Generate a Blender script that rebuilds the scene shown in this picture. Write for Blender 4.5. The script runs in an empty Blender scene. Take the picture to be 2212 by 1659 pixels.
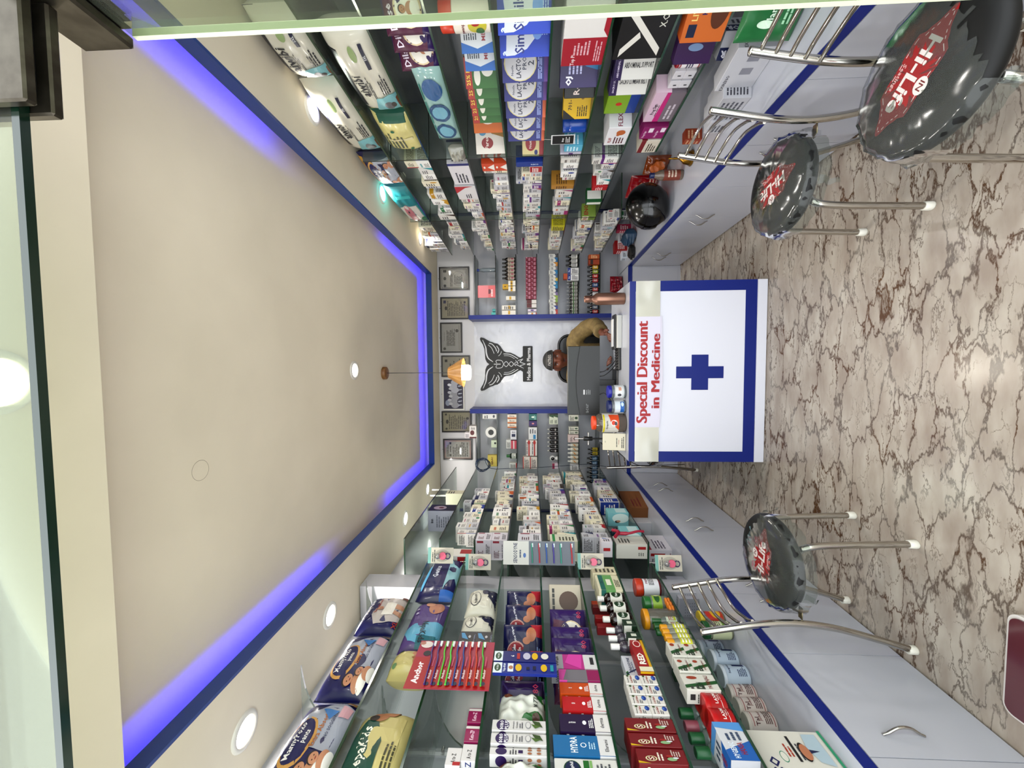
import bpy, math, random
from mathutils import Vector, Matrix
from mathutils.geometry import tessellate_polygon
random.seed(7)
sc = bpy.context.scene
COL = sc.collection
CAMZ = 1.45
# ---------------------------------------------------------------- camera
_y, _p, _r = math.radians(2.892), math.radians(2.733), math.radians(.29)
FW = Vector((-math.sin(_y)*math.cos(_p), math.cos(_y)*math.cos(_p), math.sin(_p)))
RT0 = Vector((math.cos(_y), math.sin(_y), 0))
DN0 = FW.cross(RT0)
RT = RT0*math.cos(_r) + DN0*math.sin(_r)
DN = DN0*math.cos(_r) - RT0*math.sin(_r)
EYE = Vector((0, 0, CAMZ))
cd = bpy.data.cameras.new('camera'); cam = bpy.data.objects.new('camera', cd); COL.objects.link(cam)
cd.sensor_fit = 'HORIZONTAL'; cd.sensor_width = 36; cd.lens = 36*850/2212; cd.clip_start = .02
M = Matrix((DN, RT, -FW)).transposed().to_4x4(); M.translation = EYE
cam.matrix_world = M
sc.camera = cam
# ---------------------------------------------------------------- world, exposure
sc.view_settings.view_transform = 'Standard'; sc.view_settings.look = 'None'
sc.view_settings.gamma = 1; sc.view_settings.use_curve_mapping = False
sc.view_settings.exposure = 0.44
try:
    sc.cycles.transparent_max_bounces = 48; sc.cycles.max_bounces = 10; sc.cycles.caustics_reflective = False
    sc.cycles.sample_clamp_indirect = 4
except Exception: pass
w = bpy.data.worlds.new('sky'); sc.world = w; w.use_nodes = True
w.node_tree.nodes['Background'].inputs[0].default_value = (.92, .96, 1, 1)
w.node_tree.nodes['Background'].inputs[1].default_value = 3.0

def lamp(name, kind, loc, power, color=(1, 1, 1), size=.1, rot=(0, 0, 0), size_y=None, shape=None, parent=None, spread=None):
    l = bpy.data.lights.new(name, kind); l.energy = power; l.color = color
    if kind == 'AREA':
        l.size = size
        if shape: l.shape = shape
        if size_y: l.shape = 'RECTANGLE'; l.size_y = size_y
        if spread: l.spread = spread
    else: l.shadow_soft_size = size
    o = bpy.data.objects.new(name, l); COL.objects.link(o); o.location = loc; o.rotation_euler = rot
    if parent: o.parent = parent
    return o

# ---------------------------------------------------------------- pixel helpers (image 2212x1659)
def ray(x, y): return RT*(829.5-y) + DN*(x-1106) + FW*850
def P(x, y, X=None, Y=None, Z=None):
    v = ray(x, y)
    t = (Z-CAMZ)/v.z if Z is not None else (Y/v.y if Y is not None else X/v.x)
    return EYE + v*t
def pxy(p):
    q = Vector(p)-EYE; c = q.dot(FW)
    return 1106+850*q.dot(DN)/c, 829.5-850*q.dot(RT)/c

# ---------------------------------------------------------------- materials
MATS = {}
def s2l(c): return c/12.92 if c <= .04045 else ((c+.055)/1.055)**2.4
def rgb(h):
    return tuple(s2l(int(h[i:i+2], 16)/255)**1.36 for i in (0, 2, 4))
def mat(h, rough=.55, metal=0, coat=0, spec=.5):
    k = (h, rough, metal, coat, spec)
    if k in MATS: return MATS[k]
    m = bpy.data.materials.new('paint_'+h); m.use_nodes = True
    b = m.node_tree.nodes['Principled BSDF']
    b.inputs['Base Color'].default_value = (*rgb(h), 1); b.inputs['Roughness'].default_value = rough
    b.inputs['Metallic'].default_value = metal; b.inputs['Coat Weight'].default_value = coat
    b.inputs['Coat Roughness'].default_value = .1
    b.inputs['Specular IOR Level'].default_value = spec
    m.diffuse_color = (*rgb(h), 1)
    MATS[k] = m; return m
def emit(h, s):
    k = ('em', h, s)
    if k in MATS: return MATS[k]
    m = bpy.data.materials.new('glow_'+h); m.use_nodes = True; n = m.node_tree; n.nodes.clear()
    e = n.nodes.new('ShaderNodeEmission'); e.inputs[0].default_value = (*rgb(h), 1); e.inputs[1].default_value = s
    o = n.nodes.new('ShaderNodeOutputMaterial'); n.links.new(e.outputs[0], o.inputs[0])
    MATS[k] = m; return m
def clear(h, alpha, rough=.06, gloss=.12, fres=1.3):
    """clear pane / film: see-through tint plus a fresnel reflection"""
    k = ('cl', h, alpha, rough, gloss, fres)
    if k in MATS: return MATS[k]
    m = bpy.data.materials.new('clear_'+h); m.use_nodes = True; n = m.node_tree; n.nodes.clear()
    t = n.nodes.new('ShaderNodeBsdfTransparent'); t.inputs[0].default_value = (*rgb(h), 1)
    d = n.nodes.new('ShaderNodeBsdfDiffuse'); d.inputs[0].default_value = (*rgb(h), 1)
    g = n.nodes.new('ShaderNodeBsdfGlossy'); g.inputs['Roughness'].default_value = rough
    fr = n.nodes.new('ShaderNodeFresnel'); fr.inputs[0].default_value = fres
    mx = n.nodes.new('ShaderNodeMixShader'); mx.inputs[0].default_value = alpha
    ml = n.nodes.new('ShaderNodeMath'); ml.operation = 'MULTIPLY_ADD'; ml.inputs[1].default_value = .8; ml.inputs[2].default_value = gloss*.3
    m2 = n.nodes.new('ShaderNodeMixShader'); o = n.nodes.new('ShaderNodeOutputMaterial')
    L = n.links.new
    L(t.outputs[0], mx.inputs[1]); L(d.outputs[0], mx.inputs[2]); L(fr.outputs[0], ml.inputs[0]); L(ml.outputs[0], m2.inputs[0])
    L(mx.outputs[0], m2.inputs[1]); L(g.outputs[0], m2.inputs[2]); L(m2.outputs[0], o.inputs[0])
    MATS[k] = m; return m
def noisy(h1, h2, scale, rough=.6, stretch=(1, 1, 1), lo=.35, hi=.65, bump=0, coat=0, name='mix'):
    k = ('nz', h1, h2, scale, rough, stretch, lo, hi, bump, coat)
    if k in MATS: return MATS[k]
    m = mat(h1, rough, 0, coat).copy(); m.name = name; n = m.node_tree; b = n.nodes['Principled BSDF']; L = n.links.new
    tc = n.nodes.new('ShaderNodeTexCoord'); mp = n.nodes.new('ShaderNodeMapping'); mp.inputs['Scale'].default_value = stretch
    nz = n.nodes.new('ShaderNodeTexNoise'); nz.inputs['Scale'].default_value = scale; nz.inputs['Detail'].default_value = 5
    cr = n.nodes.new('ShaderNodeValToRGB')
    cr.color_ramp.elements[0].position = lo; cr.color_ramp.elements[0].color = (*rgb(h1), 1)
    cr.color_ramp.elements[1].position = hi; cr.color_ramp.elements[1].color = (*rgb(h2), 1)
    L(tc.outputs['Object'], mp.inputs[0]); L(mp.outputs[0], nz.inputs[0]); L(nz.outputs[0], cr.inputs[0]); L(cr.outputs[0], b.inputs['Base Color'])
    if bump:
        bp = n.nodes.new('ShaderNodeBump'); bp.inputs['Strength'].default_value = bump; bp.inputs['Distance'].default_value = .01
        L(nz.outputs[0], bp.inputs['Height']); L(bp.outputs[0], b.inputs['Normal'])
    MATS[k] = m; return m

# ---------------------------------------------------------------- mesh builder
class MB:
    def __init__(s): s.v = []; s.f = []; s.m = []; s.ms = []; s.sm = []
    def mi(s, m):
        if m not in s.ms: s.ms.append(m)
        return s.ms.index(m)
    def add(s, vs, fs, m, smooth=False):
        b = len(s.v); i = s.mi(m)
        s.v += [tuple(v) for v in vs]
        for f in fs: s.f.append([b+q for q in f]); s.m.append(i); s.sm.append(smooth)
        return s
    def box(s, x0, x1, y0, y1, z0, z1, m):
        vs = [(x, y, z) for z in (z0, z1) for y in (y0, y1) for x in (x0, x1)]
        return s.add(vs, [(0, 2, 3, 1), (4, 5, 7, 6), (0, 1, 5, 4), (2, 6, 7, 3), (0, 4, 6, 2), (1, 3, 7, 5)], m)
    def bbox(s, x0, x1, y0, y1, z0, z1, m, b=.002):
        """box with chamfered edges"""
        X = (x0, x0+b, x1-b, x1); Y = (y0, y0+b, y1-b, y1); Z = (z0, z0+b, z1-b, z1)
        vs = []; idx = {}
        def V(i, j, k):
            if (i, j, k) not in idx: idx[(i, j, k)] = len(vs); vs.append((X[i], Y[j], Z[k]))
            return idx[(i, j, k)]
        F = [[V(1, 1, 0), V(1, 2, 0), V(2, 2, 0), V(2, 1, 0)], [V(1, 1, 3), V(2, 1, 3), V(2, 2, 3), V(1, 2, 3)],
             [V(1, 0, 1), V(2, 0, 1), V(2, 0, 2), V(1, 0, 2)], [V(1, 3, 1), V(1, 3, 2), V(2, 3, 2), V(2, 3, 1)],
             [V(0, 1, 1), V(0, 1, 2), V(0, 2, 2), V(0, 2, 1)], [V(3, 1, 1), V(3, 2, 1), V(3, 2, 2), V(3, 1, 2)]]
        for a, c in ((1, 0), (2, 3)):
            for e, g in ((1, 0), (2, 3)):
                F.append([V(1, a, g), V(2, a, g), V(2, c, e), V(1, c, e)])
                F.append([V(a, 1, g), V(a, 2, g), V(c, 2, e), V(c, 1, e)])
                F.append([V(a, g, 1), V(a, g, 2), V(c, e, 2), V(c, e, 1)])
        for a, c in ((1, 0), (2, 3)):
            for e, g in ((1, 0), (2, 3)):
                for i, k in ((1, 0), (2, 3)):
                    F.append([V(c, e, i), V(a, g, i), V(a, e, k)])
        return s.add(vs, F, m)
    def quad(s, a, b, c, d, m): return s.add([a, b, c, d], [(0, 1, 2, 3)], m)
    def lathe(s, prof, m, c=(0, 0, 0), n=20, axis='z', smooth=True, sx=1, sy=1):
        vs = []; fs = []
        for r, z in prof:
            for i in range(n):
                a = 2*math.pi*i/n; p = (r*math.cos(a)*sx, r*math.sin(a)*sy, z)
                if axis == 'x': p = (p[2], p[0], p[1])
                if axis == 'y': p = (p[0], p[2], p[1])
                vs.append((p[0]+c[0], p[1]+c[1], p[2]+c[2]))
        for j in range(len(prof)-1):
            for i in range(n): k = (i+1) % n; fs.append((j*n+i, j*n+k, (j+1)*n+k, (j+1)*n+i))
        s.add(vs, fs, m, smooth)
        for j, rev in ((0, 1), (len(prof)-1, 0)):
            if prof[j][0] > 1e-5:
                ring = [vs[j*n+i] for i in range(n)]; s.add(ring, [tuple(range(n))[::-1] if rev else tuple(range(n))], m)
        return s
    def cyl(s, r, z0, z1, m, c=(0, 0, 0), n=20, axis='z', b=0):
        pr = [(r, z0), (r, z1)] if not b else [(r-b, z0), (r, z0+b), (r, z1-b), (r-b, z1)]
        return s.lathe(pr, m, c, n, axis)
    def tube(s, pts, r, m, n=8, caps=True):
        pts = [Vector(p) for p in pts]; N = len(pts)
        rr = r if isinstance(r, (list, tuple)) else [r]*N
        vs = []; fs = []; up = None
        for i, p in enumerate(pts):
            t = (pts[min(i+1, N-1)]-pts[max(i-1, 0)]).normalized()
            if up is None: up = t.orthogonal().normalized()
            up = (up-t*up.dot(t)); up = up.normalized() if up.length > 1e-6 else t.orthogonal().normalized()
            q = t.cross(up)
            for k in range(n):
                a = 2*math.pi*k/n; vs.append(p+(up*math.cos(a)+q*math.sin(a))*rr[i])
        for i in range(N-1):
            for k in range(n): j = (k+1) % n; fs.append((i*n+k, i*n+j, (i+1)*n+j, (i+1)*n+k))
        s.add(vs, fs, m, True)
        if caps: s.add(vs[:n], [tuple(range(n))[::-1]], m); s.add(vs[-n:], [tuple(range(n))], m)
        return s
    def prism(s, pts, y0, y1, m):
        """outline in the xz plane, thickness along y"""
        n = len(pts); vs = [(x, y0, z) for x, z in pts]+[(x, y1, z) for x, z in pts]
        s.add(vs, [tuple(range(n)), tuple(range(2*n-1, n-1, -1))]+[(i, (i+1) % n, n+(i+1) % n, n+i)[::-1] for i in range(n)], m)
        return s
    def data(s, name):
        me = bpy.data.meshes.new(name); me.from_pydata(s.v, [], s.f)
        for m in s.ms: me.materials.append(m)
        me.polygons.foreach_set('material_index', s.m); me.polygons.foreach_set('use_smooth', s.sm)
        me.update(); return me
    def build(s, name, parent=None, loc=(0, 0, 0), rz=0):
        return link(name, s.data(name), parent, loc, rz)
def link(name, me, parent=None, loc=(0, 0, 0), rz=0):
    o = bpy.data.objects.new(name, me); COL.objects.link(o); o.location = loc; o.rotation_euler = (0, 0, rz)
    if parent: o.parent = parent
    return o
def empty(name, loc=(0, 0, 0), rz=0):
    o = bpy.data.objects.new(name, None); o.empty_display_size = .05; COL.objects.link(o); o.location = loc; o.rotation_euler = (0, 0, rz)
    return o
def tag(o, label, cat, group=None):
    o['label'] = label; o['category'] = cat
    if group: o['group'] = group
    return o
def struct(o): o['kind'] = 'structure'; return o
def crom(pts, n=6):
    """smooth curve through points"""
    pts = [Vector(p) for p in pts]; out = []
    P_ = [pts[0]*2-pts[1]]+pts+[pts[-1]*2-pts[-2]]
    for i in range(1, len(P_)-2):
        a, b, c, d = P_[i-1:i+3]
        for k in range(n):
            t = k/n; out.append(.5*((2*b)+(c-a)*t+(2*a-5*b+4*c-d)*t*t+(3*b-a-3*c+d)*t**3))
    out.append(pts[-1]); return out

# ---------------------------------------------------------------- lettering and prints
_TX = {}
def textgeo(t, bold=.0, shear=0):
    k = (t, bold, shear)
    if k in _TX: return _TX[k]
    cu = bpy.data.curves.new('t', 'FONT'); cu.body = t; cu.size = 1; cu.resolution_u = 3 if t in ('Special Discount', 'in Medicine', 'Medico & Pharma', 'Hi-Life') else 1
    cu.offset = bold; cu.shear = shear
    o = bpy.data.objects.new('t', cu); me = o.to_mesh()
    vs = [(v.co.x, v.co.y) for v in me.vertices]; fs = [tuple(p.vertices) for p in me.polygons]
    o.to_mesh_clear(); bpy.data.objects.remove(o); bpy.data.curves.remove(cu)
    x0 = min(v[0] for v in vs); x1 = max(v[0] for v in vs); y0 = min(v[1] for v in vs); y1 = max(v[1] for v in vs)
    vs = [((x-x0)/(y1-y0), (y-y0)/(y1-y0)) for x, y in vs]
    _TX[k] = (vs, fs, (x1-x0)/(y1-y0)); return _TX[k]
class Face:
    """a printable face: o origin (bottom left), u right, v up, n outward; w,h size; bulge(u,v) lifts it"""
    def __init__(s, o, u, v, w, h, bulge=None, lift=.0004):
        s.o = Vector(o); s.u = Vector(u); s.v = Vector(v); s.n = s.u.cross(s.v); s.w = w; s.h = h; s.b = bulge; s.k = 0; s.lift = lift
    def p(s, a, b):
        z = s.lift*(1+s.k*.6)+(s.b(a/s.w, b/s.h) if s.b else 0)
        return s.o+s.u*a+s.v*b+s.n*z
def prints(mb, F, lst):
    w, h = F.w, F.h
    for it in lst:
        k, c = it[0], it[1]; m = mat(c, .45) if isinstance(c, str) else c
        if k == 'r':
            u0, v0, u1, v1 = it[2:6]; n = 6 if F.b else 1
            vs = [F.p(w*(u0+(u1-u0)*i/n), h*(v0+(v1-v0)*j/n)) for j in range(n+1) for i in range(n+1)]
            mb.add(vs, [(j*(n+1)+i, j*(n+1)+i+1, (j+1)*(n+1)+i+1, (j+1)*(n+1)+i) for j in range(n) for i in range(n)], m)
        elif k == 'e':
            cu, cv, ru, rv = it[2:6]; n = 20
            K = max(1, min(6, int(max(ru*w, rv*h)/.009))) if F.b else 1
            vs = [F.p(w*cu, h*cv)]+[F.p(w*(cu+ru*q/K*math.cos(6.2832*i/n)), h*(cv+rv*q/K*math.sin(6.2832*i/n))) for q in range(1, K+1) for i in range(n)]
            mb.add(vs, [(0, 1+i, 1+(i+1) % n) for i in range(n)]+[(1+(q-1)*n+i, 1+q*n+i, 1+q*n+(i+1) % n, 1+(q-1)*n+(i+1) % n) for q in range(1, K) for i in range(n)], m)
        elif k == 'p':
            if not F.b: mb.add([F.p(w*a, h*b) for a, b in it[2]], [tuple(range(len(it[2])))], m)
            else:
                pp = [Vector((w*a, h*b, 0)) for a, b in it[2]]; st = [tuple(pp[i] for i in t) for t in tessellate_polygon([pp])]; out = []
                while st:
                    a, b, c = st.pop(); L = [(b-a).length, (c-b).length, (a-c).length]; k2 = L.index(max(L))
                    if L[k2] > .014:
                        a, b, c = ((a, b, c), (b, c, a), (c, a, b))[k2]; md = (a+b)/2; st += [(a, md, c), (md, b, c)]
                    else: out.append((a, b, c))
                mb.add([F.p(v.x, v.y) for t in out for v in t], [(3*i, 3*i+1, 3*i+2) for i in range(len(out))], m)
        elif k == 't':
            t, cu, cv, hh = it[2:6]; rot = it[6] if len(it) > 6 else 0; mw = it[7] if len(it) > 7 else .94; bold = it[8] if len(it) > 8 else .015
            vs, fs, asp = textgeo(t, bold); H = hh*(h if abs(rot) != 90 else w); W = asp*H
            lim = mw*(w if abs(rot) != 90 else h); sx = min(1, lim/W)
            ca, sa = math.cos(math.radians(rot)), math.sin(math.radians(rot)); out = []
            for x, y in vs:
                x = (x-asp/2)*H*sx; y = (y-.5)*H; out.append(F.p(w*cu+x*ca-y*sa, h*cv+x*sa+y*ca))
            mb.add(out, fs, m)
        elif k == 'l':
            u0, v0, u1, v1, n = it[2:7]; rr = random.Random(int(u0*977+v0*131+n)); st = (v1-v0)/n
            for i in range(n):
                vv = v1-st*(i+.75); e = u1-(u1-u0)*rr.random()*.35
                a = u0
                while a < e-.01:
                    b = min(e, a+(u1-u0)*(.1+rr.random()*.25))
                    mb.add([F.p(w*a, h*vv), F.p(w*b, h*vv), F.p(w*b, h*(vv+st*.5)), F.p(w*a, h*(vv+st*.5))], [(0, 1, 2, 3)], m); a = b+(u1-u0)*.03
        F.k += 1
def BABY(u, v, s, asp=1, hair='3a2a22', cloth='f2f0ea'):
    """small printed portrait of a child: head, hair, body"""
    a = s; b = s*asp; k = 'c99a7c'
    return [('e', k, u, v-b*1.25, a*.95, b*.75), ('e', cloth, u, v-b*1.75, a*1.0, b*.55), ('e', hair, u, v+b*.14, a*.62, b*.62), ('e', k, u, v, a*.55, b*.56),
            ('e', '2a1c16', u-a*.2, v+b*.05, a*.07, b*.06), ('e', '2a1c16', u+a*.2, v+b*.05, a*.07, b*.06), ('e', '9c4a40', u, v-b*.25, a*.16, b*.06)]
# ================================================================ room shell
WR, WL, WB, FRONT, SOF, TRAY = 1.53, -1.54, 4.42, .55, 2.49, 2.63
WALLM = noisy('dcdad2', 'd6d4cc', 3, .6)
LAMW = mat('c9c9ce', .22, 0, .3)      # white glossy laminate
CEIL = noisy('ece3d0', 'e6ddca', 2.5, .75)
def floor_mat():
    m = mat('b3aba2', .22, 0, 0, .4).copy(); m.name = 'veined_floor'; n = m.node_tree; b = n.nodes['Principled BSDF']; L = n.links.new
    N = n.nodes.new
    tc = N('ShaderNodeTexCoord'); mp = N('ShaderNodeMapping'); mp.inputs['Rotation'].default_value = (0, 0, math.radians(-22)); mp.inputs['Scale'].default_value = (3.0, 8.2, 1)
    nz = N('ShaderNodeTexNoise'); nz.inputs['Scale'].default_value = 2.4; nz.inputs['Detail'].default_value = 6; nz.inputs['Roughness'].default_value = .6
    mx = N('ShaderNodeVectorMath'); mx.operation = 'MULTIPLY_ADD'; mx.inputs[1].default_value = (1.1, 1.1, 0)
    L(tc.outputs['Object'], mp.inputs[0]); L(mp.outputs[0], nz.inputs[0]); L(nz.outputs['Color'], mx.inputs[0]); L(mp.outputs[0], mx.inputs[2])
    def vein(scale, w0, w1):
        vo = N('ShaderNodeTexVoronoi'); vo.feature = 'DISTANCE_TO_EDGE'; vo.inputs['Scale'].default_value = scale
        L(mx.outputs[0], vo.inputs['Vector']); r = N('ShaderNodeMapRange'); r.inputs[1].default_value = w0; r.inputs[2].default_value = w1; r.inputs[3].default_value = 1; r.inputs[4].default_value = 0
        L(vo.outputs['Distance'], r.inputs[0]); return r
    v1 = vein(1.15, .008, .05); v2 = vein(2.3, .004, .035)
    n2 = N('ShaderNodeTexNoise'); n2.inputs['Scale'].default_value = 1.7; n2.inputs['Detail'].default_value = 4; L(mp.outputs[0], n2.inputs[0])
    r2 = N('ShaderNodeMapRange'); r2.inputs[1].default_value = .42; r2.inputs[2].default_value = .6; L(n2.outputs[0], r2.inputs[0])
    mu = N('ShaderNodeMath'); mu.operation = 'MULTIPLY'; L(v2.outputs[0], mu.inputs[0]); L(r2.outputs[0], mu.inputs[1])
    ma = N('ShaderNodeMath'); ma.operation = 'MAXIMUM'; L(v1.outputs[0], ma.inputs[0]); L(mu.outputs[0], ma.inputs[1])
    n3 = N('ShaderNodeTexNoise'); n3.inputs['Scale'].default_value = 3.3; n3.inputs['Detail'].default_value = 3; L(tc.outputs['Object'], n3.inputs[0])
    r3 = N('ShaderNodeMapRange'); r3.inputs[1].default_value = .3; r3.inputs[2].default_value = .6; r3.inputs[3].default_value = .45; r3.inputs[4].default_value = 1; L(n3.outputs[0], r3.inputs[0])
    mf = N('ShaderNodeMath'); mf.operation = 'MULTIPLY'; L(ma.outputs[0], mf.inputs[0]); L(r3.outputs[0], mf.inputs[1])
    base = N('ShaderNodeValToRGB'); e = base.color_ramp.elements; e[0].position = .3; e[0].color = (*rgb('a69b90'), 1); e[1].position = .7; e[1].color = (*rgb('c0b9ae'), 1)
    L(n2.outputs[0], base.inputs[0])
    vc = N('ShaderNodeValToRGB'); e = vc.color_ramp.elements; e[0].position = .4; e[0].color = (*rgb('3a241c'), 1); e[1].position = .62; e[1].color = (*rgb('6a4c2c'), 1)
    L(n3.outputs[0], vc.inputs[0])
    mc = N('ShaderNodeMixRGB'); L(mf.outputs[0], mc.inputs[0]); L(base.outputs[0], mc.inputs[1]); L(vc.outputs[0], mc.inputs[2]); L(mc.outputs[0], b.inputs['Base Color'])
    return m
FLOORM = floor_mat()
struct(MB().box(-2.2, 2.2, -.6, WB+.1, -.1, 0, FLOORM).build('floor'))
struct(MB().box(WR, WR+.1, FRONT-.1, WB+.1, 0, 2.95, LAMW).build('wall_right'))
struct(MB().box(WL-.1, WL, FRONT-.1, WB+.1, 0, 2.95, LAMW).build('wall_left'))
struct(MB().box(WL-.1, WR+.1, WB, WB+.1, 0, 2.95, LAMW).build('wall_back'))
# tray ceiling with its raised edge, and the dropped soffit round it
xr0, xr1, xl0, xl1, yb, yf = 1.022, .955, -1.079, -1.066, 4.137, .905
def soffit_strip(name, quad_pts, m=CEIL, z0=SOF, z1=SOF+.012):
    vs = [(x, y, z) for z in (z0, z1) for x, y in quad_pts]
    mb = MB(); mb.add(vs, [(3, 2, 1, 0), (4, 5, 6, 7), (0, 1, 5, 4), (1, 2, 6, 5), (2, 3, 7, 6), (3, 0, 4, 7)], m); return mb.build(name)
mb = MB()
def prism4(mb, q, z0, z1, m):
    vs = [(x, y, z) for z in (z0, z1) for x, y in q]
    mb.add(vs, [(3, 2, 1, 0), (4, 5, 6, 7), (0, 1, 5, 4), (1, 2, 6, 5), (2, 3, 7, 6), (3, 0, 4, 7)], m)
prism4(mb, [(xr0, yf), (WR, yf), (WR, WB), (xr1, WB)], SOF, SOF+.012, CEIL)
prism4(mb, [(WL, yf), (xl0, yf), (xl1, WB), (WL, WB)], SOF, SOF+.012, CEIL)
prism4(mb, [(xl1, yb), (xr1, yb), (xr1, WB), (xl1, WB)], SOF, SOF+.0121, CEIL)
prism4(mb, [(WL, FRONT-.1), (WR, FRONT-.1), (WR, yf), (WL, yf)], SOF, 2.95, CEIL)
struct(mb.build('ceiling_soffit'))
mb = MB(); prism4(mb, [(WL, yf), (WR, yf), (WR, WB), (WL, WB)], TRAY, TRAY+.1, CEIL)
struct(mb.build('ceiling'))
mb = MB(); prism4(mb, [(1.27, yf), (WR, yf), (WR, WB), (1.27, WB)], SOF+.012, TRAY, CEIL)
prism4(mb, [(WL, yf), (-1.34, yf), (-1.34, WB), (WL, WB)], SOF+.012, TRAY, CEIL)
prism4(mb, [(-1.34, 4.36), (1.27, 4.36), (1.27, WB), (-1.34, WB)], SOF+.0125, TRAY, CEIL)
struct(mb.build('ceiling_upstand'))
BLUEF = mat('2c5596', .4)
mb = MB()
prism4(mb, [(xr0-.004, yf), (xr0+.008, yf), (xr1+.008, yb+.008), (xr1-.004, yb+.008)], SOF-.002, SOF+.056, BLUEF)
prism4(mb, [(xl0-.008, yf), (xl0+.004, yf), (xl1+.004, yb+.008), (xl1-.008, yb+.008)], SOF-.002, SOF+.056, BLUEF)
prism4(mb, [(xl1, yb-.004), (xr1, yb-.004), (xr1, yb+.008), (xl1, yb+.008)], SOF-.0021, SOF+.0561, BLUEF)
struct(mb.build('trim_1'))
# led tape lying on the ledge behind the blue lip
def led(x0, x1, y0, y1, s, label):
    o = MB().box(x0, x1, y0, y1, SOF+.0125, SOF+.02, emit('2004ff', s)).build('led_strip')
    tag(o, label, 'led strip', 'violet led tape in the ceiling cove'); return o
led(-1.115, -1.105, .95, 2.1, 34, 'violet led tape glowing along the front left ceiling cove')
led(-1.11, -1.10, 3.1, 4.2, 30, 'violet led tape glowing along the rear left ceiling cove')
led(1.045, 1.055, .95, 1.8, 30, 'violet led tape glowing along the front right ceiling cove')
led(.985, .995, 3.1, 4.2, 26, 'violet led tape glowing along the rear right ceiling cove')
led(-1.09, .975, 4.16, 4.17, 28, 'violet led tape glowing along the back ceiling cove')
# ---------------------------------------------------------------- downlights
def downlight(x, y, z, label, r=.046, pw=6):
    p = P(x, y, Z=z); o = empty('downlight', p); tag(o, label, 'ceiling light', 'recessed round ceiling lights')
    MB().lathe([(r, -.001), (r+.003, -.008), (r+.016, -.006), (r+.019, 0)], mat('e8e4da', .4), n=32).build('trim_ring', o)
    MB().lathe([(.0001, -.0035), (r+.001, -.0035)], emit('fffaf2', 9), n=32).build('diffuser', o)
    lamp('downlight_lamp', 'AREA', (0, 0, -.012), pw, (1, .96, .9), r*2, (0, 0, 0), shape='DISK', parent=o)
downlight(528, 1579, SOF, 'recessed downlight in left soffit, nearest the shop front')
downlight(712, 1329, SOF, 'recessed downlight in left soffit, second from the shop front')
downlight(875, 1120, SOF, 'recessed downlight in left soffit, third from the shop front')
downlight(923, 1057, SOF, 'recessed downlight in left soffit, nearest the back wall')
downlight(674, 238, SOF, 'recessed downlight in right soffit above the white diaper packs')
downlight(825, 418.6, SOF, 'recessed downlight in right soffit above the teal diaper pack')
downlight(906.6, 515, SOF, 'recessed downlight in right soffit, nearest the back wall')
downlight(765, 800, TRAY, 'recessed downlight in the raised middle ceiling near the pendant cord', .044, 9)
downlight(-8, 826, SOF, 'recessed downlight in the front soffit seen through the glass transom', .046, 4)
# faint round filler mark on the raised ceiling
p = P(433, 1016, Z=TRAY)
o = MB().tube([(.036*math.cos(a*.21), .036*math.sin(a*.21), 0) for a in range(31)], .0008, mat('b5aa98', .8), 5).build('filler_mark', loc=p); struct(o)
# ---------------------------------------------------------------- glazed shop front
GE = mat('173a2c', .15, 0, .3); GLASSF = clear('eaeee4', .02, .03, .06, 1.18)
o = empty('transom_glass', (0, FRONT, 0)); tag(o, 'frameless glass transom above the doorway with dark green bottom edge', 'glass panel')
MB().box(-1.5, .395, .0, .012, 2.1942, 2.9, GLASSF).build('pane', o)
MB().box(-1.5, .395, -.0002, .0122, 2.182, 2.194, GE).build('bottom_edge', o)
STEEL = noisy('6f6a5f', '5b554a', 30, .32, (1, 1, 1)); STEEL.node_tree.nodes['Principled BSDF'].inputs['Metallic'].default_value = .8
# glass door leaf standing open, pivoting in the doorway: we look along its free edge
DXP, DYF = .552, .664
o = empty('glass_door', (DXP, DYF, 0)); tag(o, 'open frameless glass door leaf at right with bright pale green edge', 'glass door')
MB().box(0, .012, -.86, -.0086, .01, 2.112, GLASSF).build('pane', o)
MB().box(-.0004, .0124, -.0085, 0, .01, 2.112, mat('dfe4cc', .25, 0, .2)).build('polished_edge', o)  # opaque pale strip: the edge's bright internal reflection put in as colour
mb = MB(); mb.bbox(-.02, -.0005, -.70, -.004, 2.112, 2.2, STEEL, .004); mb.bbox(.0125, .032, -.70, -.004, 2.112, 2.2, STEEL, .004); mb.box(-.0004, .0124, -.70, -.01, 2.13, 2.19, mat('151313', .5)); mb.build('top_rail', o)
# patch fitting gripping the transom corner
o = empty('glass_clamp', (.44, FRONT, 2.2)); tag(o, 'dark steel patch fitting gripping the corner of the glass transom', 'glass clamp')
MB().bbox(-.069, .09, -.018, -.002, -.052, .16, STEEL, .003).build('outer_plate', o)
MB().bbox(-.069, .09, .014, .030, -.052, .16, STEEL, .003).build('inner_plate', o)
MB().box(-.045, .086, -.0015, .0135, -.03, .156, mat('0b0a0a', .6)).build('gasket', o)
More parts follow.
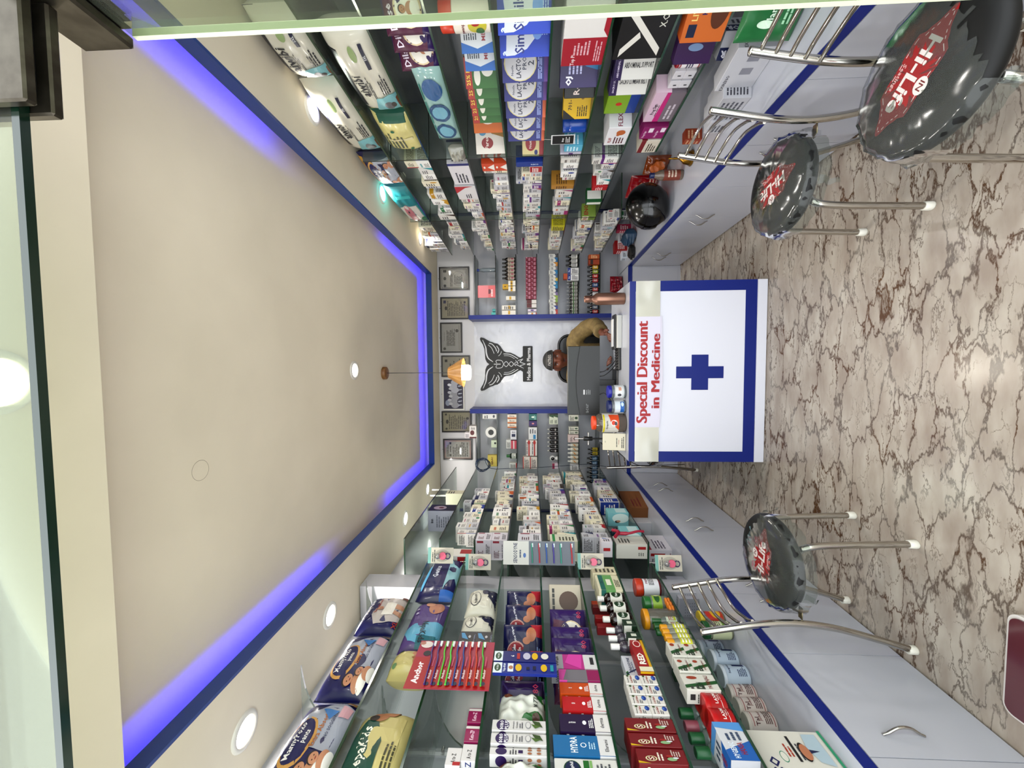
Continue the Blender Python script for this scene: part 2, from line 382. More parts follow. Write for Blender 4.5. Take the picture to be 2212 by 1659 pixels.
# ---------------------------------------------------------------- low cabinets with blue-edged counter
def RCX(y): return .94+.028*(3.92-y)
def LCX(y): return -1.088-.027*(3.92-y)
NAVY = mat('0a348a', .4, 0, 0, .35); CABW = mat('c4c6ce', .25, 0, .3); SEAM = mat('8f9098', .5); CHROME = mat('c9c6c0', .12, 1)
def counter(name, label, q, strip):
    mb = MB(); prism4(mb, q, .462, .5, CABW)
    o = mb.build(name); tag(o, label, 'counter'); mb = MB(); prism4(mb, strip, .4615, .5005, NAVY); mb.build('blue_edge_band', o)
yn = .75
counter('countertop', 'long white laminate counter with navy front edge along right wall', [(RCX(yn)+.003, yn), (WR, yn), (WR, WB), (RCX(3.93)+.003, WB)], [(RCX(yn), yn), (RCX(yn)+.0029, yn), (RCX(3.92)+.0029, 3.92), (RCX(3.92), 3.92)])
counter('countertop', 'long white laminate counter with navy front edge along left wall', [(WL, yn), (LCX(yn)-.003, yn), (LCX(3.93)-.003, WB), (WL, WB)], [(LCX(yn)-.0029, yn), (LCX(yn), yn), (LCX(3.92), 3.92), (LCX(3.92)-.0029, 3.92)])
counter('countertop', 'white laminate counter with navy front edge along the back wall', [(LCX(3.92), 3.921), (RCX(3.92), 3.921), (RCX(3.92), WB), (LCX(3.92), WB)], [(LCX(3.92), 3.918), (RCX(3.92), 3.918), (RCX(3.92), 3.921), (LCX(3.92), 3.921)])
def bow_handle(mb, c, out, L=.125, h=.028, r=.0045):
    c = Vector(c); out = Vector(out)
    pts = [c+Vector((0, 0, L/2))+out*.002, c+Vector((0, 0, L*.36))+out*h*.35, c+Vector((0, 0, L*.18))+out*h*.85, c+out*h,
           c-Vector((0, 0, L*.18))+out*h*.85, c-Vector((0, 0, L*.36))+out*h*.35, c-Vector((0, 0, L/2))+out*.002]
    return mb.tube(crom(pts, 4), [r*.8]*4+[r]*17+[r*.8]*4, CHROME)
def cabinet_run(side, ys, handles, what):
    f = RCX if side > 0 else LCX; wall = WR if side > 0 else WL
    for i in range(len(ys)-1):
        y0, y1 = ys[i], ys[i+1]; o = empty('low_cabinet', (f((y0+y1)/2), (y0+y1)/2, 0))
        tag(o, what[i], 'cabinet', 'low white cabinets along the %s wall' % ('right' if side > 0 else 'left'))
        mb = MB(); q = [(f(y0)+side*.016, y0), (wall, y0), (wall, y1), (f(y1)+side*.016, y1)]
        if side < 0: q = q[::-1]
        prism4(mb, q, .0, .4605, CABW); c = mb.build('carcass', o); c.location = -o.location
        mb = MB(); q = [(f(y0+.0015), y0+.0015), (f(y0+.0015)+side*.0155, y0+.0015), (f(y1-.0015)+side*.0155, y1-.0015), (f(y1-.0015), y1-.0015)]
        if side < 0: q = q[::-1]
        prism4(mb, q, .012, .458, CABW); d = mb.build('door', o); d.location = -o.location
        for hy in handles:
            if y0 <= hy <= y1:
                mb = MB(); bow_handle(mb, (f(hy), hy, .30), (-side, 0, 0)); mb.build('handle', d)
def yr(y, z=.3): # where image row y meets the right / left cabinet front
    lo, hi = .5, 4.2
    for _ in range(40):
        m_ = (lo+hi)/2
        if pxy((RCX(m_), m_, z))[1] < y: lo = m_
        else: hi = m_
    return lo
def yl(y, z=.3):
    lo, hi = .5, 4.2
    for _ in range(40):
        m_ = (lo+hi)/2
        if pxy((LCX(m_), m_, z))[1] > y: lo = m_
        else: hi = m_
    return lo
rb = [yn, yr(168), yr(312), yr(403), yr(470), yr(514), yr(550), 3.92]
cabinet_run(1, rb, [yr(298), yr(328), yr(463), yr(477), yr(545.5), yr(555)],
    ['white low cabinet door on right, behind the nearest stool', 'white low cabinet door on right beside the black seat pads, handle at its far side',
     'white low cabinet door on right, under the brass bell', 'white low cabinet door on right, under the black helmet',
     'white low cabinet door on right, just beyond the helmet', 'white low cabinet door on right, handle on its far edge near the back corner', 'white low cabinet door on right, last one in the back corner'])
lb = [yn, yl(1640), yl(1413), yl(1284), yl(1138), yl(1056), 3.92]
cabinet_run(-1, lb, [yl(1590), yl(1267), yl(1301), yl(1127), yl(1147), yl(1050), yl(1062)],
    ['white low cabinet door on left, nearest the shop front', 'wide white low cabinet door on left with one chrome bow handle low in front',
     'white low cabinet door on left, behind the stool, handle at its far edge', 'white low cabinet door on left, just beyond the stool',
     'white low cabinet door on left, under the big plain white carton', 'white low cabinet door on left, farthest one by the back corner'])
o = empty('low_cabinet', (0, 3.92, 0)); tag(o, 'white low cabinet run along the back wall behind the desk', 'cabinet')
MB().box(LCX(3.92), RCX(3.92), .004, WB-3.925, 0, .4605, CABW).build('carcass', o)
for x0, x1 in ((-1.08, -.6), (-.596, -.1), (-.096, .4), (.404, .93)): MB().box(x0, x1, 0, .0035, .03, .45, CABW).build('door', o)
# ---------------------------------------------------------------- back wall: blue jambs and glossy film-covered panel
mb = MB().box(.474, .518, 4.15, WB, .5, 2.10, NAVY); struct(mb.build('trim_2'))
mb = MB().box(-.522, -.475, 4.15, WB, .5, 2.10, NAVY); struct(mb.build('trim_3'))
def film_mat():
    m = noisy('c3c4cb', 'cfd0d4', 3.5, .18, (1, 1, 1), .4, .6, .0, .5).copy(); n = m.node_tree; b = n.nodes['Principled BSDF']; L = n.links.new
    nz = n.nodes.new('ShaderNodeTexNoise'); nz.inputs['Scale'].default_value = 7; nz.inputs['Detail'].default_value = 6; nz.inputs['Distortion'].default_value = 1.2
    tc = n.nodes.new('ShaderNodeTexCoord'); L(tc.outputs['Object'], nz.inputs[0])
    bp = n.nodes.new('ShaderNodeBump'); bp.inputs['Strength'].default_value = .35; bp.inputs['Distance'].default_value = .02; L(nz.outputs[0], bp.inputs['Height'])
    L(bp.outputs[0], b.inputs['Coat Normal']); b.inputs['Coat Weight'].default_value = 1; b.inputs['Coat Roughness'].default_value = .12; return m
struct(MB().box(-.475, .474, 4.39, 4.4199, .5, 2.08, film_mat()).build('wall_panel'))
struct(MB().box(-1.5, 1.5, 4.405, 4.4198, 2.08, 2.485, mat('cccbcc', .45)).build('wall_band'))
# ---------------------------------------------------------------- glass shelving
SG = clear('eef3f0', .03, .08, .15); SE = mat('10231c', .15, 0, .5); SEN = mat('1f5238', .15, 0, .5)
BRK = clear('c9cfcc', .10, .1, .5)
LV = {}
ORD = ['top', 'second', 'third', 'fourth', 'fifth', 'sixth', 'seventh', 'eighth']
def RX(y): return 1.143+.029*(4.15-y)
def LX(y): return -1.18+.045*(y-1.1) if y < 2.3 else -1.10
RZ = [2.27, 2.043, 1.815, 1.588, 1.371, 1.155, .926, .72]
LFZ = [2.05, 1.84, 1.62, 1.406, 1.20, .99, .776]
LRZ = [2.26, 2.033, 1.813, 1.603, 1.387, 1.162, .948, .735]
BZ = [2.033, 1.815, 1.604, 1.386, 1.165, .948, .735]
def shelf(side, k, z, y0, y1, f, place, depth=None, near=False):
    wall = (WR if side > 0 else WL); o = empty('glass_shelf', (0, (y0+y1)/2, z)); tag(o, '%s glass shelf from the top, %s' % (ORD[k], place), 'shelf', 'glass shelves, '+place)
    a, b = f(y0), f(y1); w2 = wall if depth is None else None
    q = [(a+side*.002, y0), (wall-side*.0, y0), (wall, y1), (b+side*.002, y1)]
    if side < 0: q = q[::-1]
    mb = MB(); prism4(mb, q, z-.008, z, SG); c = mb.build('glass_sheet', o); c.location = -o.location
    q = [(a, y0), (a+side*.0019, y0), (b+side*.0019, y1), (b, y1)]
    if side < 0: q = q[::-1]
    mb = MB(); prism4(mb, q, z-.0082, z+.0002, SEN if near else SE)
    prism4(mb, [(min(a, wall), y0-.0015), (max(a, wall), y0-.0015), (max(a, wall), y0), (min(a, wall), y0)], z-.008, z, SEN)
    c = mb.build('polished_edge', o); c.location = -o.location
for k, z in enumerate(RZ[:7]):
    shelf(1, k, z, .72, 2.33, RX, 'right wall, front bay', near=True)
    if k < 7: shelf(1, k, z, 2.345, 3.24, RX, 'right wall, middle bay')
    shelf(1, k, z, 3.255, 4.15, RX, 'right wall, rear bay')
shelf(1, 7, .74, .72, 2.33, RX, 'right wall, front bay', near=True)
shelf(1, 7, .72, 3.255, 4.15, RX, 'right wall, rear bay')
for k, z in enumerate(LFZ): shelf(-1, k, z, .72, 2.22, LX, 'left wall, front bay', near=True)
for k, z in enumerate(LRZ): shelf(-1, k, z, 2.405, 4.15, LX, 'left wall, rear bay')
for nm, x0, x1 in (('right', .519, 1.14), ('left', -1.098, -.523)):
    for k, z in enumerate(BZ):
        o = empty('glass_shelf', ((x0+x1)/2, 4.3, z)); tag(o, '%s glass shelf from the top, back wall %s of the sign panel' % (ORD[k], nm), 'shelf', 'glass shelves, back wall '+nm)
        w_ = (x1-x0)/2
        MB().box(-w_, w_, -.148, WB-4.3, -.008, 0, SG).build('glass_sheet', o); MB().box(-w_, w_, -.15, -.1481, -.0082, .0002, SE).build('polished_edge', o)
# vertical glass dividers on the right wall
for y, lab in ((2.337, 'front'), (3.247, 'rear')):
    o = empty('glass_divider', (RX(y), y, .93)); tag(o, 'upright glass divider between shelf bays on the right wall, the %s one' % lab, 'glass divider', 'upright glass dividers on the right wall')
    MB().box(0.002, WR-RX(y), -.003, .003, -.01, 1.5, SG).build('glass_sheet', o); MB().box(0, .0019, -.003, .003, -.01, 1.5, SE).build('polished_edge', o)
# curved glass fins that carry the left shelves, standing on slim chrome wall channels
def fin(y, z, k, place, lab):
    o = empty('shelf_bracket', (WL, y, z-.008)); tag(o, lab, 'shelf bracket', 'curved clear shelf brackets on the left wall')
    n = 8; pts = [(0, 0), (.28, 0)]+[(.28-.26*math.sin(i/n*math.pi/2), -.17*(1-math.cos(i/n*math.pi/2))-.004) for i in range(1, n+1)]+[(0, -.175)]
    MB().prism(pts, -.004, .004, BRK).build('fin', o)
    MB().cyl(.006, -.012, .012, CHROME, (.03, 0, -.03), 10, 'y').build('bolt', o)
for k, z in enumerate(LFZ[:5]):
    fin(1.46, z-.0005, k, 'front', 'clear curved bracket under %s left front shelf, between shop front and pillar' % ORD[k])
for k, z in enumerate(LRZ[1:6]):
    fin(2.62, z-.0005, k, 'rear', 'clear curved bracket under %s left rear shelf, nearest the pillar' % ORD[k+1])
# pillar between the left bays, and ledge slabs against the wall
struct(MB().box(WL, -1.33, 2.26, 2.40, .5, 2.485, LAMW).build('wall_pillar'))
struct(MB().box(WL+.0001, WL+.012, .6, 2.26, .5, 2.42, mat('b5b6bc', .3, 0, .3)).build('wall_panel'))
mb = MB()
for y in (1.452, 1.95): mb.box(WL+.012, WL+.020, y-.01, y+.01, .5, 2.45, mat('d8d8da', .3, .6))
struct(mb.build('trim_4'))
struct(MB().box(WR-.012, WR-.0001, .6, 4.4, .5, 2.42, mat('b4b6ba', .3, 0, .3)).build('wall_panel'))
struct(MB().box(WL+.0001, WL+.012, 2.41, 4.4, .5, 2.42, mat('b4b6ba', .3, 0, .3)).build('wall_panel'))
mb = MB()
mb.box(WR-.02, WR-.0121, 4.0, 4.06, .5, 2.3, NAVY); mb.box(WL+.0121, WL+.02, 4.0, 4.06, .5, 2.2, NAVY); struct(mb.build('trim_5'))
fin(1.55, 2.43, 0, 'front', 'tall clear curved bracket standing above the navy diaper packs')
fin(2.205, 2.43, 0, 'front', 'tall clear curved bracket standing beside the pillar near the soffit')
# ================================================================ goods builders (local frame: x along the face, y into the shelf, z up; origin bottom front centre)
_DC = {}
def faces_of(w, h, d):
    return {'F': Face((-w/2, 0, 0), (1, 0, 0), (0, 0, 1), w, h), 'R': Face((w/2, 0, 0), (0, 1, 0), (0, 0, 1), d, h),
            'L': Face((-w/2, d, 0), (0, -1, 0), (0, 0, 1), d, h), 'T': Face((-w/2, 0, h), (1, 0, 0), (0, 1, 0), w, d), 'B': Face((-w/2, d, 0), (1, 0, 0), (0, -1, 0), w, d)}
def carton(name, w, h, d, base, F=(), S=(), T=(), rough=.45, part=False, b=.0015):
    """cardboard carton; F front print, S side print, T top print"""
    k = ('carton', w, h, d, base, str(F), str(S), str(T))
    if k not in _DC:
        m = mat(base, rough); mb = MB().bbox(-w/2, w/2, 0, d, 0, h, m, b)
        pb = MB() if part else mb; f = faces_of(w, h, d)
        prints(pb, f['F'], F)
        if S: prints(pb, f['R'], S); prints(pb, f['L'], S)
        if T: prints(pb, f['T'], T)
        _DC[k] = (mb.data(name), pb.data(name+'_print') if part and pb.v else None)
    a, p = _DC[k]; o = link(name, a)
    if p: link('printed_label', p, o)
    return o
def pillow(name, w, h, d, base, F=(), S=(), seam=None, puff=.9, rough=.32, nx=34, nz=28, part=True, wr=.004, edge=.012):
    """soft plastic pack: rounded, crimped edges, printed front"""
    k = ('pillow', w, h, d, base, str(F), str(S), puff)
    if k not in _DC:
        m = mat(base, rough, 0, .15); mb = MB(); rnd = random.Random(int(w*1000)+int(h*3000)); ph = [rnd.random()*6 for _ in range(6)]
        def prof(u, v):
            a = max(0, 1-abs(2*u-1)**4); c = max(0, 1-abs(2*v-1)**3.5)
            return (a*c)**.55*puff
        def wrk(u, v): return wr*(math.sin(9*u+7*v+ph[0])*.5+math.sin(21*u-5*v+ph[1])*.3+math.sin(4*u-23*v+ph[2])*.35)*min(1, 6*min(u, 1-u, v, 1-v))
        def yf(u, v): return d*.5-prof(u, v)*d*.5-wrk(u, v)
        def yb_(u, v): return d*.5+prof(u, v)*d*.5
        for fn, rev in ((yf, 0), (yb_, 1)):
            vs = [(-w/2+w*i/nx*(1), fn(i/nx, j/nz), h*j/nz) for j in range(nz+1) for i in range(nx+1)]
            fs = [(j*(nx+1)+i, j*(nx+1)+i+1, (j+1)*(nx+1)+i+1, (j+1)*(nx+1)+i) for j in range(nz) for i in range(nx)]
            mb.add(vs, [f[::-1] for f in fs] if rev else fs, m, True)
        pb = MB()
        fc = Face((-w/2, 0, 0), (1, 0, 0), (0, 0, 1), w, h, lambda u, v: -yf(min(1, max(0, u)), min(1, max(0, v)))+.0014, .0007)
        prints(pb, fc, F)
        _DC[k] = (mb.data(name), pb.data(name+'_print') if pb.v else None)
    a, p = _DC[k]; o = link(name, a)
    if p: link('printed_label', p, o)
    return o
def jar(name, r, h, body, cap, capr=None, caph=.02, label=None, labelspan=(.18, .8), prt=(), clearb=False, neck=.012, n=22, fill=None):
    """round jar or tin standing upright: body, cap, wrap label with print"""
    k = ('jar', r, h, str(body), str(cap), str(label), str(prt), labelspan, capr, caph)
    if k not in _DC:
        capr = capr or r*.9; hb = h-caph
        bm_ = body if not isinstance(body, str) else mat(body, .25, 0, .2)
        b = MB().lathe([(r*.55, .0006), (r*.93, 0), (r, .006), (r, hb-neck*1.4), (r*.95, hb-neck*.6), (capr*.93, hb-.001)], bm_, n=n).data(name)
        c = MB().lathe([(capr, hb-.002), (capr*1.02, hb+.002), (capr*1.02, h-.003), (capr*.94, h)], cap if not isinstance(cap, str) else mat(cap, .35), n=n).data('cap')
        l = None
        if label:
            z0, z1 = hb*labelspan[0], hb*labelspan[1]; lm = MB().lathe([(r+.0006, z0), (r+.0006, z1)], mat(label, .4), n=n)
            lm.f = lm.f[:n]; lm.m = lm.m[:n]; lm.sm = lm.sm[:n]
            if prt:
                W = r*2.2
                class Cy(Face):
                    def p(s, a, b_):
                        t = (a-s.w/2)/r; rr = r+.0012+.0004*s.k
                        return Vector((rr*math.sin(t), -rr*math.cos(t), z0+b_))
                fc = Cy((0, 0, 0), (1, 0, 0), (0, 0, 1), W, z1-z0, lambda u, v: 0); prints(lm, fc, prt)
            l = lm.data('label')
        _DC[k] = (b, c, l)
    b, c, l = _DC[k]; o = link(name, b); link('cap', c, o)
    if l: link('printed_label', l, o)
    return o
def bottle(name, r, h, body, cap, label=None, prt=(), capr=.011, caph=.02, sq=False, n=16):
    k = ('bottle', r, h, str(body), str(cap), str(label), str(prt), sq)
    if k not in _DC:
        bm_ = body if not isinstance(body, str) else mat(body, .15, 0, .3); hb = h-caph; sh = hb*.74
        b = MB().lathe([(r*.6, .0006), (r*.92, 0), (r, .005), (r, sh), (r*.86, sh+r*.45), (capr*1.05, hb-.008), (capr*.95, hb)], bm_, n=4 if sq else n, smooth=not sq).data(name)
        c = MB().lathe([(capr*1.12, hb-.006), (capr*1.12, h-.002), (capr, h)], cap if not isinstance(cap, str) else mat(cap, .4), n=12).data('cap')
        l = None
        if label:
            lm = MB().lathe([(r+.0006, sh*.15), (r+.0006, sh*.9)], mat(label, .45), n=n); lm.f = lm.f[:n]; lm.m = lm.m[:n]; lm.sm = lm.sm[:n]
            if prt:
                class Cy(Face):
                    def p(s, a, b_):
                        t = (a-s.w/2)/r; rr = r+.001+.0003*s.k
                        return Vector((rr*math.sin(t), -rr*math.cos(t), sh*.15+b_))
                prints(lm, Cy((0, 0, 0), (1, 0, 0), (0, 0, 1), r*2, sh*.75, lambda u, v: 0), prt)
            l = lm.data('label')
        _DC[k] = (b, c, l)
    b, c, l = _DC[k]; o = link(name, b); link('cap', c, o)
    if l: link('printed_label', l, o)
    return o

# ---------------------------------------------------------------- placing goods by wall, shelf and position along it
GOODS = []      # (object, look, place, position along wall, category)
def rowy(side, z, y, f):
    lo, hi = .4, 4.4
    for _ in range(36):
        m_ = (lo+hi)/2; q = pxy((f(m_), m_, z))[1]
        if (q < y) == (side > 0): lo = m_
        else: hi = m_
    return lo
def place_of(side, z):
    if side == 0: return 'back wall'
    return ('right' if side > 0 else 'left')+' wall'
def put(o, side, z, y, w=0, th=0, inset=.004, look='', place='', cat='box', anchor='c', zoff=0, f=None, group=None, xoff=0):
    """stand object o on the shelf of height z where image row y crosses the shelf's front edge"""
    f = f or (RX if side > 0 else LX)
    yy = rowy(side, z, y, f) if side else 0
    if side > 0:
        rz = math.radians(-90+th); e = Vector((math.cos(rz), math.sin(rz), 0)); s_ = {'c': 0, 'l': w/2, 'r': -w/2}[anchor]
        o.location = Vector((f(yy)+inset, yy, z+zoff+.0004))+e*s_; o.rotation_euler = (0, 0, rz); pos = yy
    elif side < 0:
        bw = (max(c[0] for c in o.bound_box)-min(c[0] for c in o.bound_box))*o.scale.x/2
        if 2.25 < yy < 2.41+bw and f(yy) == -1.10: yy = 2.412+bw
        rz = math.radians(90-th); e = Vector((math.cos(rz), math.sin(rz), 0)); s_ = {'c': 0, 'l': w/2, 'r': -w/2}[anchor]
        o.location = Vector((f(yy)-inset, yy, z+zoff+.0004))+e*s_; o.rotation_euler = (0, 0, rz); pos = yy
    else:
        p = P(pxy((0, 4.15+inset, z))[0], y, Y=4.15+inset); pos = p.x
        o.location = (p.x, 4.15+inset, z+zoff+.0004); o.rotation_euler = (0, 0, math.radians(th))
    GOODS.append([o, look, place, pos, cat, group, side]); return o
def span(side, z, ya, yb, f=None):
    f = f or (RX if side > 0 else LX)
    return abs(rowy(side, z, ya, f)-rowy(side, z, yb, f))
ORDS = ['first', 'second', 'third', 'fourth', 'fifth', 'sixth', 'seventh', 'eighth', 'ninth', 'tenth', 'eleventh', 'twelfth', 'thirteenth', 'fourteenth', 'fifteenth', 'sixteenth', 'seventeenth', 'eighteenth', 'nineteenth', 'twentieth']
def finish_labels():
    groups = {}
    for g in GOODS: groups.setdefault((g[1], g[2]), []).append(g)
    for (look, place), L in groups.items():
        L.sort(key=lambda g: g[3])
        for i, g in enumerate(L):
            base = look+(', '+place if place else '')
            if len(L) > 1:
                base += ', '+(ORDS[i] if i < 20 else 'last')+(' from left' if g[6] == 0 else ' from the door')
            tag(g[0], base, g[4], g[5] or (look.split(' with ')[0]+' on '+place if len(L) > 1 else None))

# colours and print recipes for small medicine cartons
def med(c, kind):
    k = '3a3a40'
    return {
     'band': ([('r', c, 0, .62, 1, .86), ('l', k, .08, .2, .8, .5, 3), ('t', 'f4f4f4', 'Rx', .86, .74, .14)], [('r', c, 0, .62, 1, .86), ('l', k, .1, .15, .9, .5, 4)]),
     'corner': ([('p', c, [(.6, 0), (1, 0), (1, .7)]), ('l', k, .08, .45, .7, .85, 3)], [('l', k, .1, .15, .9, .85, 6)]),
     'stripe': ([('r', c, .0, .0, .14, 1), ('l', k, .22, .3, .9, .8, 4)], [('l', k, .1, .15, .9, .8, 6)]),
     'text': ([('l', c, .08, .6, .8, .85, 1), ('l', k, .08, .15, .75, .5, 4)], [('l', k, .1, .15, .9, .85, 7)]),
     'base': ([('r', c, 0, 0, 1, .25), ('l', k, .08, .45, .8, .88, 3)], [('r', c, 0, 0, 1, .25), ('l', k, .1, .4, .9, .85, 4)]),
     'wave': ([('p', c, [(0, 0), (1, 0), (1, .45), (.7, .22), (.35, .3), (0, .12)]), ('l', k, .08, .55, .8, .85, 3)], [('l', k, .1, .2, .9, .85, 5)]),
     'dot': ([('e', c, .8, .35, .14, .2), ('l', k, .08, .3, .6, .85, 4)], [('r', c, .78, .15, .92, .85), ('l', k, .1, .15, .7, .85, 6)]),
     'full': ([('r', c, 0.04, .04, .96, .96), ('l', 'f4f0e8', .12, .3, .85, .8, 4)], [('r', c, .04, .04, .96, .96), ('l', 'f4f0e8', .12, .2, .85, .8, 5)])}[kind]
CN = {'b02a35': 'red', '2f4fa0': 'blue', '2e8a55': 'green', 'c86a20': 'orange', '7a3f90': 'purple', '2aa0a8': 'teal', 'c8a020': 'yellow', '8a8d94': 'grey', 'a83a78': 'magenta', '1c2c60': 'navy', '5a4a40': 'brown'}
KN = {'band': 'band', 'corner': 'corner', 'stripe': 'side stripe', 'text': 'title', 'base': 'base stripe', 'wave': 'wave', 'dot': 'spot', 'full': 'face'}
BN = {'dcdad6': 'white', 'e4dfcc': 'cream', 'c8c8cc': 'pale grey', 'ecebe8': 'bright white'}
WH = ['dcdad6', 'dcdad6', 'c8c8cc', 'e4dfcc', 'ecebe8']
_used = {}
def small_box(rnd, w, h, d, place):
    """white medicine carton with its own colour mark; avoids repeating one look too often on a shelf"""
    for t in range(60):
        c = rnd.choice(list(CN)); kind = rnd.choice(['band', 'corner', 'stripe', 'text', 'base', 'wave', 'dot', 'text', 'text', 'dot'] + (['full'] if rnd.random() < .25 else [])); b = rnd.choice(WH)
        look = '%s carton with %s %s' % (BN[b], CN[c], KN[kind])
        if (look, place) not in _used: break
    _used[(look, place)] = 1
    F, S = med(c, kind); nm = 'tall_carton' if h > w*1.45 else ('low_carton' if h < w*1.05 else 'medicine_box'); o = carton(nm, 1, 1, 1, b, F, S, b=.012); o.name = nm; o.scale = (w, d, h); return o, look  # name follows proportions only; all are generic medicine cartons, contents unknown
def fill(side, z, ya, yb, place, seed, hr=(.06, .12), wr=(.05, .085), stack=.25, dr=(.07, .12), f=None, group=None, gap=.15, jit=.02):
    """a row of individual medicine cartons between two image rows, some stacked, some with one set behind"""
    rnd = random.Random(seed); f = f or (RX if side > 0 else LX)
    if side: a, b = sorted((rowy(side, z, ya, f), rowy(side, z, yb, f))); a = a if side > 0 else max(a, 2.53)
    else:
        q = pxy((0, 4.15, z))[0]; a, b = sorted((P(q, ya, Y=4.15).x, P(q, yb, Y=4.15).x))
    y = a
    while y < b-.03:
        w = min(rnd.uniform(*wr), b-y-.002)
        if w < .02: break
        h = rnd.uniform(*hr); d = rnd.uniform(*dr); ins = .004+rnd.random()*jit; n = 1
        if rnd.random() < stack: n = 2; h *= .72
        for q in range(n):
            hh = h*(1 if q == 0 else .85)
            o, look = small_box(rnd, w*(1 if q == 0 else .93), hh, d*(1 if q == 0 else .9), place)
            c = y+w/2
            if side > 0: o.location = (f(c)+ins, c, z+.0004+(h+.0004)*q); rz = -90
            elif side < 0: o.location = (f(c)-ins, c, z+.0004+(h+.0004)*q); rz = 90
            else: o.location = (c, 4.15+ins, z+.0004+(h+.0004)*q); rz = 0
            o.rotation_euler = (0, 0, math.radians(rz+rnd.uniform(-3, 3) if q == 0 else rz))
            GOODS.append([o, ('upper ' if q else '')+look, place, c, 'medicine box', group or 'medicine cartons, '+place, side])
        y += w+(.003 if rnd.random() > gap else rnd.uniform(.015, .05))
# ================================================================ goods on the right wall
Z = RZ
def PL(k, w='right wall'): return '%s shelf %s' % (ORD[k], w)
AIWF = [('r', '14182e', 0, .8, 1, 1), ('t', '1a1c2a', 'aiwibi', .46, .68, .2, 0, .7, .02), ('t', '2a2c38', 'Australia', .42, .57, .07), ('l', '44464e', .2, .46, .62, .52, 2), ('r', '1a1c2a', .08, .66, .1, .661),
        ('e', '9fb082', .82, .5, .07, .07), ('r', '20264a', .66, .26, .9, .33), ('t', 'e8e8e8', '5XL', .78, .295, .05), ('l', '30323a', .35, .12, .6, .3, 4),
        ('p', '8fc0c4', [(0, .02), (.3, .02), (.34, .2), (.3, .5), (.1, .62), (0, .55)]), ('e', '7d7f82', .17, .3, .08, .1), ('e', '5c5450', .17, .2, .05, .05), ('p', '8a5a3c', [(.05, .06), (.27, .04), (.26, .1), (.06, .12)])]
def aiw(y0, y1, z, look, k):
    w = span(1, z, y0, y1); o = pillow('diaper_pack', w, .205, .15, 'd9d6c9', AIWF, puff=.97)
    put(o, 1, z, (y0*.47+y1*.53), w, look=look, place=PL(k), cat='diaper pack', f=RX, inset=.0)
    return o
aiw(50, 188, Z[0], 'white diaper pack with koala, nearest the door', 0)
aiw(203, 344, Z[0], 'white diaper pack with koala, beside the downlight', 0)
aiw(86, 262, Z[1], 'large white diaper pack with koala', 1)
MPF = [('r', '14195c', 0, 0, 1, 1), ('p', 'b9bcc6', [(.05, .1), (.95, .05), (.9, .6), (.1, .75)]), ('e', 'd8b070', .5, .66, .4, .2), ('e', '14206c', .5, .66, .36, .16), ('t', 'f4f2f0', 'MamyPoko', .5, .68, .13, 0, .62, .03), ('t', 'f0e0d0', 'pants', .5, .57, .08),
       ('t', 'c8882a', 'Extra Absorb', .5, .42, .08), ('r', 'c8a048', .75, .85, .97, .97), ('t', '1a1a2a', 'XL', .86, .91, .08)]+BABY(.22, .3, .13, 1.1)+BABY(.8, .25, .12, 1.1)
o = pillow('diaper_pack', span(1, Z[0], 347, 408), .2, .12, '14195c', MPF); put(o, 1, Z[0], 380, look='small navy diaper pack', place=PL(0), cat='diaper pack')
TEF = [('r', 'd8d4cc', 0, 0, .62, 1), ('p', '1f8a90', [(.62, 0), (1, 0), (1, 1), (.5, 1), (.62, .6)]), ('e', 'c4848c', .42, .55, .22, .16), ('e', 'd09a9c', .2, .55, .12, .14), ('e', '3a3030', .45, .58, .03, .03), ('r', '46a8a8', .8, 0, .86, 1), ('e', '3a8a60', .15, .2, .1, .1)]
o = pillow('diaper_pack', span(1, Z[0], 415, 490), .19, .13, '2a9a9c', TEF, puff=.98); put(o, 1, Z[0], 455, look='teal and white diaper pack', place=PL(0), cat='diaper pack')
fill(1, Z[0], 493, 545, PL(0), 11, (.1, .16), (.06, .1), .5)
NKF = [('r', '1d6a58', .86, 0, 1, 1), ('l', '6a7060', .2, .4, .7, .9, 5), ('r', 'd8d0a8', .45, 0, .5, 1), ('e', '2a7a5a', .2, .3, .03, .05), ('e', '2a7a5a', .7, .6, .03, .05)]
o = pillow('diaper_pack', span(1, Z[1], 262, 340), .2, .14, 'dcd49a', NKF); put(o, 1, Z[1], 303, look='pale yellow pack with green edge', place=PL(1), cat='diaper pack')
fill(1, Z[1], 350, 545, PL(1), 12, (.08, .13), (.06, .1), .2, gap=.3)
# purple wipes packs standing obliquely
WIPF = [('r', '43206e', 0, 0, 1, 1), ('p', '6a1f50', [(0, .2), (.6, .1), (.75, .9), (0, 1)]), ('e', 'e8d8b8', .42, .42, .3, .3), ('e', 'f4f0e8', .42, .42, .27, .26), ('t', 'f0e8f4', 'Dilse', .3, .82, .16, 8, .5, .02), ('t', 'c04a70', '80', .86, .2, .14)]+BABY(.42, .52, .11, 1.2)
for i, (y, look) in enumerate(((62, 'purple wipes pack nearest the door'), (98, 'purple wipes pack in the middle'), (138, 'purple wipes pack farthest from the door'))):
    o = pillow('wipes_pack', .19, .17, .05, '43206e', WIPF); put(o, 1, Z[2], y+22, .19, 38, look=look, place=PL(2), cat='wipes pack', anchor='l', inset=.01)
GOG = [('e', '2b5f86', .2, .5, .13, .38), ('e', '88b8c8', .2, .5, .09, .28), ('e', '2b5f86', .5, .5, .13, .38), ('e', '88b8c8', .5, .5, .09, .28), ('e', '2b6a9a', .8, .5, .12, .34), ('l', '2a8a80', .02, .85, .98, .95, 1)]
o = pillow('blister_pack', span(1, Z[2], 170, 322), .13, .06, 'a9c6c2', GOG, rough=.12); put(o, 1, Z[2], 246, look='long clear pack of blue round teethers', place=PL(2), cat='blister pack')
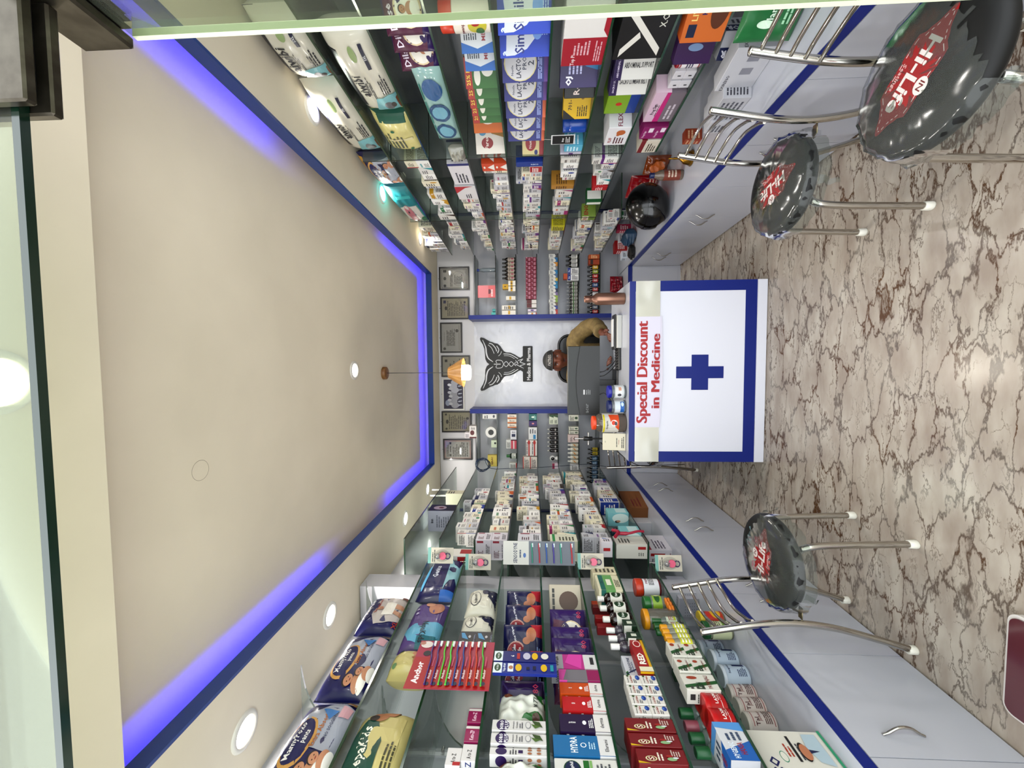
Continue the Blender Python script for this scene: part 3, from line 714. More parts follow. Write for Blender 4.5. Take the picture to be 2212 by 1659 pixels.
o = pillow('plastic_bag', .1, .09, .08, 'a6a59c', (), rough=.1, wr=.012); put(o, 1, Z[2], 332, look='crumpled grey plastic bag', place=PL(2), cat='plastic bag', inset=-.03)
W3 = [('r', '28307c', .9, 0, 1, 1), ('l', '50505a', .1, .2, .6, .8, 4)]
o = carton('medicine_box', span(1, Z[2], 352, 400), .13, .14, 'd8d6da', W3, W3, part=True); put(o, 1, Z[2], 378, look='large white carton with blue edge', place=PL(2), cat='medicine box')
R3 = [('p', 'b83844', [(.5, 1), (1, 1), (1, .1), (.9, .5)]), ('l', '40404a', .1, .3, .5, .6, 3)]
o = carton('medicine_box', span(1, Z[2], 403, 432), .14, .14, 'd8d6d8', R3, R3, part=True); put(o, 1, Z[2], 418, look='white carton with red curved corner', place=PL(2), cat='medicine box')
fill(1, Z[2], 434, 545, PL(2), 13, (.06, .12), (.06, .09), .2, gap=.2)
# fourth shelf
o = jar('supplement_jar', .052, .185, 'e3ddd2', 'd8502a', .05, .045, 'e8e2d8', (.02, .96), [('t', '8a2030', 'Chyawanprash', .5, .75, .12, 0, .8), ('e', 'c8c040', .6, .35, .28, .26), ('e', 'b03028', .7, .4, .12, .13), ('e', '3a7a30', .4, .28, .14, .12)])
put(o, 1, Z[3], 62, look='white jar with orange lid and fruit picture', place=PL(3), cat='jar', inset=.055)
BW = [('p', '1f74b8', [(0, 0), (.3, 0), (.12, .5), (.3, 1), (0, 1)]), ('l', '404a58', .35, .5, .9, .92, 6), ('t', 'a03040', 'MED', .5, .3, .12), ('e', '505860', .7, .2, .06, .05)]
for y, n_ in ((84, 'nearer'), (122, 'farther')):
    o = carton('medicine_box', .115, .125, .06, 'd4d8dc', BW, BW, part=True); put(o, 1, Z[3], y+32, .115, 48, look='%s white and blue baby food box' % n_, place=PL(3), cat='box', anchor='l')
DA = [('r', '3f7a34', 0, 0, 1, .78), ('r', 'b03a28', 0, .78, 1, 1), ('t', 'f0d860', '25% Free', .5, .9, .12, 0, .8), ('e', 'e8e6dc', .4, .62, .3, .1), ('e', 'e8e6dc', .6, .3, .22, .18), ('e', '2a2a2a', .65, .35, .08, .08), ('e', 'b04038', .75, .2, .08, .08)]
for i, y in enumerate((184, 206, 226, 243, 258)):
    o = carton('milk_food_box', .11, .14, .045, '3f7a34', DA, DA, part=True); put(o, 1, Z[3], y+8, .11, 45, look='green box with red top and cow', place=PL(3), cat='box', anchor='l')
HB = [('r', 'e8e4dc', .0, 0, .3, 1), ('e', 'a02028', .38, .6, .2, .2), ('t', 'f0e8e0', 'Farex', .4, .62, .12, 0, .5), ('e', '70a8c8', .75, .75, .12, .12), ('t', '70a8c8', '2', .78, .3, .3), ('p', 'b08a2c', [(.55, 0), (1, 0), (1, .6), (.7, .45)])]
o = carton('baby_cereal_box', .13, .15, .05, 'c8761c', [('e', 'e8e0d8', .6, .5, .3, .3), ('e', 'a02028', .6, .5, .2, .2)], [('l', 'f0d0a0', .1, .1, .9, .9, 6)], part=True); put(o, 1, Z[3], 288, .13, 45, look='orange cereal box with red heart', place=PL(3), cat='box', anchor='l')
o = carton('baby_cereal_box', .14, .165, .055, 'e4e0d8', HB, (), part=True); put(o, 1, Z[3], 333, .14, 60, look='white cereal box with big red heart and gold corner', place=PL(3), cat='box', anchor='l')
OR = [('r', 'cc5a2c', 0, 0, 1, 1), ('p', 'e8e4e0', [(.1, 0), (.9, 0), (.5, .55)]), ('e', 'e8e4e0', .5, .8, .15, .08)]
for q in range(2):
    o = carton('medicine_box', .09, .075, .09, 'cc5a2c', OR, OR); put(o, 1, Z[3], 362, look=('upper' if q else 'lower')+' orange carton with white peak', place=PL(3), cat='medicine box', zoff=.076*q)
fill(1, Z[3], 372, 545, PL(3), 14, (.07, .13), (.05, .075), .45, gap=.05)
# fifth shelf: infant formula boxes turned toward the door
SIM = [('r', '0a52c2', 0, 0, 1, 1), ('p', 'dfe3ea', [(.05, .88), (.5, .86), (.98, .9), (.97, .5), (.7, .3), (.45, .28), (.2, .45), (.06, .7)]), ('t', '1e3a94', 'Similac', .53, .6, .2, 0, .86, .02), ('t', 'dfe8f8', 'a', .12, .9, .09, 0, .3, .03), ('e', '8ab0ea', .6, .24, .2, .1), ('l', 'c0d4f4', .5, .03, .95, .16, 3)]
LAC = [('r', '121e88', 0, 0, 1, 1), ('e', 'd9cf9c', .5, .6, .47, .36), ('e', 'd6d4d6', .5, .6, .445, .335), ('t', '2a3258', 'Nestle', .32, .78, .05), ('t', '232a50', 'LACTOGEN', .52, .64, .11, 0, .8, .02), ('t', '3a4060', 'PRO', .5, .51, .09), ('t', '232a50', '2', .5, .37, .13), ('l', 'b8c4f0', .08, .12, .9, .22, 3), ('r', '6a2a90', 0, 0, 1, .08)]
LA3 = LAC[:-1]+[('r', 'd8743a', 0, 0, 1, .08)]
for y, F_, b, look in ((72, SIM, '0a3ea0', 'blue formula box with white shield, first in line'), (122, SIM, '0a3ea0', 'blue formula box with white shield, in full view'),
                       (176, LAC, '121e88', 'dark blue formula box with purple base, nearer'), (216, LAC, '121e88', 'dark blue formula box with purple base, farther'), (253, LA3, '1c2684', 'dark blue formula box with orange base, first'),
                       (281, LA3, '1c2684', 'dark blue formula box with orange base, second'), (303, LA3, '1c2684', 'dark blue formula box with orange base, third')):
    o = carton('infant_formula_box', .13, .193, .05, b, F_, (), part=True); put(o, 1, Z[4], y+1, .13, 52, look=look, place=PL(4), cat='box', anchor='l', inset=.002)
CE = [('r', 'dccfa0', 0, 0, 1, 1), ('e', 'a8222c', .5, .6, .3, .25), ('t', 'f0e8e0', 'Nestle', .5, .62, .12), ('r', 'a8222c', 0, 0, 1, .2), ('e', '2c3a80', .15, .35, .1, .08)]
o = carton('baby_cereal_box', .13, .12, .05, 'a8222c', CE, (), part=True); put(o, 1, Z[4], 338, .13, 52, look='cream and red cereal box', place=PL(4), cat='box', anchor='l')
o = carton('medicine_box', .05, .16, .1, '1c4a9a', [('t', 'd8e4f4', 'OXN', .5, .3, .3, 90)], [('r', '16407f', .4, 0, 1, 1)]); put(o, 1, Z[4], 356, look='tall blue carton with white title', place=PL(4), cat='medicine box')
fill(1, Z[4], 362, 545, PL(4), 15, (.08, .13), (.045, .07), .45, gap=.05)
# sixth shelf
TP = []
TS = [('r', 'b01c3c', 0.0, 0, 1, 1), ('t', 'f0e8ea', 'Top Pi', .25, .8, .14, 0, .4), ('l', 'e0b8c0', .35, .4, .6, .7, 5), ('l', 'e0b8c0', .7, .1, .92, .7, 6)]
TW = span(1, Z[5], 28, 158); TF = [('r', 'b01c3c', 0, 0, .5, 1), ('t', 'f0e8ea', 'Top Pi', .11, .72, .12, 0, .2), ('l', 'e0b8c0', .2, .35, .46, .75, 5), ('l', 'e0b8c0', .08, .08, .46, .25, 3), ('p', 'b01c3c', [(.5, 0), (1, 0), (1, .1), (.62, .12)])]
o = carton('medicine_box', TW, .165, .15, 'e4e2e0', TF, [('r', 'dcdad8', 0, 0, 1, 1)], part=True); put(o, 1, Z[5], 82, look='big white box with crimson end', place=PL(5), cat='box')
OJ = [('r', '3a1f6c', 0, 0, 1, 1), ('t', 'f0f0f8', 'OJ', .2, .75, .2, 0, .4, .05), ('p', '2a8ab8', [(1, 0), (1, .9), (.6, .3), (.5, 0)]), ('l', 'c8c8e8', .4, .4, .8, .8, 4)]
o = carton('medicine_box', .12, .16, .06, '3a1f6c', OJ, OJ, part=True); put(o, 1, Z[5], 190, .12, 50, look='purple and blue box with white letters', place=PL(5), cat='box', anchor='l')
YB = [('r', 'd8b81c', 0, 0, 1, 1), ('p', '17151a', [(0, .55), (.35, 1), (0, 1)]), ('t', '22201c', '701-', .5, .75, .14), ('l', '5a4a10', .1, .1, .6, .5, 5), ('e', '9a7a10', .75, .3, .07, .06)]
o = carton('medicine_box', .11, .135, .05, '1a181c', [('r', '8c1c34', .55, .0, 1, .9), ('t', 'e8d8d0', 'Re', .3, .6, .2)], (), part=True); put(o, 1, Z[5], 213, .11, 45, look='black and maroon box', place=PL(5), cat='box', anchor='l')
o = carton('medicine_box', .12, .13, .06, 'd8b81c', YB, [('t', '22201c', 'RELOX', .5, .8, .14), ('l', '5a4a10', .1, .1, .9, .7, 7)], part=True); put(o, 1, Z[5], 258, .12, 40, look='yellow box with black corner', place=PL(5), cat='box', anchor='l')
o = jar('cream_jar', .04, .12, '1e5cb0', '1e58a8', .038, .03); put(o, 1, Z[5], 288, look='round blue jar', place=PL(5), cat='jar', inset=.05)
o = carton('cotton_box', .06, .1, .08, '6fb8d0', [('l', 'd8f0f8', .1, .2, .9, .9, 4)], [('l', 'd8f0f8', .1, .2, .9, .9, 4)]); put(o, 1, Z[5], 322, look='pale cyan wrapped pack', place=PL(5), cat='box')
o = carton('medicine_box', .03, .12, .08, 'c8c4d0', [('r', '6a3a80', 0, .4, 1, .6)]); put(o, 1, Z[5], 334, look='slim lilac carton', place=PL(5), cat='medicine box')
o = carton('medicine_box', .055, .15, .1, 'b48a3c', [('l', '6a4a20', .1, .3, .9, .8, 5)], [('l', '6a4a20', .1, .3, .9, .8, 5)]); put(o, 1, Z[5], 405, look='ochre herbal carton', place=PL(5), cat='medicine box')
fill(1, Z[5], 345, 396, PL(5), 16, (.08, .14), (.05, .08), .1, gap=.05)
fill(1, Z[5], 413, 468, PL(5), 17, (.08, .12), (.05, .08), .1, gap=.2)
o = carton('medicine_box', .12, .11, .1, 'c8c020', [('l', '4a4a18', .05, .1, .95, .9, 6)], [('l', '4a4a18', .05, .1, .95, .9, 8)]); put(o, 1, Z[5], 494, look='lime yellow carton with dark lines', place=PL(5), cat='medicine box')
fill(1, Z[5], 508, 545, PL(5), 18, (.08, .12), (.06, .09), .1)
# seventh shelf: supports and belts
XF = [('r', '101012', 0, 0, 1, 1), ('p', 'e4e2dc', [(.05, .1), (.2, .1), (.95, .9), (.8, .9)]), ('p', 'e4e2dc', [(.05, .9), (.2, .9), (.5, .6), (.4, .55)]), ('t', 'd8d8d0', 'X.Core', .75, .2, .12, 0, .4)]
o = carton('support_box', .26, .19, .16, '101012', XF, [('p', 'e4e2dc', [(.1, .1), (.35, .12), (.9, .8), (.8, .9)]), ('t', 'e4e2dc', 'X', .5, .85, .14)], part=True); put(o, 1, Z[6], 68, look='large black box with white diagonal stripes', place=PL(6), cat='box')
for q, (t, yy, look) in enumerate((('SACRO LUMBAR BELT', 205, 'white and purple box lettered sacro lumbar belt'), ('ABDOMINAL SUPPORT', 172, 'white and purple box lettered abdominal support'))):
    o = carton('support_box', .13, .165, .065, 'd9d8d4', [('r', '3a1f5c', 0, .8, 1, 1), ('t', 'e0d8e8', t, .5, .9, .05, 0, .85), ('t', '28262c', t, .42, .4, .16, -90, .72, .02), ('e', '8aa0b8', .75, .72, .1, .03)], [('r', '3a1f5c', 0, .8, 1, 1), ('t', 'e0d8e8', t, .5, .9, .04, 0, .8), ('t', '28262c', t, .5, .4, .3, -90, .7, .02), ('e', '8aa0b8', .6, .72, .12, .03)], [('r', '3a1f5c', 0, 0, 1, 1)], part=True)
    put(o, 1, Z[6], yy, .13, 30, look=look, place=PL(6), cat='box', anchor='l', inset=.002)
o = carton('support_box', .2, .15, .12, '8fb02c', [('e', 'c83a20', .35, .6, .06, .1), ('r', '24509c', 0, 0, 1, .3)], [('r', '9cba3c', 0, 0, 1, 1), ('p', '20489c', [(0, 0), (1, 0), (1, .5), (0, .35)]), ('l', 'd0e0f8', .2, .05, .9, .3, 3)], part=True); put(o, 1, Z[6], 238, look='lime green box with blue base', place=PL(6), cat='box', inset=.05)
FX = [('t', 'a82030', 'FLXF', .3, .8, .14, 0, .5, .03), ('l', '6a2030', .1, .15, .5, .65, 4), ('e', 'c07848', .72, .4, .14, .2), ('e', 'c07848', .6, .5, .06, .08)]
o = carton('bandage_box', .16, .115, .14, 'e2e1e4', FX, [('t', '903050', 'FLEXI', .3, .5, .2, 0, .5), ('r', '501828', .62, .1, .7, .9), ('l', '505058', .75, .1, .95, .9, 5)], part=True); put(o, 1, Z[6], 296, look='white box with pink elastic bandage roll', place=PL(6), cat='box')
fill(1, Z[6], 345, 372, PL(6), 19, (.08, .12), (.06, .08), .5)
o = carton('medicine_box', .06, .1, .09, 'b8202c', [('l', 'f0d8d8', .1, .3, .8, .8, 4)], [('l', 'f0d8d8', .1, .3, .8, .8, 4)]); put(o, 1, Z[6], 408, look='bright red carton', place=PL(6), cat='medicine box', zoff=0)
o = carton('medicine_box', .06, .11, .1, '1f6a3c', [('r', 'e4e4de', .2, .05, .8, .95)], [('r', 'e4e4de', .2, .05, .8, .95)]); put(o, 1, Z[6], 440, look='dark green and white carton', place=PL(6), cat='medicine box')
o = carton('sachet_box', .09, .11, .1, '8aa050', [('r', 'e0dcc8', .05, .5, .95, .95), ('t', 'a03028', 'ENO', .5, .72, .3, 0, .8, .03), ('l', '6a8040', .1, .1, .9, .4, 3)], [('t', 'a03028', 'ENO', .5, .7, .3, 0, .8, .03)]); put(o, 1, Z[6], 472, look='green and cream box with red letters', place=PL(6), cat='box')
fill(1, Z[6], 375, 402, PL(6), 20, (.06, .1), (.05, .07), .4); fill(1, Z[6], 485, 545, PL(6), 21, (.08, .13), (.04, .07), .1)
# eighth shelf, front bay
o = carton('tea_box', .16, .15, .06, 'c46a2c', [('r', 'c87838', 0, 0, 1, 1), ('r', '16284c', .1, .7, .35, .9), ('t', 'e8d088', 'LIVO', .6, .8, .14), ('t', '40286c', 'KS', .6, .6, .12), ('e', '6a3c18', .6, .25, .35, .2)], [('r', '16284c', .1, .75, .6, .95), ('e', '8a5420', .5, .3, .4, .25)], part=True); put(o, 1, .74, 34, .16, 25, look='orange herbal tea box', place='lowest right shelf', cat='box', anchor='c')
PS = [('r', '48225c', 0, 0, 1, 1), ('t', 'e8dff0', 'POUCH ARM SLING', .7, .5, .12, 90, .85, .02), ('e', '8aa0c0', .35, .5, .08, .2)]
o = carton('support_box', .16, .14, .05, '48225c', PS, PS, part=True); put(o, 1, .74, 86, .16, 28, look='purple box lettered pouch arm sling', place='lowest right shelf', cat='box', anchor='c')
for q in range(2):
    o = jar('bandage_tin', .032, .1, 'e6e2e4', 'a8283c', .0325, .008, 'ece8ea', (.08, .94), [('r', 'a8283c', 0, 0, 1, .06), ('r', 'a8283c', 0, .94, 1, 1), ('l', '5a5a78', .2, .3, .8, .7, 3)]); put(o, 1, .74, 128+q*20, look='white roll tin with red rims', place='lowest right shelf', cat='tin', inset=.045)
for q in range(4):
    o = carton('syringe_box', .045, .045, .06, 'd8d6da', [('r', '404048', .35, .3, .5, .6)], [('r', '404048', .35, .3, .5, .6)]); put(o, 1, .74, 172 if q < 2 else 192, look='%s small white box with dark spot' % ('upper' if q % 2 else 'lower'), place='lowest right shelf', cat='box', zoff=.0455*(q % 2), inset=.02)
PRE = [('p', 'd8c0d0', [(0, 0), (1, 0), (1, 1), (0, 1)]), ('p', 'c83a8c', [(0, 0), (1, 0), (1, .25), (0, .4)]), ('t', '2a2028', 'Preg Sign', .45, .62, .3, 0, .85, .02), ('l', '4a404a', .2, .36, .8, .44, 1)]
PW_ = span(1, .74, 208, 272); PRF = [('r', '8a8088', 0, 0, 1, 1), ('l', 'd0c8d0', .1, .2, .8, .8, 2)]
o = carton('test_kit_box', PW_, .065, .08, '8a8088', PRF, (), part=True); put(o, 1, .74, 238, look='long grey test kit box under the pink one', place='lowest right shelf', cat='box', inset=.012)
o = carton('test_kit_box', PW_, .07, .08, 'ead4e0', PRE, [('r', 'ead4e0', 0, 0, 1, 1)], part=True); put(o, 1, .74, 238, look='long pink test kit box on the grey one', place='lowest right shelf', cat='box', zoff=.0655, inset=.014)
for q in range(4):
    w4 = span(1, .74, 275, 302); o = carton('test_kit_box', w4, .06, .05, '9a2878', [('t', 'f0d8e8', 'Preg Sign', .4, .75, .25, 0, .7), ('r', 'e8e0e8', .55, .12, .9, .5)], [('r', '8a2068', 0, 0, 1, 1)], part=True); put(o, 1, .74, 288, look='%s %s magenta test kit box' % (('front', 'rear')[q//2], ('lower', 'upper')[q % 2]), place='lowest right shelf', cat='box', zoff=.0605*(q % 2), inset=.004+.054*(q//2))
o = carton('test_kit_box', span(1, .74, 305, 332), .1, .1, 'd6d0c4', [('r', '8a3038', 0, .75, 1, 1), ('l', '60584c', .1, .1, .8, .6, 4)], [('r', '8a3038', 0, .7, 1, 1)]); put(o, 1, .74, 318, look='cream and brown carton', place='lowest right shelf', cat='box')
o = carton('card_holder', .05, .125, .003, 'd8d8d8', [('r', '121214', .06, .05, .94, .95), ('l', 'd0d0d0', .2, .2, .8, .4, 3), ('t', 'e0e0e0', 'Buy', .5, .5, .1)], ()); yy = rowy(1, 1.2, 296, RX); o.location = (RX(yy)-.012, yy, 1.21); o.rotation_euler = (0, 0, math.radians(-60)); GOODS.append([o, 'small black card in clear holder hanging by the round blue jar', '', yy, 'card', None, 1])
MB().tube([(0, .004, .12), (0, .010, .162)], .0012, CHROME, 5).build('clip', o)
fill(1, .72, 476, 545, 'lowest right shelf', 22, (.06, .12), (.04, .07), .2)
# things on the right counter
CT = .5
def on_counter(o, x, y, look, cat, th=0, z=.5004, group=None):
    p = P(x, y, Z=.5); o.location = (p.x, p.y, z); o.rotation_euler = (0, 0, math.radians(-90+th)); GOODS.append([o, look, '', p.y, cat, group, 1]); return o
o = carton('support_box', .1, .17, .11, 'c9c9cd', [('r', '1c2c60', .0, .2, .45, 1), ('t', 'e8e8f0', 'TYNOR', .22, .6, .28, 90, .7, .03)], [('r', '1c2c60', .0, .2, .45, 1), ('t', 'e8e8f0', 'TYNOR', .22, .6, .28, 90, .7, .03), ('l', '505060', .55, .1, .9, .8, 6)], part=True); on_counter(o, 1650, 96, 'grey and navy support box at the front of the right counter', 'box', 30)
o = pillow('carrier_bag', .2, .2, .05, '2f7d4c', [('e', 'd8ecd8', .3, .6, .06, .14), ('t', 'e0f0e0', 'Klamen', .5, .55, .12, 0, .7), ('l', 'b0d8b8', .3, .2, .7, .35, 2)]); on_counter(o, 1745, 18, 'green bag with white leaf on the right counter', 'bag', 30)
o = carton('device_box', .2, .15, .07, 'c9c9cd', [('t', '404048', 'EXIRENO', .2, .85, .09), ('r', '9a9aa2', .4, .3, .55, .6), ('r', '9a9aa2', .7, .3, .85, .6)], [('t', '404048', 'EXIRENO', .5, .8, .09), ('e', '70707a', .5, .4, .15, .08)], part=True); on_counter(o, 1650, 150, 'pale grey device box standing on the right counter', 'box', 8)
for q, (x, y) in enumerate(((1612, 225), (1590, 252), (1575, 275))):
    o = carton('device_box', .09, .12-.01*q, .12, 'c4c4c8', [('l', '60606a', .1, .1, .9, .9, 5)], [('l', '50505a', .1, .1, .9, .9, 7)]); on_counter(o, x, y, 'grey printed carton on right counter behind a chair back', 'box')
# ================================================================ goods on the left wall, front bay
LZ = LFZ
def LP(k): return '%s shelf left wall' % ORD[k]
def lbox(name, k, y0, y1, h, d, base, F=(), S=(), look='', cat='box', zoff=0, inset=.004, z=None, T=(), th=0, place=None):
    zz = LZ[k] if z is None else z; w = span(-1, zz, y0, y1)-.003
    o = carton(name, w, h, d, base, F, S, T, part=True)
    return put(o, -1, zz, (rowmid(zz, y0, y1)), look=look, place=place or LP(k), cat=cat, zoff=zoff, inset=inset, th=th)
def rowmid(z, y0, y1, f=LX):
    a, b = rowy(-1, z, y0, f), rowy(-1, z, y1, f); m_ = (a+b)/2; return pxy((f(m_), m_, z))[1]
def lpack(name, k, y0, y1, h, d, base, F, look, cat, place=None, inset=.004, **kw):
    w = span(-1, LZ[k], y0, y1)-.004; o = pillow(name, w, h, d, base, F, **kw)
    return put(o, -1, LZ[k], rowmid(LZ[k], y0, y1), look=look, place=place or LP(k), cat=cat, inset=inset)
MP2 = [('r', '151b66', 0, 0, 1, 1), ('p', 'b4b8c4', [(.3, .05), (.85, .05), (.93, .4), (.7, .9), (.4, .8)]), ('e', 'd4aa68', .42, .7, .27, .23), ('e', '141c66', .43, .71, .24, .19),
       ('t', 'f4f2f0', 'MamyPoko', .43, .75, .13, 0, .38, .02), ('t', 'f4f2f0', 'pants', .47, .62, .09, 0, .2, .02), ('t', 'b8782a', 'Extra Absorb', .55, .46, .08, 0, .45, .02), ('t', '2a3a6a', 'NO SOGGINESS', .62, .33, .055, 0, .3),
       ('p', '3f8ac4', [(.66, .4), (.8, .6), (.78, .3)]), ('p', 'd8b0b8', [(.7, .28), (.86, .28), (.84, .1), (.72, .12)]), ('r', '9c7a3a', .9, .1, .97, .25)]+BABY(.14, .45, .12, 1.2)+BABY(.24, .3, .1, 1.2)
for y0, y1, look in ((1490, 1700, 'navy diaper pack nearest the door'), (1352, 1488, 'navy diaper pack in the middle')):
    lpack('diaper_pack', 0, y0, y1, .2, .13, '151b66', MP2, look, 'diaper pack')
MX = [('r', '151b66', 0, 0, 1, 1), ('p', 'c4bcb8', [(.2, .0), (.8, .0), (.95, .6), (.5, .85), (.1, .6)]), ('e', '141c66', .55, .84, .4, .14), ('t', 'f4f2f0', 'MamyPoko', .55, .86, .12, 0, .7, .03), ('t', 'b04828', 'Extra Absorb', .55, .67, .07, 0, .6), ('t', 'b8462a', 'XL', .12, .12, .1),
      ('p', 'e8e4dc', [(.3, .25), (.62, .25), (.66, .5), (.28, .5)]), ('p', 'c49a80', [(.3, 0), (.42, 0), (.44, .25), (.34, .25)]), ('p', 'c49a80', [(.5, 0), (.6, 0), (.6, .25), (.48, .25)])]+BABY(.46, .58, .11, 1.1)[3:]+[('r', '8a5a50', .8, .05, .93, .2)]
lpack('diaper_pack', 0, 1275, 1350, .2, .12, '151b66', MX, 'navy diaper pack with standing toddler', 'diaper pack')
# second shelf
NK = [('r', 'cfc58e', 0, 0, 1, 1), ('p', '1c5f50', [(.02, .42), (.04, .8), (.1, .92), (.62, .94), (.78, .8), (.74, .6), (.5, .44)]), ('t', 'f0f0e4', 'NepaKids', .38, .69, .2, 3, .58, .02), ('l', '5a5a40', .2, .16, .55, .34, 3), ('e', 'b8865e', .84, .6, .1, .14), ('e', 'c08c66', .93, .45, .1, .14), ('e', '3a2a20', .8, .7, .06, .08)]
lpack('diaper_pack', 1, 1512, 1700, .2, .14, 'cfc58e', NK, 'pale yellow baby pack with green banner', 'diaper pack')
NK2 = [('r', 'cfc58e', 0, 0, 1, 1), ('e', 'b8865e', .4, .35, .3, .12), ('e', 'c08c66', .6, .4, .2, .14), ('r', '2a5a70', .75, .75, .95, .85), ('e', '7a9a70', .2, .85, .1, .05)]
lpack('diaper_pack', 1, 1392, 1440, .18, .13, 'cfc58e', NK2, 'pale yellow pack behind the toothbrush card', 'diaper pack')
NP = [('r', '6c568f', 0, 0, 1, 1), ('p', '78b4cc', [(0, 0), (.1, .8), (.3, 1), (.38, .75), (.42, .1), (.42, 0)]), ('t', '2c2a3c', 'NepaKids', .3, .55, .2, 180, .0, .03), ('p', '2e7c88', [(.02, .1), (.16, .1), (.16, .6), (.02, .6)]), ('e', 'c29074', .75, .35, .16, .2), ('e', 'd2a488', .85, .55, .08, .12), ('e', 'c8c0d8', .6, .8, .02, .04), ('e', 'c8c0d8', .7, .82, .02, .04), ('t', '20303c', 'sbiKaqeN', .26, .5, .12, 0, .3, .02)]
NP = [q for q in NP if not (q[0] == 't' and q[2] in ('NepaKids', 'sbiKaqeN'))]+[('t', '20303c', 'NepaKids', .24, .5, .2, 180, .34, .02)]
lpack('diaper_pack', 1, 1284, 1388, .18, .13, '6c568f', NP, 'mauve and sky blue diaper pack', 'diaper pack')
GN = [('r', '1c1c66', 0, 0, 1, 1), ('t', 'e8ecf4', 'Genius', .5, .66, .15, 0, .8, .02), ('p', '9cc4cc', [(.1, .35), (.9, .38), (.7, .25), (.65, .1), (.9, .05), (.2, .02), (.35, .12), (.3, .25)]), ('e', '7ab8dc', .4, .9, .3, .06), ('r', '3a7ac0', 0, 0, .1, .4)]
lpack('diaper_pack', 1, 1190, 1280, .2, .12, '1c1c66', GN, 'deep blue diaper pack with white nappy', 'diaper pack')
# third shelf
WP = [('r', 'd8d6ca', 0, 0, 1, 1), ('p', '1c2450', [(.0, 0), (1, 0), (1, .25), (.6, .4), (.3, .1)]), ('t', '30303a', 'WIPES', .45, .7, .18, 10, .5, .02), ('e', '50505a', .45, .7, .28, .17), ('e', 'd8d6ca', .45, .7, .26, .15), ('t', '30303a', 'Premium', .45, .7, .1, 10, .4, .02), ('e', '1c2450', .75, .4, .1, .12)]
for y0, y1, l in ((1262, 1316, 'cream wipes pack with navy corner, farther from the door'), (1318, 1360, 'cream wipes pack with navy corner, nearer the door')):
    lpack('wipes_pack', 2, y0, y1, .15, .1, 'd8d6ca', WP, l, 'wipes pack')
BK = [('r', '10142c', 0, 0, 1, 1), ('t', 'd8c820', 'W!!', .3, .25, .16, 0, .4, .05), ('e', 'd8d8e0', .3, .7, .12, .14), ('p', '5aa0c8', [(.5, .4), (.9, .7), (.9, .9), (.6, .8)]), ('e', 'c8c8cc', .68, .35, .08, .08), ('l', '9098b0', .1, .0, .9, .1, 2)]
BKS = [('l', 'c0c4d0', .1, .2, .6, .9, 7), ('r', 'd8d8d8', .7, .1, .9, .5), ('r', 'd8d8d8', .7, .65, .9, .8)]
for q in range(2):
    lbox('razor_box', 2, 1362, 1402, .07, .09, '10142c', BK, BKS, ('upper' if q else 'lower')+' black boxed razor set', 'box', .071*q)
for q, (y0, y1) in enumerate(((1527, 1560), (1564, 1602))):
    lbox('cream_box', 2, y0, y1, .045, .05, 'e0dcd8', [('r', 'a02868', 0, 0, .8, 1), ('t', 'f0d8e4', ('Keto-Z' if q == 0 else 'Keto-ZP'), .4, .5, .3, 0, .6, .02)], [('r', 'a02868', 0, 0, 1, 1)], 'slim white and magenta cream carton', 'medicine box')
lbox('cream_box', 2, 1603, 1645, .045, .045, 'dddbda', [('t', '28282c', 'A to Z', .4, .5, .3, 0, .5)], [('t', '1c3c80', 'A-Z', .5, .5, .4)], 'slim white lettered cream carton', 'medicine box')
lbox('cream_box', 2, 1612, 1655, .045, .045, 'dddbda', [('t', '28282c', 'A to Z', .4, .5, .3, 0, .5), ('r', 'b82830', 0, 0, .2, .5)], (), 'upper slim white lettered cream carton', 'medicine box', .0455)
# fourth shelf
MK = [('r', '141c5c', 0, 0, 1, 1), ('e', 'd8b0a8', .38, .66, .25, .24), ('e', 'a81838', .38, .67, .22, .21), ('p', 'a81838', [(.2, .58), (.56, .58), (.38, .32)]), ('t', 'f4eef0', 'MamyKoko', .38, .7, .1, 0, .36, .04), ('t', 'f4eef0', 'Zezle', .38, .58, .08, 0, .3, .03),
      ('p', 'b81c3c', [(.7, 0), (1, 0), (1, .3), (.9, .22), (.75, .3)]), ('t', 'e8e8f0', 'Wet Wipes', .78, .72, .07, 20, .4, .02), ('e', 'c48a68', .78, .28, .16, .13), ('e', 'c48a68', .64, .4, .08, .1), ('r', '4ab0d0', .02, .02, .12, .2), ('l', '9ab0d8', .15, .05, .6, .15, 2)]
MK = [('p', 'a02040', [(0, 0), (0, 0), (0, 0)])]+MK
for i, (y, look) in enumerate(((1262, 'farthest from the door'), (1292, 'second farthest'), (1335, 'third in line'), (1392, 'nearest the door'))):
    o = pillow('wipes_pack', .17, .17, .055, '141c5c', MK[1:]); put(o, -1, LZ[3], y+12, .17, 50, look='blue wipes pack with red heart, '+look, place=LP(3), cat='wipes pack', anchor='r', inset=.005)
for i, (y, look) in enumerate(((1440, 'purple wipes pack behind the thermometer card'), (1478, 'purple wipes pack beside the white napkin bag'))):
    o = pillow('wipes_pack', .17, .16, .05, '3a1a58', WIPF); put(o, -1, LZ[3], y+20, .17, 45, look=look, place=LP(3), cat='wipes pack', anchor='r', inset=.02)
SN = [('p', '2c7a34', [(0, .1), (.2, 0), (.3, .3), (.1, .5)]), ('p', '2c7a34', [(.6, .0), (.95, 0), (.8, .3)]), ('e', '7a4a30', .85, .8, .1, .1), ('t', '2a3a2a', 'NATUR', .6, .2, .1, 0, .4), ('e', '5a3a28', .1, .2, .08, .08)]
lpack('napkin_bag', 3, 1483, 1552, .16, .09, 'd4d6ce', SN, 'white and green glossy napkin bag by the purple wipes', 'bag', wr=.012)
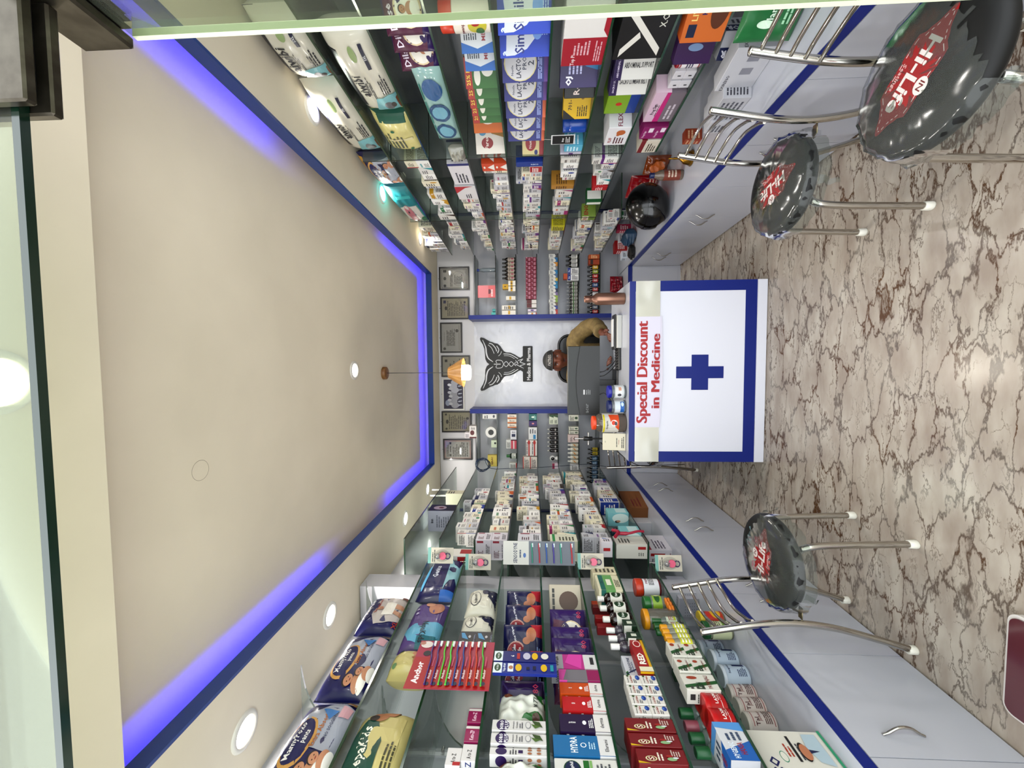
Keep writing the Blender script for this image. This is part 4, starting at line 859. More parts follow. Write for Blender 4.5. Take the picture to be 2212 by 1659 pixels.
lpack('napkin_bag', 3, 1632, 1700, .16, .09, 'd4d6ce', SN, 'white and green glossy napkin bag by the shop front', 'bag', wr=.012)
BP = [('e', '3f1f66', .5, .8, .5, .12), ('r', '3f1f66', .1, .7, .9, .86), ('t', 'f0f0f4', 'BORO', .5, .82, .07, 0, .8, .03), ('t', 'f0f0f4', 'PLUS', .5, .73, .07, 0, .8, .03), ('t', '3a3a48', 'Antiseptic', .5, .6, .035, 0, .7), ('t', '3a3a48', 'Cream', .5, .54, .035), ('l', '707078', .2, .42, .8, .5, 2), ('e', '909098', .5, .33, .3, .05), ('e', 'd9d8d6', .5, .33, .26, .04),
      ('p', '4c6430', [(.3, .06), (.8, .12), (.9, .26), (.5, .2)]), ('p', '62803c', [(.2, .2), (.6, .28), (.4, .1)])]
BPS = [('e', '3f1f66', .5, .8, .45, .1), ('r', '3f1f66', .3, .42, .7, .5), ('l', '505058', .15, .52, .85, .66, 3), ('e', 'b08060', .3, .3, .14, .04), ('e', 'b08060', .7, .3, .14, .04), ('e', 'b08060', .3, .14, .14, .04), ('e', 'b08060', .7, .14, .14, .04)]
for q, (y0, y1) in enumerate(((1556, 1583), (1585, 1612))):
    lbox('cream_box', 3, y0, y1, .175, .045, 'd9d8d6', BP, BPS, 'tall white and purple antiseptic cream carton', 'medicine box', inset=.0)
lbox('cream_box', 3, 1614, 1634, .175, .04, 'd9d8d6', BPS, BPS, 'tall white cream carton showing small pictures', 'medicine box')
# fifth shelf
o = carton('wet_wipe_box', .15, .16, .06, 'c8c0b0', [('e', '6a5040', .5, .4, .3, .3), ('l', '3a3a3a', .1, .8, .9, .95, 1)], ()); put(o, -1, LZ[4], 1262, .15, 50, look='box with brown puppy picture', place=LP(4), cat='box', anchor='r')
for i, (y, look) in enumerate(((1300, 'farthest'), (1338, 'second'), (1362, 'third'), (1392, 'nearest to front'))):
    o = pillow('wipes_pack', .17, .165, .05, '43206e', WIPF); put(o, -1, LZ[4], y+14, .17, 48, look='purple wipes pack, '+look, place=LP(4), cat='wipes pack', anchor='r', inset=.004)
for q in range(2):
    o = pillow('wipes_pack', .17, .05, .12, '3a1a58', [('t', 'e8e0f0', 'Dilse', .5, .5, .5), ('r', 'd8d4dc', 0, 0, 1, .06)]); put(o, -1, LZ[4], 1478-6*q, .17, 0, look=('upper' if q else 'lower')+' purple wipes pack lying flat', place=LP(4), cat='wipes pack', zoff=.052*q, inset=.06)
VW = [('r', 'c04898', 0, 0, 1, 1), ('r', 'a8a8ac', 0, .74, 1, 1), ('r', 'd8d8d8', .0, 0, 1, .28), ('t', '2a2a30', 'VWash', .5, .87, .07, 0, .8, .02), ('p', 'd85ab0', [(0, .35), (1, .3), (1, .6), (.4, .7)]), ('r', '404044', .3, .06, .8, .14)]
lbox('hygiene_box', 4, 1412, 1446, .175, .06, 'c04898', VW, VW, 'pink and silver hygiene wash box', 'box')
GP = [('r', '8a868c', 0, .3, 1, 1), ('r', 'a0286c', 0, .0, 1, .3), ('p', 'd060a8', [(0, .9), (1, .8), (1, 1), (0, 1)])]
lbox('hygiene_box', 4, 1447, 1472, .15, .06, '8a868c', GP, GP, 'metallic grey and magenta hygiene box', 'box', inset=.0)
def skin(c, t, cc='e0dedc'): return ([('r', c, 0, .3, 1, 1), ('t', 'f4f4f4', t, .5, .75, .09, 90, .5, .02), ('e', 'f4f4f4', .5, .5, .12, .04), ('l', 'f0f0f0', .2, .32, .8, .42, 3), ('r', cc, 0, 0, 1, .3), ('t', '303038', 'derma', .5, .15, .08, 0, .6)], [('r', c, 0, .3, 1, 1), ('l', 'f0f0f0', .15, .4, .85, .9, 5), ('r', cc, 0, 0, 1, .3)])
for y0, y1, h, c, t, look in ((1473, 1499, .15, 'c8601c', 'SUN', 'orange and white skin care box'), (1503, 1536, .145, 'c02830', 'RED', 'red and white skin care box'), (1541, 1582, .16, '341650', 'NIGHT', 'dark purple and white skin care box')):
    F_, S_ = skin(c, t); lbox('skin_care_box', 4, y0, y1, h, .055, c, F_, S_, look, 'box')
HY = [('r', '2f7fae', 0, .25, 1, 1), ('t', 'eef4f8', 'HYDRA', .52, .66, .12, 0, .8, .02), ('e', 'eef4f8', .5, .5, .12, .05), ('e', '2f7fae', .5, .5, .09, .035), ('l', 'c0dcec', .3, .3, .7, .42, 3), ('r', 'dcdcdc', 0, 0, 1, .25), ('t', '303038', 'Elarami', .5, .12, .06, 0, .6)]
lbox('skin_care_box', 4, 1587, 1634, .185, .055, '2f7fae', HY, [('r', '2f7fae', 0, .25, 1, 1), ('r', 'dcdcdc', 0, 0, 1, .25)], 'blue and white hydrating skin care box', 'box')
CEt = [('e', '1c5c2c', .5, .72, .4, .14), ('e', '12325c', .5, .72, .37, .12), ('t', 'f0f0f0', 'Cetaphil', .5, .72, .07, 0, .66, .02), ('r', '2c7a34', .1, .45, .9, .54), ('r', '90b878', .1, .4, .9, .44), ('l', '60646a', .2, .1, .8, .35, 4)]
lbox('skin_care_box', 4, 1637, 1690, .185, .06, 'd8d8d4', CEt, CEt, 'white skin care box with green and blue oval', 'box')
# sixth shelf
GB = [('r', '7cae72', .0, .3, 1, .7), ('r', '2f7a70', 0, .7, 1, .9), ('t', '20404a', 'GEL', .5, .8, .1), ('l', '505040', .2, .05, .8, .25, 3), ('r', 'e8e8d8', .3, .4, .7, .6)]
lbox('ointment_box', 5, 1240, 1275, .12, .1, 'dcd8c0', GB, GB, 'tall green and cream carton with open flap', 'box')
lbox('ointment_box', 5, 1222, 1239, .13, .09, 'd8d2b8', [('l', '505040', .2, .05, .8, .9, 5)], (), 'cream carton at the far end', 'box')
for i, (y, c, look) in enumerate(((1262, 'c04c1c', 'orange'), (1268, '8a2c34', 'maroon'), (1290, 'b02830', 'red'), (1308, 'a82c38', 'crimson'))):
    o = carton('cream_box', .03, .15, .04, c, [('t', 'f0e0d0', 'OMC', .5, .3, .2, 90, .5)], [('r', 'b82830', 0, 0, 1, .4)]); put(o, -1, LZ[5], y, look='slim %s carton behind the syrups' % c and 'slim %s carton behind the brown syrups' % look, place=LP(5), cat='medicine box', inset=.1)
for i, y in enumerate((1272, 1292, 1315)):
    o = bottle('syrup_bottle', .03, .13, '2a0e0a', 'e4e2de', 'dcdcd4', [('e', '1c4a24', .4, .5, .28, .4), ('t', 'e8f0e8', 'Dabur', .4, .5, .2, 0, .4), ('l', '40403a', .75, .2, .98, .8, 4)], .012, .025); put(o, -1, LZ[5], y+6, look='brown syrup bottle with white cap', place=LP(5), cat='bottle', inset=.04)
for i, y in enumerate((1340, 1357, 1374)):
    o = bottle('dropper_bottle', .022, .125, '5a5560', 'ececea', '3c3640', [('l', 'c8c4d0', .1, .1, .9, .9, 5)], .011, .03); put(o, -1, LZ[5], y, look='clear dark bottle with white nozzle', place=LP(5), cat='bottle', inset=.05)
for i, y in enumerate((1345, 1372)):
    lbox('herbal_box', 5, y-8, y+8, .055, .05, '1c4228', [('r', 'd0d4c8', .3, .3, .7, .7)], [('r', 'd8d8d0', 0, .4, 1, 1)], 'small dark green carton', 'medicine box', inset=-.0)
SD = [('p', '2c7a34', [(.0, .7), (.0, 1), (.3, 1), (.35, .8)]), ('t', '243c68', 'SENSODYNE', .6, .5, .26, 0, .6, .02), ('l', '6a7a9a', .3, .2, .8, .35, 1), ('p', '243c68', [(.2, 1), (.24, 1), (.45, 0), (.4, 0)])]
for q in range(2):
    w = span(-1, LZ[5], 1385, 1440)-.004; o = carton('toothpaste_box', w, .045, .04, 'd4d8de', SD, [('r', '3a5a40', .2, .3, .5, .45)], part=True); put(o, -1, LZ[5], 1414, look=('upper' if q else 'lower')+' white toothpaste box with green leaf', place=LP(5), cat='toothpaste box', zoff=.0455*q+.0, inset=.055)
RD = [('r', 'a81c20', .0, 0, 1, 1), ('r', 'd8b020', 0, 0, 1, .2), ('t', 'f4f0e8', 'RED', .35, .6, .5, 0, .5, .04), ('e', 'f0e0d8', .78, .55, .1, .3), ('e', 'a81c20', .78, .55, .08, .24), ('r', 'e4e0c8', 0, 0, .12, 1)]
lbox('toothpaste_box', 5, 1372, 1452, .05, .045, 'a81c20', RD, [('r', 'd8b020', 0, 0, .2, 1), ('r', 'd8b020', .8, 0, 1, 1)], 'red and yellow toothpaste box', 'toothpaste box')
CC = [('t', '3a3438', 'Himalaya', .4, .82, .1, 0, .6), ('t', 'a84030', 'Cold Balm', .5, .62, .14, 0, .8, .02), ('l', '606068', .1, .3, .5, .5, 2), ('e', '24509c', .68, .2, .26, .14), ('e', '5a86c8', .68, .26, .14, .06), ('e', '4c6430', .85, .8, .1, .08)]
CCS = [('l', '707070', .1, .15, .9, .9, 7)]
for i in range(4):
    y0 = 1456+i*22; n_ = ORDS[3-i]
    for q in range(2):
        w = span(-1, LZ[5], y0, y0+22)-.003; o = carton('balm_box', w, .058, .05, 'dddbd6', CC, CCS, part=True)
        put(o, -1, LZ[5], y0+11, look=('upper' if q else 'lower')+' white balm box with blue swirl', place=LP(5), cat='medicine box', zoff=.0585*q, inset=.004)
ASH = [('r', '861820', 0, 0, 1, 1), ('e', 'd8d4b0', .35, .72, .18, .12), ('e', '861820', .35, .72, .14, .09), ('t', 'e8e0d0', 'S', .35, .72, .12), ('l', 'e8e0d4', .2, .46, .8, .6, 2), ('l', 'd0c0b8', .5, .1, .95, .3, 4), ('p', 'd8b820', [(0, 1), (0, .75), (.15, 1)]), ('e', '9ab890', .3, .3, .12, .1), ('e', 'a83028', .5, .34, .08, .07), ('e', 'e0e4e8', .38, .22, .05, .06)]
ASS = [('e', 'e0d8c0', .5-.36+.09*i, .8, .03, .03) for i in range(9)]+[('l', 'd8c0b8', .1, .1, .9, .7, 6)]
for i, (y0, y1) in enumerate(((1550, 1581), (1583, 1614), (1616, 1652))):
    lbox('tonic_box', 5, y0, y1, .155-.01*(i == 2), .08, '861820', ASH, ASS, 'maroon tonic box with yellow corner', 'medicine box')
# lowest shelf
CHW = [('t', '903040', 'PREFEX', .5, .8, .14, 0, .8, .02), ('l', '404048', .15, .3, .85, .66, 4)]
o = jar('supplement_jar', .042, .13, '7c2430', 'c0481c', .043, .035, 'dcdce0', (.12, .95), CHW); put(o, -1, LZ[6], 1250, look='round jar with orange lid and white label', place='lowest left shelf', cat='jar', inset=.05)
o = jar('candy_jar', .035, .12, clear('c8d4c8', .25), '2e7a3c', .032, .03, '9ab84c', (.4, .9), [('e', '2e6a2c', .4, .5, .3, .3), ('e', 'd0d8a0', .6, .5, .1, .3)]); put(o, -1, LZ[6], 1283, look='clear jar with green lid and leafy label', place='lowest left shelf', cat='jar', inset=.05)
o = jar('candy_jar', .045, .15, clear('c8c4b8', .2), 'd8a018', .043, .02); put(o, -1, LZ[6], 1312, look='clear jar with flat yellow lid', place='lowest left shelf', cat='jar', inset=.06)
for i in range(6):
    o = MB().lathe([(.012, 0), (.017, .003), (.017, .009), (.012, .012)], mat('d8881c', .5), n=16).build('lozenge_roll'); put(o, -1, LZ[6], 1290+8*(i % 3), look='%s orange round sweet' % ('upper' if i > 2 else 'lower'), place='lowest left shelf', cat='sweet', inset=.022, zoff=.0125*(i//3), group='orange round sweets in front of the jars')
for i, y in enumerate((1322, 1334, 1346)):
    o = bottle('mouthwash_bottle', .02, .12, clear('b8c4bc', .3), '1f6a34', 'd0d8c8', [('l', 'a03028', .1, .3, .9, .8, 3), ('r', 'b8c030', .1, .1, .9, .3)], .013, .035); put(o, -1, LZ[6], y, look='small clear bottle with green cap', place='lowest left shelf', cat='bottle', inset=.045)
for i, y in enumerate((1352, 1362, 1373, 1384)):
    o = bottle('rose_water_bottle', .017, .11, clear('d8d8c8', .3), 'd8a41c', 'c8c83c', [('l', 'e8e8e0', .1, .1, .9, .9, 3)], .013, .022); put(o, -1, LZ[6], y, look='small bottle with yellow cap', place='lowest left shelf', cat='bottle', inset=.012)
PJ = [('p', '2a6a30', [(.1, 1), (.3, 1), (.6, 0), (.4, 0)]), ('t', '8a2028', 'PATANJALI', .5, .25, .16, 0, .8), ('e', 'a8502c', .75, .7, .1, .16), ('l', '50504a', .05, .4, .3, .9, 3), ('t', '28502c', 'KESH', .25, .55, .2, 0, .4, .02)]
PJS = [('r', '404040', .3, .75, .7, .9), ('l', '707068', .1, .1, .9, .7, 8)]
for i, (y0, y1) in enumerate(((1384, 1418), (1420, 1452), (1454, 1492))):
    for q in range(2 if i < 2 else 1):
        w = span(-1, LZ[6], y0, y1)-.003; o = carton('herbal_box', w, .058 if i < 2 else .12, .055, 'd9d8d0', PJ, PJS, part=True)
        put(o, -1, LZ[6], (y0+y1)/2, look=('upper ' if q else '')+'white herbal carton with green slash', place='lowest left shelf', cat='medicine box', zoff=.0585*q, inset=.002)
lbox('herbal_box', 6, 1394, 1412, .1, .05, '1f4a2c', [('r', '6a1c28', 0, .7, 1, 1)], (), 'dark green and maroon carton', 'medicine box', z=LZ[6], inset=.075, place='lowest left shelf')
for i, y in enumerate((1470, 1496, 1520, 1548)):
    o = bottle('hand_wash_bottle', .028, .13, clear('b8c8c4', .35), '2c7a4c' if i != 1 else 'b06a78', 'd0dcd8', [('e', '1c2c5c', .5, .6, .3, .3), ('l', '30403c', .1, .1, .9, .3, 2)], .016, .04); put(o, -1, LZ[6], y, look=('clear hand wash bottle with pink cap' if i == 1 else 'clear hand wash bottle with green cap'), place='lowest left shelf', cat='bottle', inset=.13)
TRD = [('r', 'e8dcd8', 0, .28, 1, .31), ('t', 'f0e8e4', 'LAXMI', .5, .62, .2, 0, .5, .02), ('t', 'f0e8e4', 'Plaster', .5, .44, .1, 0, .4)]
for i, y in enumerate((1478, 1505, 1538)):
    o = jar('plaster_tin', .048, .075, 'b4141c', 'c01a20', .0485, .018, 'b4141c', (0.05, .98), TRD); put(o, -1, LZ[6], y, look='round red tin', place='lowest left shelf', cat='tin', inset=.052, zoff=0)
HN = [('p', '2f74b8', [(0, 0), (.5, 0), (.25, 1), (0, 1)]), ('p', '6aa4d8', [(.75, 0), (1, 0), (1, 1), (.85, 1)]), ('t', 'a82030', 'HANSA', .3, .4, .22, 0, .3), ('t', 'e8f0f8', 'HYGIENIC', .25, .7, .2, 0, .4, .02), ('l', '50607a', .5, .2, .75, .8, 3)]
lbox('glove_box', 6, 1556, 1645, .085, .1, 'd4d6da', HN, [('r', 'c8c8cc', 0, 0, 1, 1), ('l', '202024', .2, .4, .8, .6, 1)], 'long white and blue glove box', 'box', z=LZ[6], place='lowest left shelf', T=HN)
# left counter, front
def lcount(o, x, y, look, cat, th=0, z=.5004, group=None):
    p = P(x, y, Z=.5); o.location = (p.x, p.y, z); o.rotation_euler = (0, 0, math.radians(90+th)); GOODS.append([o, look, '', p.y, cat, group, -1]); return o
TI = [('r', '5a5a62', .1+.16*(i % 5), .1+.12*(i//5), .14+.16*(i % 5), .13+.12*(i//5)) for i in range(30)]
lcount(carton('tissue_box', .24, .11, .11, 'b4b4bc', TI, TI, TI, part=True), 1492, 1268, 'pale tissue box dotted with small grey dashes on left counter', 'box')
o = jar('balm_jar', .034, .12, clear('c8c0a0', .3), 'd8c020', .036, .018, 'c03c24', (.1, .9), [('e', 'd8b020', .5, .4, .4, .3), ('t', 'f0e8e0', 'C', .7, .7, .2), ('r', 'b8481c', 0, 0, 1, .12)]); lcount(o, 1562, 1338, 'jar with flat yellow lid and red label on left counter', 'jar')
o = jar('balm_jar', .038, .13, clear('d0d4b8', .3), '1c6a34', .038, .022, 'c8ccac', (.1, .9), [('r', '7a9a3c', 0, .1, 1, .4), ('l', '404a30', .1, .5, .9, .8, 3)]); lcount(o, 1578, 1362, 'jar with dark green lid and pale label on left counter', 'jar')
TB = [('r', '20346c', .55, .1, .98, .62), ('t', '24406c', 'SurgiGuard', .5, .84, .12, 0, .7, .02), ('l', '40507a', .1, .1, .5, .5, 5)]
for i, (x, y) in enumerate(((1590, 1427), (1614, 1462), (1560, 1405))):
    o = jar('cotton_tin', .042, .115, 'c8d4e0', 'dde4ec', .0425, .012, 'c8d4e0', (.05, .97), TB); lcount(o, x, y, ['pale blue round tin with navy square, farther of the front two', 'pale blue round tin with navy square, nearest the door', 'pale blue round tin farthest along the left counter'][i], 'tin')
TP2 = [('r', 'a8504c', 0, .9, 1, .93), ('r', 'a8504c', 0, .06, 1, .09), ('t', '8a3c28', 'Johnson', .5, .6, .14, 0, .6), ('l', '6a4040', .1, .15, .9, .45, 4), ('t', '601c28', 'Tal', .2, .75, .16)]
for i, (x, y) in enumerate(((1630, 1500), (1650, 1530), (1672, 1563))):
    o = jar('powder_tin', .034, .11, 'dccfc8', 'e0d8d0', .0345, .01, 'ddd2cc', (.04, .97), TP2); lcount(o, x, y, 'cream powder tin with red lines on left counter, %s of three' % ['farthest', 'middle', 'nearest'][i], 'tin')
DF = [('t', '28306c', 'DORCO', .2, .5, .2, 90, .8, .02), ('t', '40424a', 'STAINLESS', .3, .5, .05, 90, .6), ('e', '4a9a80', .38, .62, .04, .06), ('e', 'dad8d0', .38, .62, .034, .05), ('l', 'b04830', .42, .5, .5, .75, 3), ('r', '28282c', .52, .45, .56, .8), ('e', '2a1c18', .62, .68, .08, .09), ('e', 'c08a6c', .625, .66, .07, .08), ('p', 'b8c8d0', [(.66, .45), (.9, .3), (.92, .8), (.72, .78)]), ('p', '20305c', [(.7, .56), (.74, .5), (.73, .64)]), ('r', '38a07c', .92, 0, .97, 1), ('l', '50505a', .98, .1, 1, .9, 3)]
DF = [('t', '28306c', 'DORCO', .38, .86, .13, 0, .62, .03), ('t', '40424a', 'STAINLESS', .38, .77, .035, 0, .5), ('e', '4a9a80', .66, .7, .07, .045), ('e', 'dddbd2', .66, .7, .06, .038), ('l', 'b04830', .66, .55, .85, .64, 2), ('r', '28282c', .6, .5, .92, .535), ('l', '50505a', .62, .44, .9, .48, 1), ('e', '2a1c18', .72, .4, .12, .06), ('e', 'c08a6c', .72, .385, .1, .06), ('p', 'b8c8d0', [(.55, .12), (.95, .12), (.95, .3), (.78, .34), (.6, .28)]), ('p', '20305c', [(.7, .33), (.75, .33), (.73, .2)]), ('r', 'e8e4e0', .02, .0, .45, .45), ('r', '38a07c', 0, .02, 1, .06)]
DS = [('t', '28282c', 'DORCO', .5, .6, .2, 0, .8, .02)]
o = carton('razor_blade_box', .26, .24, .13, 'd9d7cf', DF, DS, [('t', '28306c', 'DORCO', .5, .5, .4, 0, .8, .02)], part=True); o.location = (-1.225, 1.160, .5004); o.rotation_euler = (0, 0, math.radians(90)); GOODS.append([o, 'large white razor display box with navy lettering and green base stripe', '', .9, 'box', None, -1])
# cards hung from the shelf fronts
def hung(name, w, h, t, base, y, z, look, cat, F=(), th=0, f=LX, inset=-.006, part=True):
    o = carton(name, w, h, t, base, F, (), part=part, b=.0004); yy = rowy(-1, z, y, f); o.location = (f(yy)-inset+.012, yy, z); o.rotation_euler = (0, 0, math.radians(90-th)); GOODS.append([o, look, '', yy, cat, None, -1]); return o
def brush(w_, h_, c, parent, x, z, L, lean=.012):
    pts = [(x, -.006, z), (x+lean*.2, -.007, z+L*.35), (x+lean, -.009, z+L*.68), (x+lean*1.3, -.007, z+L)]
    b = MB().tube(crom(pts, 5), [.0034]*3+[.003]*13, mat(c, .3, 0, .3), 7).build('toothbrush', parent)
    MB().box(x+lean*1.3-.007, x+lean*1.3+.001, -.012, -.005, z+L*.86, z+L*1.02, mat('e8ecec', .7)).build('bristles', b); return b
yn_, yf_ = rowy(-1, 1.84, 1515, LX), rowy(-1, 1.84, 1405, LX)
w = yn_ and abs(yf_-yn_)
AN = [('r', 'b84468', 0, 0, 1, 1), ('r', 'b01c20', 0, 0, .42, .999)]
w = .235; h = .30
AN = [('r', 'b03058', 0, 0, 1, 1), ('r', 'b41c22', 0, .8, .62, 1), ('t', 'f4eef0', 'Anchor', .3, .9, .085, 0, .5, .04), ('r', 'b41c22', 0, 0, .42, .8), ('e', '24242c', .7, .86, .06, .05), ('e', 'e4dcd8', .9, .9, .08, .08), ('e', 'c09080', .93, .96, .04, .04)]
for i in range(9): AN.append(('t', 'f0e0e0', 'Anchor', .26, .745-.083*i, .035, 0, .2, .03)); AN.append(('e', '1c2050', .08, .745-.083*i, .035, .028)); AN.append(('r', 'c8587c', .42, .735-.083*i, .62, .75-.083*i))
o = hung('toothbrush_card', w, h, .003, 'b03058', 1459, 1.60, 'red and pink display card holding nine toothbrushes', 'toothbrush card', AN, inset=-.03)
for i, c in enumerate(('5a3c8c', '5a3c8c', '6cc84c', '6cd45c', '2c5aa0', '2c5aa0', 'd0501c', 'd0501c', '5cc050')):
    z_ = h*(.752-.083*i)+.004
    pts = [(-w/2+.012, -.006, z_), (-w/2+.07, -.007, z_+.002), (-w/2+.13, -.008, z_+.004), (-w/2+.165, -.008, z_+.011), (w/2-.012, -.007, z_+.013)]
    b = MB().tube(crom(pts, 5), .0032, mat(c, .3, 0, .3), 7).build('toothbrush', o)
    MB().box(w/2-.035, w/2-.012, -.010, -.004, z_+.003, z_+.012, mat('e8ecec', .7)).build('bristles', b)
VF = [('r', '1c3c98', 0, 0, 1, 1), ('r', 'e4ecf0', 0, .86, 1, 1), ('e', '1c5a34', .5, .93, .35, .05), ('t', 'f0f4f4', 'VICKS', .5, .93, .03, 0, .5), ('t', 'e8f0f8', 'VapoRub', .5, .82, .05, 0, .8, .02), ('r', 'e4ecf0', .1, .68, .9, .77), ('e', 'c09070', .5, .72, .18, .035), ('e', 'e0c020', .5, .6, .35, .05), ('e', 'e0c020', .5, .2, .35, .05), ('l', '101c50', .3, .3, .7, .5, 2), ('r', '2ca0b0', .2, .05, .8, .1)]
o = hung('inhaler_card', .05, .235, .012, '1c3c98', 1469, 1.36, 'tall blue card with two yellow ovals, nearer the door', 'blister card', VF, inset=-.03)
V2 = [('r', '1c2c80', 0, 0, 1, 1), ('r', 'e4ecf0', 0, .86, 1, 1), ('e', '1c5a34', .5, .93, .35, .05), ('t', 'f0f4f4', 'VICKS', .5, .93, .03, 0, .5), ('t', 'f0f0f0', '6', .5, .7, .06), ('r', 'b83030', .2, .58, .8, .63), ('e', 'c8c8d8', .5, .47, .35, .06), ('e', 'e0c020', .5, .34, .35, .05), ('e', 'e0e0d8', .5, .18, .3, .06)]
o = hung('inhaler_card', .05, .235, .012, '1c2c80', 1443, 1.36, 'tall blue card with a white six, farther from the door', 'blister card', V2, inset=-.03)
SF = [('r', 'd4d4ce', 0, .64, 1, 1), ('t', '1c3060', 'SENSODYNE', .5, .83, .055, 0, .85, .02), ('e', '5a80b8', .4, .7, .1, .02), ('l', '606a80', .3, .74, .7, .78, 1), ('r', '7c838c', 0, 0, 1, .64)]
def hungc(name, w, h, t, base, x, y, look, cat, F=()):
    o = carton(name, w, h, t, base, F, (), part=True, b=.0004); p = P(x, y, Y=2.16); o.location = (p.x+.035, 2.16, p.z-h/2); o.rotation_euler = (0, 0, math.radians(14)); GOODS.append([o, look, '', 2.2, cat, None, -1])
    MB().tube([(0, .003, h-.004), (0, .006, h+.03)], .0012, CHROME, 5).build('hang_tab', o); return o
o = hungc('toothbrush_card', .125, .40, .004, 'c4c6c6', 1164, 1208, 'white display card holding six pale toothbrushes, hanging by the pillar', 'toothbrush card', SF)
for i, c in enumerate(('3aa08c', 'c03c50', '3c70b8', '5a4aa8', '3aa894', 'c83c48')):
    z_ = .40*(.59-.1*i)-(.02 if i == 5 else 0)
    b = MB().tube(crom([(-.05, -.007, z_), (0, -.008, z_+.001), (.03, -.009, z_+.004), (.054, -.007, z_+.003)], 4), .004, mat(c, .3, 0, .3), 6).build('toothbrush', o)
    MB().box(.034, .054, -.011, -.005, z_-.005, z_+.003, mat('d8e4e4', .7)).build('bristles', b)
for i, (y, z, lab) in enumerate(((952, 1213, 'pacifier card hanging highest, against the deep blue diaper pack'), (1033, 1227, 'pacifier card hanging second highest, beside the pillar'), (1276, 1226, 'pacifier card hanging below the white toothbrush card'), (1444, 1230, 'pacifier card hanging lowest, above the tissue box'))):
    o = hungc('pacifier_card', .085, .145, .002, 'cfcabc', y, z, lab, 'blister card', [('r', '8ab8b0', 0, .88, 1, 1), ('e', 'b8b4a8', .5, .45, .4, .3), ('l', '70706a', .1, .7, .9, .85, 2)])
    m_ = mat('e06a8c', .3, 0, .3); MB().lathe([(.019, -.003), (.021, 0), (.019, .003)], m_, (0, -.012, .058), 18, 'y').build('shield', o)
    MB().tube([(.015*math.cos(a*.5), -.012, .03+.014*math.sin(a*.5)) for a in range(13)], .003, mat('3c2068', .3), 6).build('ring', o)
    MB().lathe([(.0001, -.02), (.014, -.016), (.017, -.004), (.018, 0)], clear('e4e4e4', .15, .05, .5), (0, -.006, .085), 14, 'y').build('blister', o)
# ================================================================ left wall, rear bay
RLP = ['top', 'second', 'third', 'fourth', 'fifth', 'sixth', 'seventh', 'lowest']
def LR(k): return 'left rear %s shelf' % RLP[k]
IN = [('r', '1c1c4c', 0, .55, 1, 1), ('e', 'b8b0b8', .5, .8, .3, .12), ('t', '22222a', 'inn', .5, .42, .14, 0, .6, .04), ('l', '808490', .2, .1, .8, .3, 4)]
o = carton('baby_food_box', .13, .2, .16, 'b9bcc8', [('r', '241c40', 0, 0, 1, 1), ('e', 'a89ca8', .5, .6, .3, .25), ('e', '6a2c34', .5, .55, .12, .1)], [('t', '22222a', 'inn', .5, .85, .1, 0, .6, .04), ('l', '808490', .2, .1, .8, .7, 7)], part=True); put(o, -1, LRZ[1], 1096, look='tall dark topped box lettered inn', place=LR(1), cat='box')
o = carton('baby_food_box', .09, .15, .12, 'd8d4c0', [('l', '50504a', .1, .5, .9, .9, 3)]); put(o, -1, LRZ[1], 1062, look='cream carton with short lines', place=LR(1), cat='box')
for q in range(2):
    o = MB().bbox(-.009, .009, 0, .012, 0, .16, mat('e4e4e0', .4)).build('white_tube'); put(o, -1, LRZ[1]+.1505, 1052+5*q, look='slim white stick on the cream carton', place=LR(1), cat='stick', inset=.02+.03*q, group='slim white sticks')
fill(-1, LRZ[2], 1050, 1175, LR(2), 31, (.09, .15), (.07, .11), .3, gap=.4)
o = carton('medicine_box', .09, .19, .06, 'dcdad4', [('r', 'a8181c', .3, 0, .9, .35)], [('r', 'a8181c', .3, 0, .9, .4), ('l', '606060', .2, .5, .8, .9, 5)], part=True); put(o, -1, LRZ[2], 1187, look='tall white carton with red square', place=LR(2), cat='medicine box')
for k, s in ((3, 32), (4, 33), (5, 34), (6, 35)):
    fill(-1, LRZ[k], 1016, 1165, LR(k), s, (.08, .145), (.06, .09), .5, (.08, .13), gap=.06, jit=.03)
BG = [('l', '6a3040', .1, .5, .5, .85, 4), ('r', 'a03048', .85, .5, .95, .9), ('l', '505058', .1, .1, .8, .35, 3)]
for q in range(2):
    o = carton('medicine_box', .11, .1, .13, 'd4d0d6', BG, BG, part=True); put(o, -1, LRZ[3], 1182, look=('upper' if q else 'lower')+' large lilac white carton at the near end', place=LR(3), cat='medicine box', zoff=.0 if q == 0 else .1005)
o = carton('medicine_box', .11, .15, .13, 'd6d6dc', BG, [('l', '606068', .1, .1, .8, .85, 6)], part=True); put(o, -1, LRZ[4], 1180, look='large white carton at the near end', place=LR(4), cat='medicine box')
for q in range(2):
    o = carton('medicine_box', .1, .17, .07, 'd8d8c8', [('r', '3f9a5c', 0, .82, 1, .92), ('l', '606050', .1, .1, .8, .7, 5)], [('r', '3f9a5c', 0, .82, 1, .92), ('l', '606050', .1, .1, .9, .7, 7)], part=True); put(o, -1, LRZ[5], 1180, look=('inner' if q else 'outer')+' cream carton with green line', place=LR(5), cat='medicine box', inset=.004+.075*q)
o = carton('medicine_box', .06, .07, .1, 'dcd8dc', [('p', '4a80c0', [(.6, .2), (.9, .8), (.7, .8)]), ('l', '606068', .1, .2, .6, .8, 3)], [('r', 'b82830', .4, .2, .6, .8)]); put(o, -1, LRZ[6], 1184, look='small white carton with blue ribbon', place=LR(6), cat='medicine box')
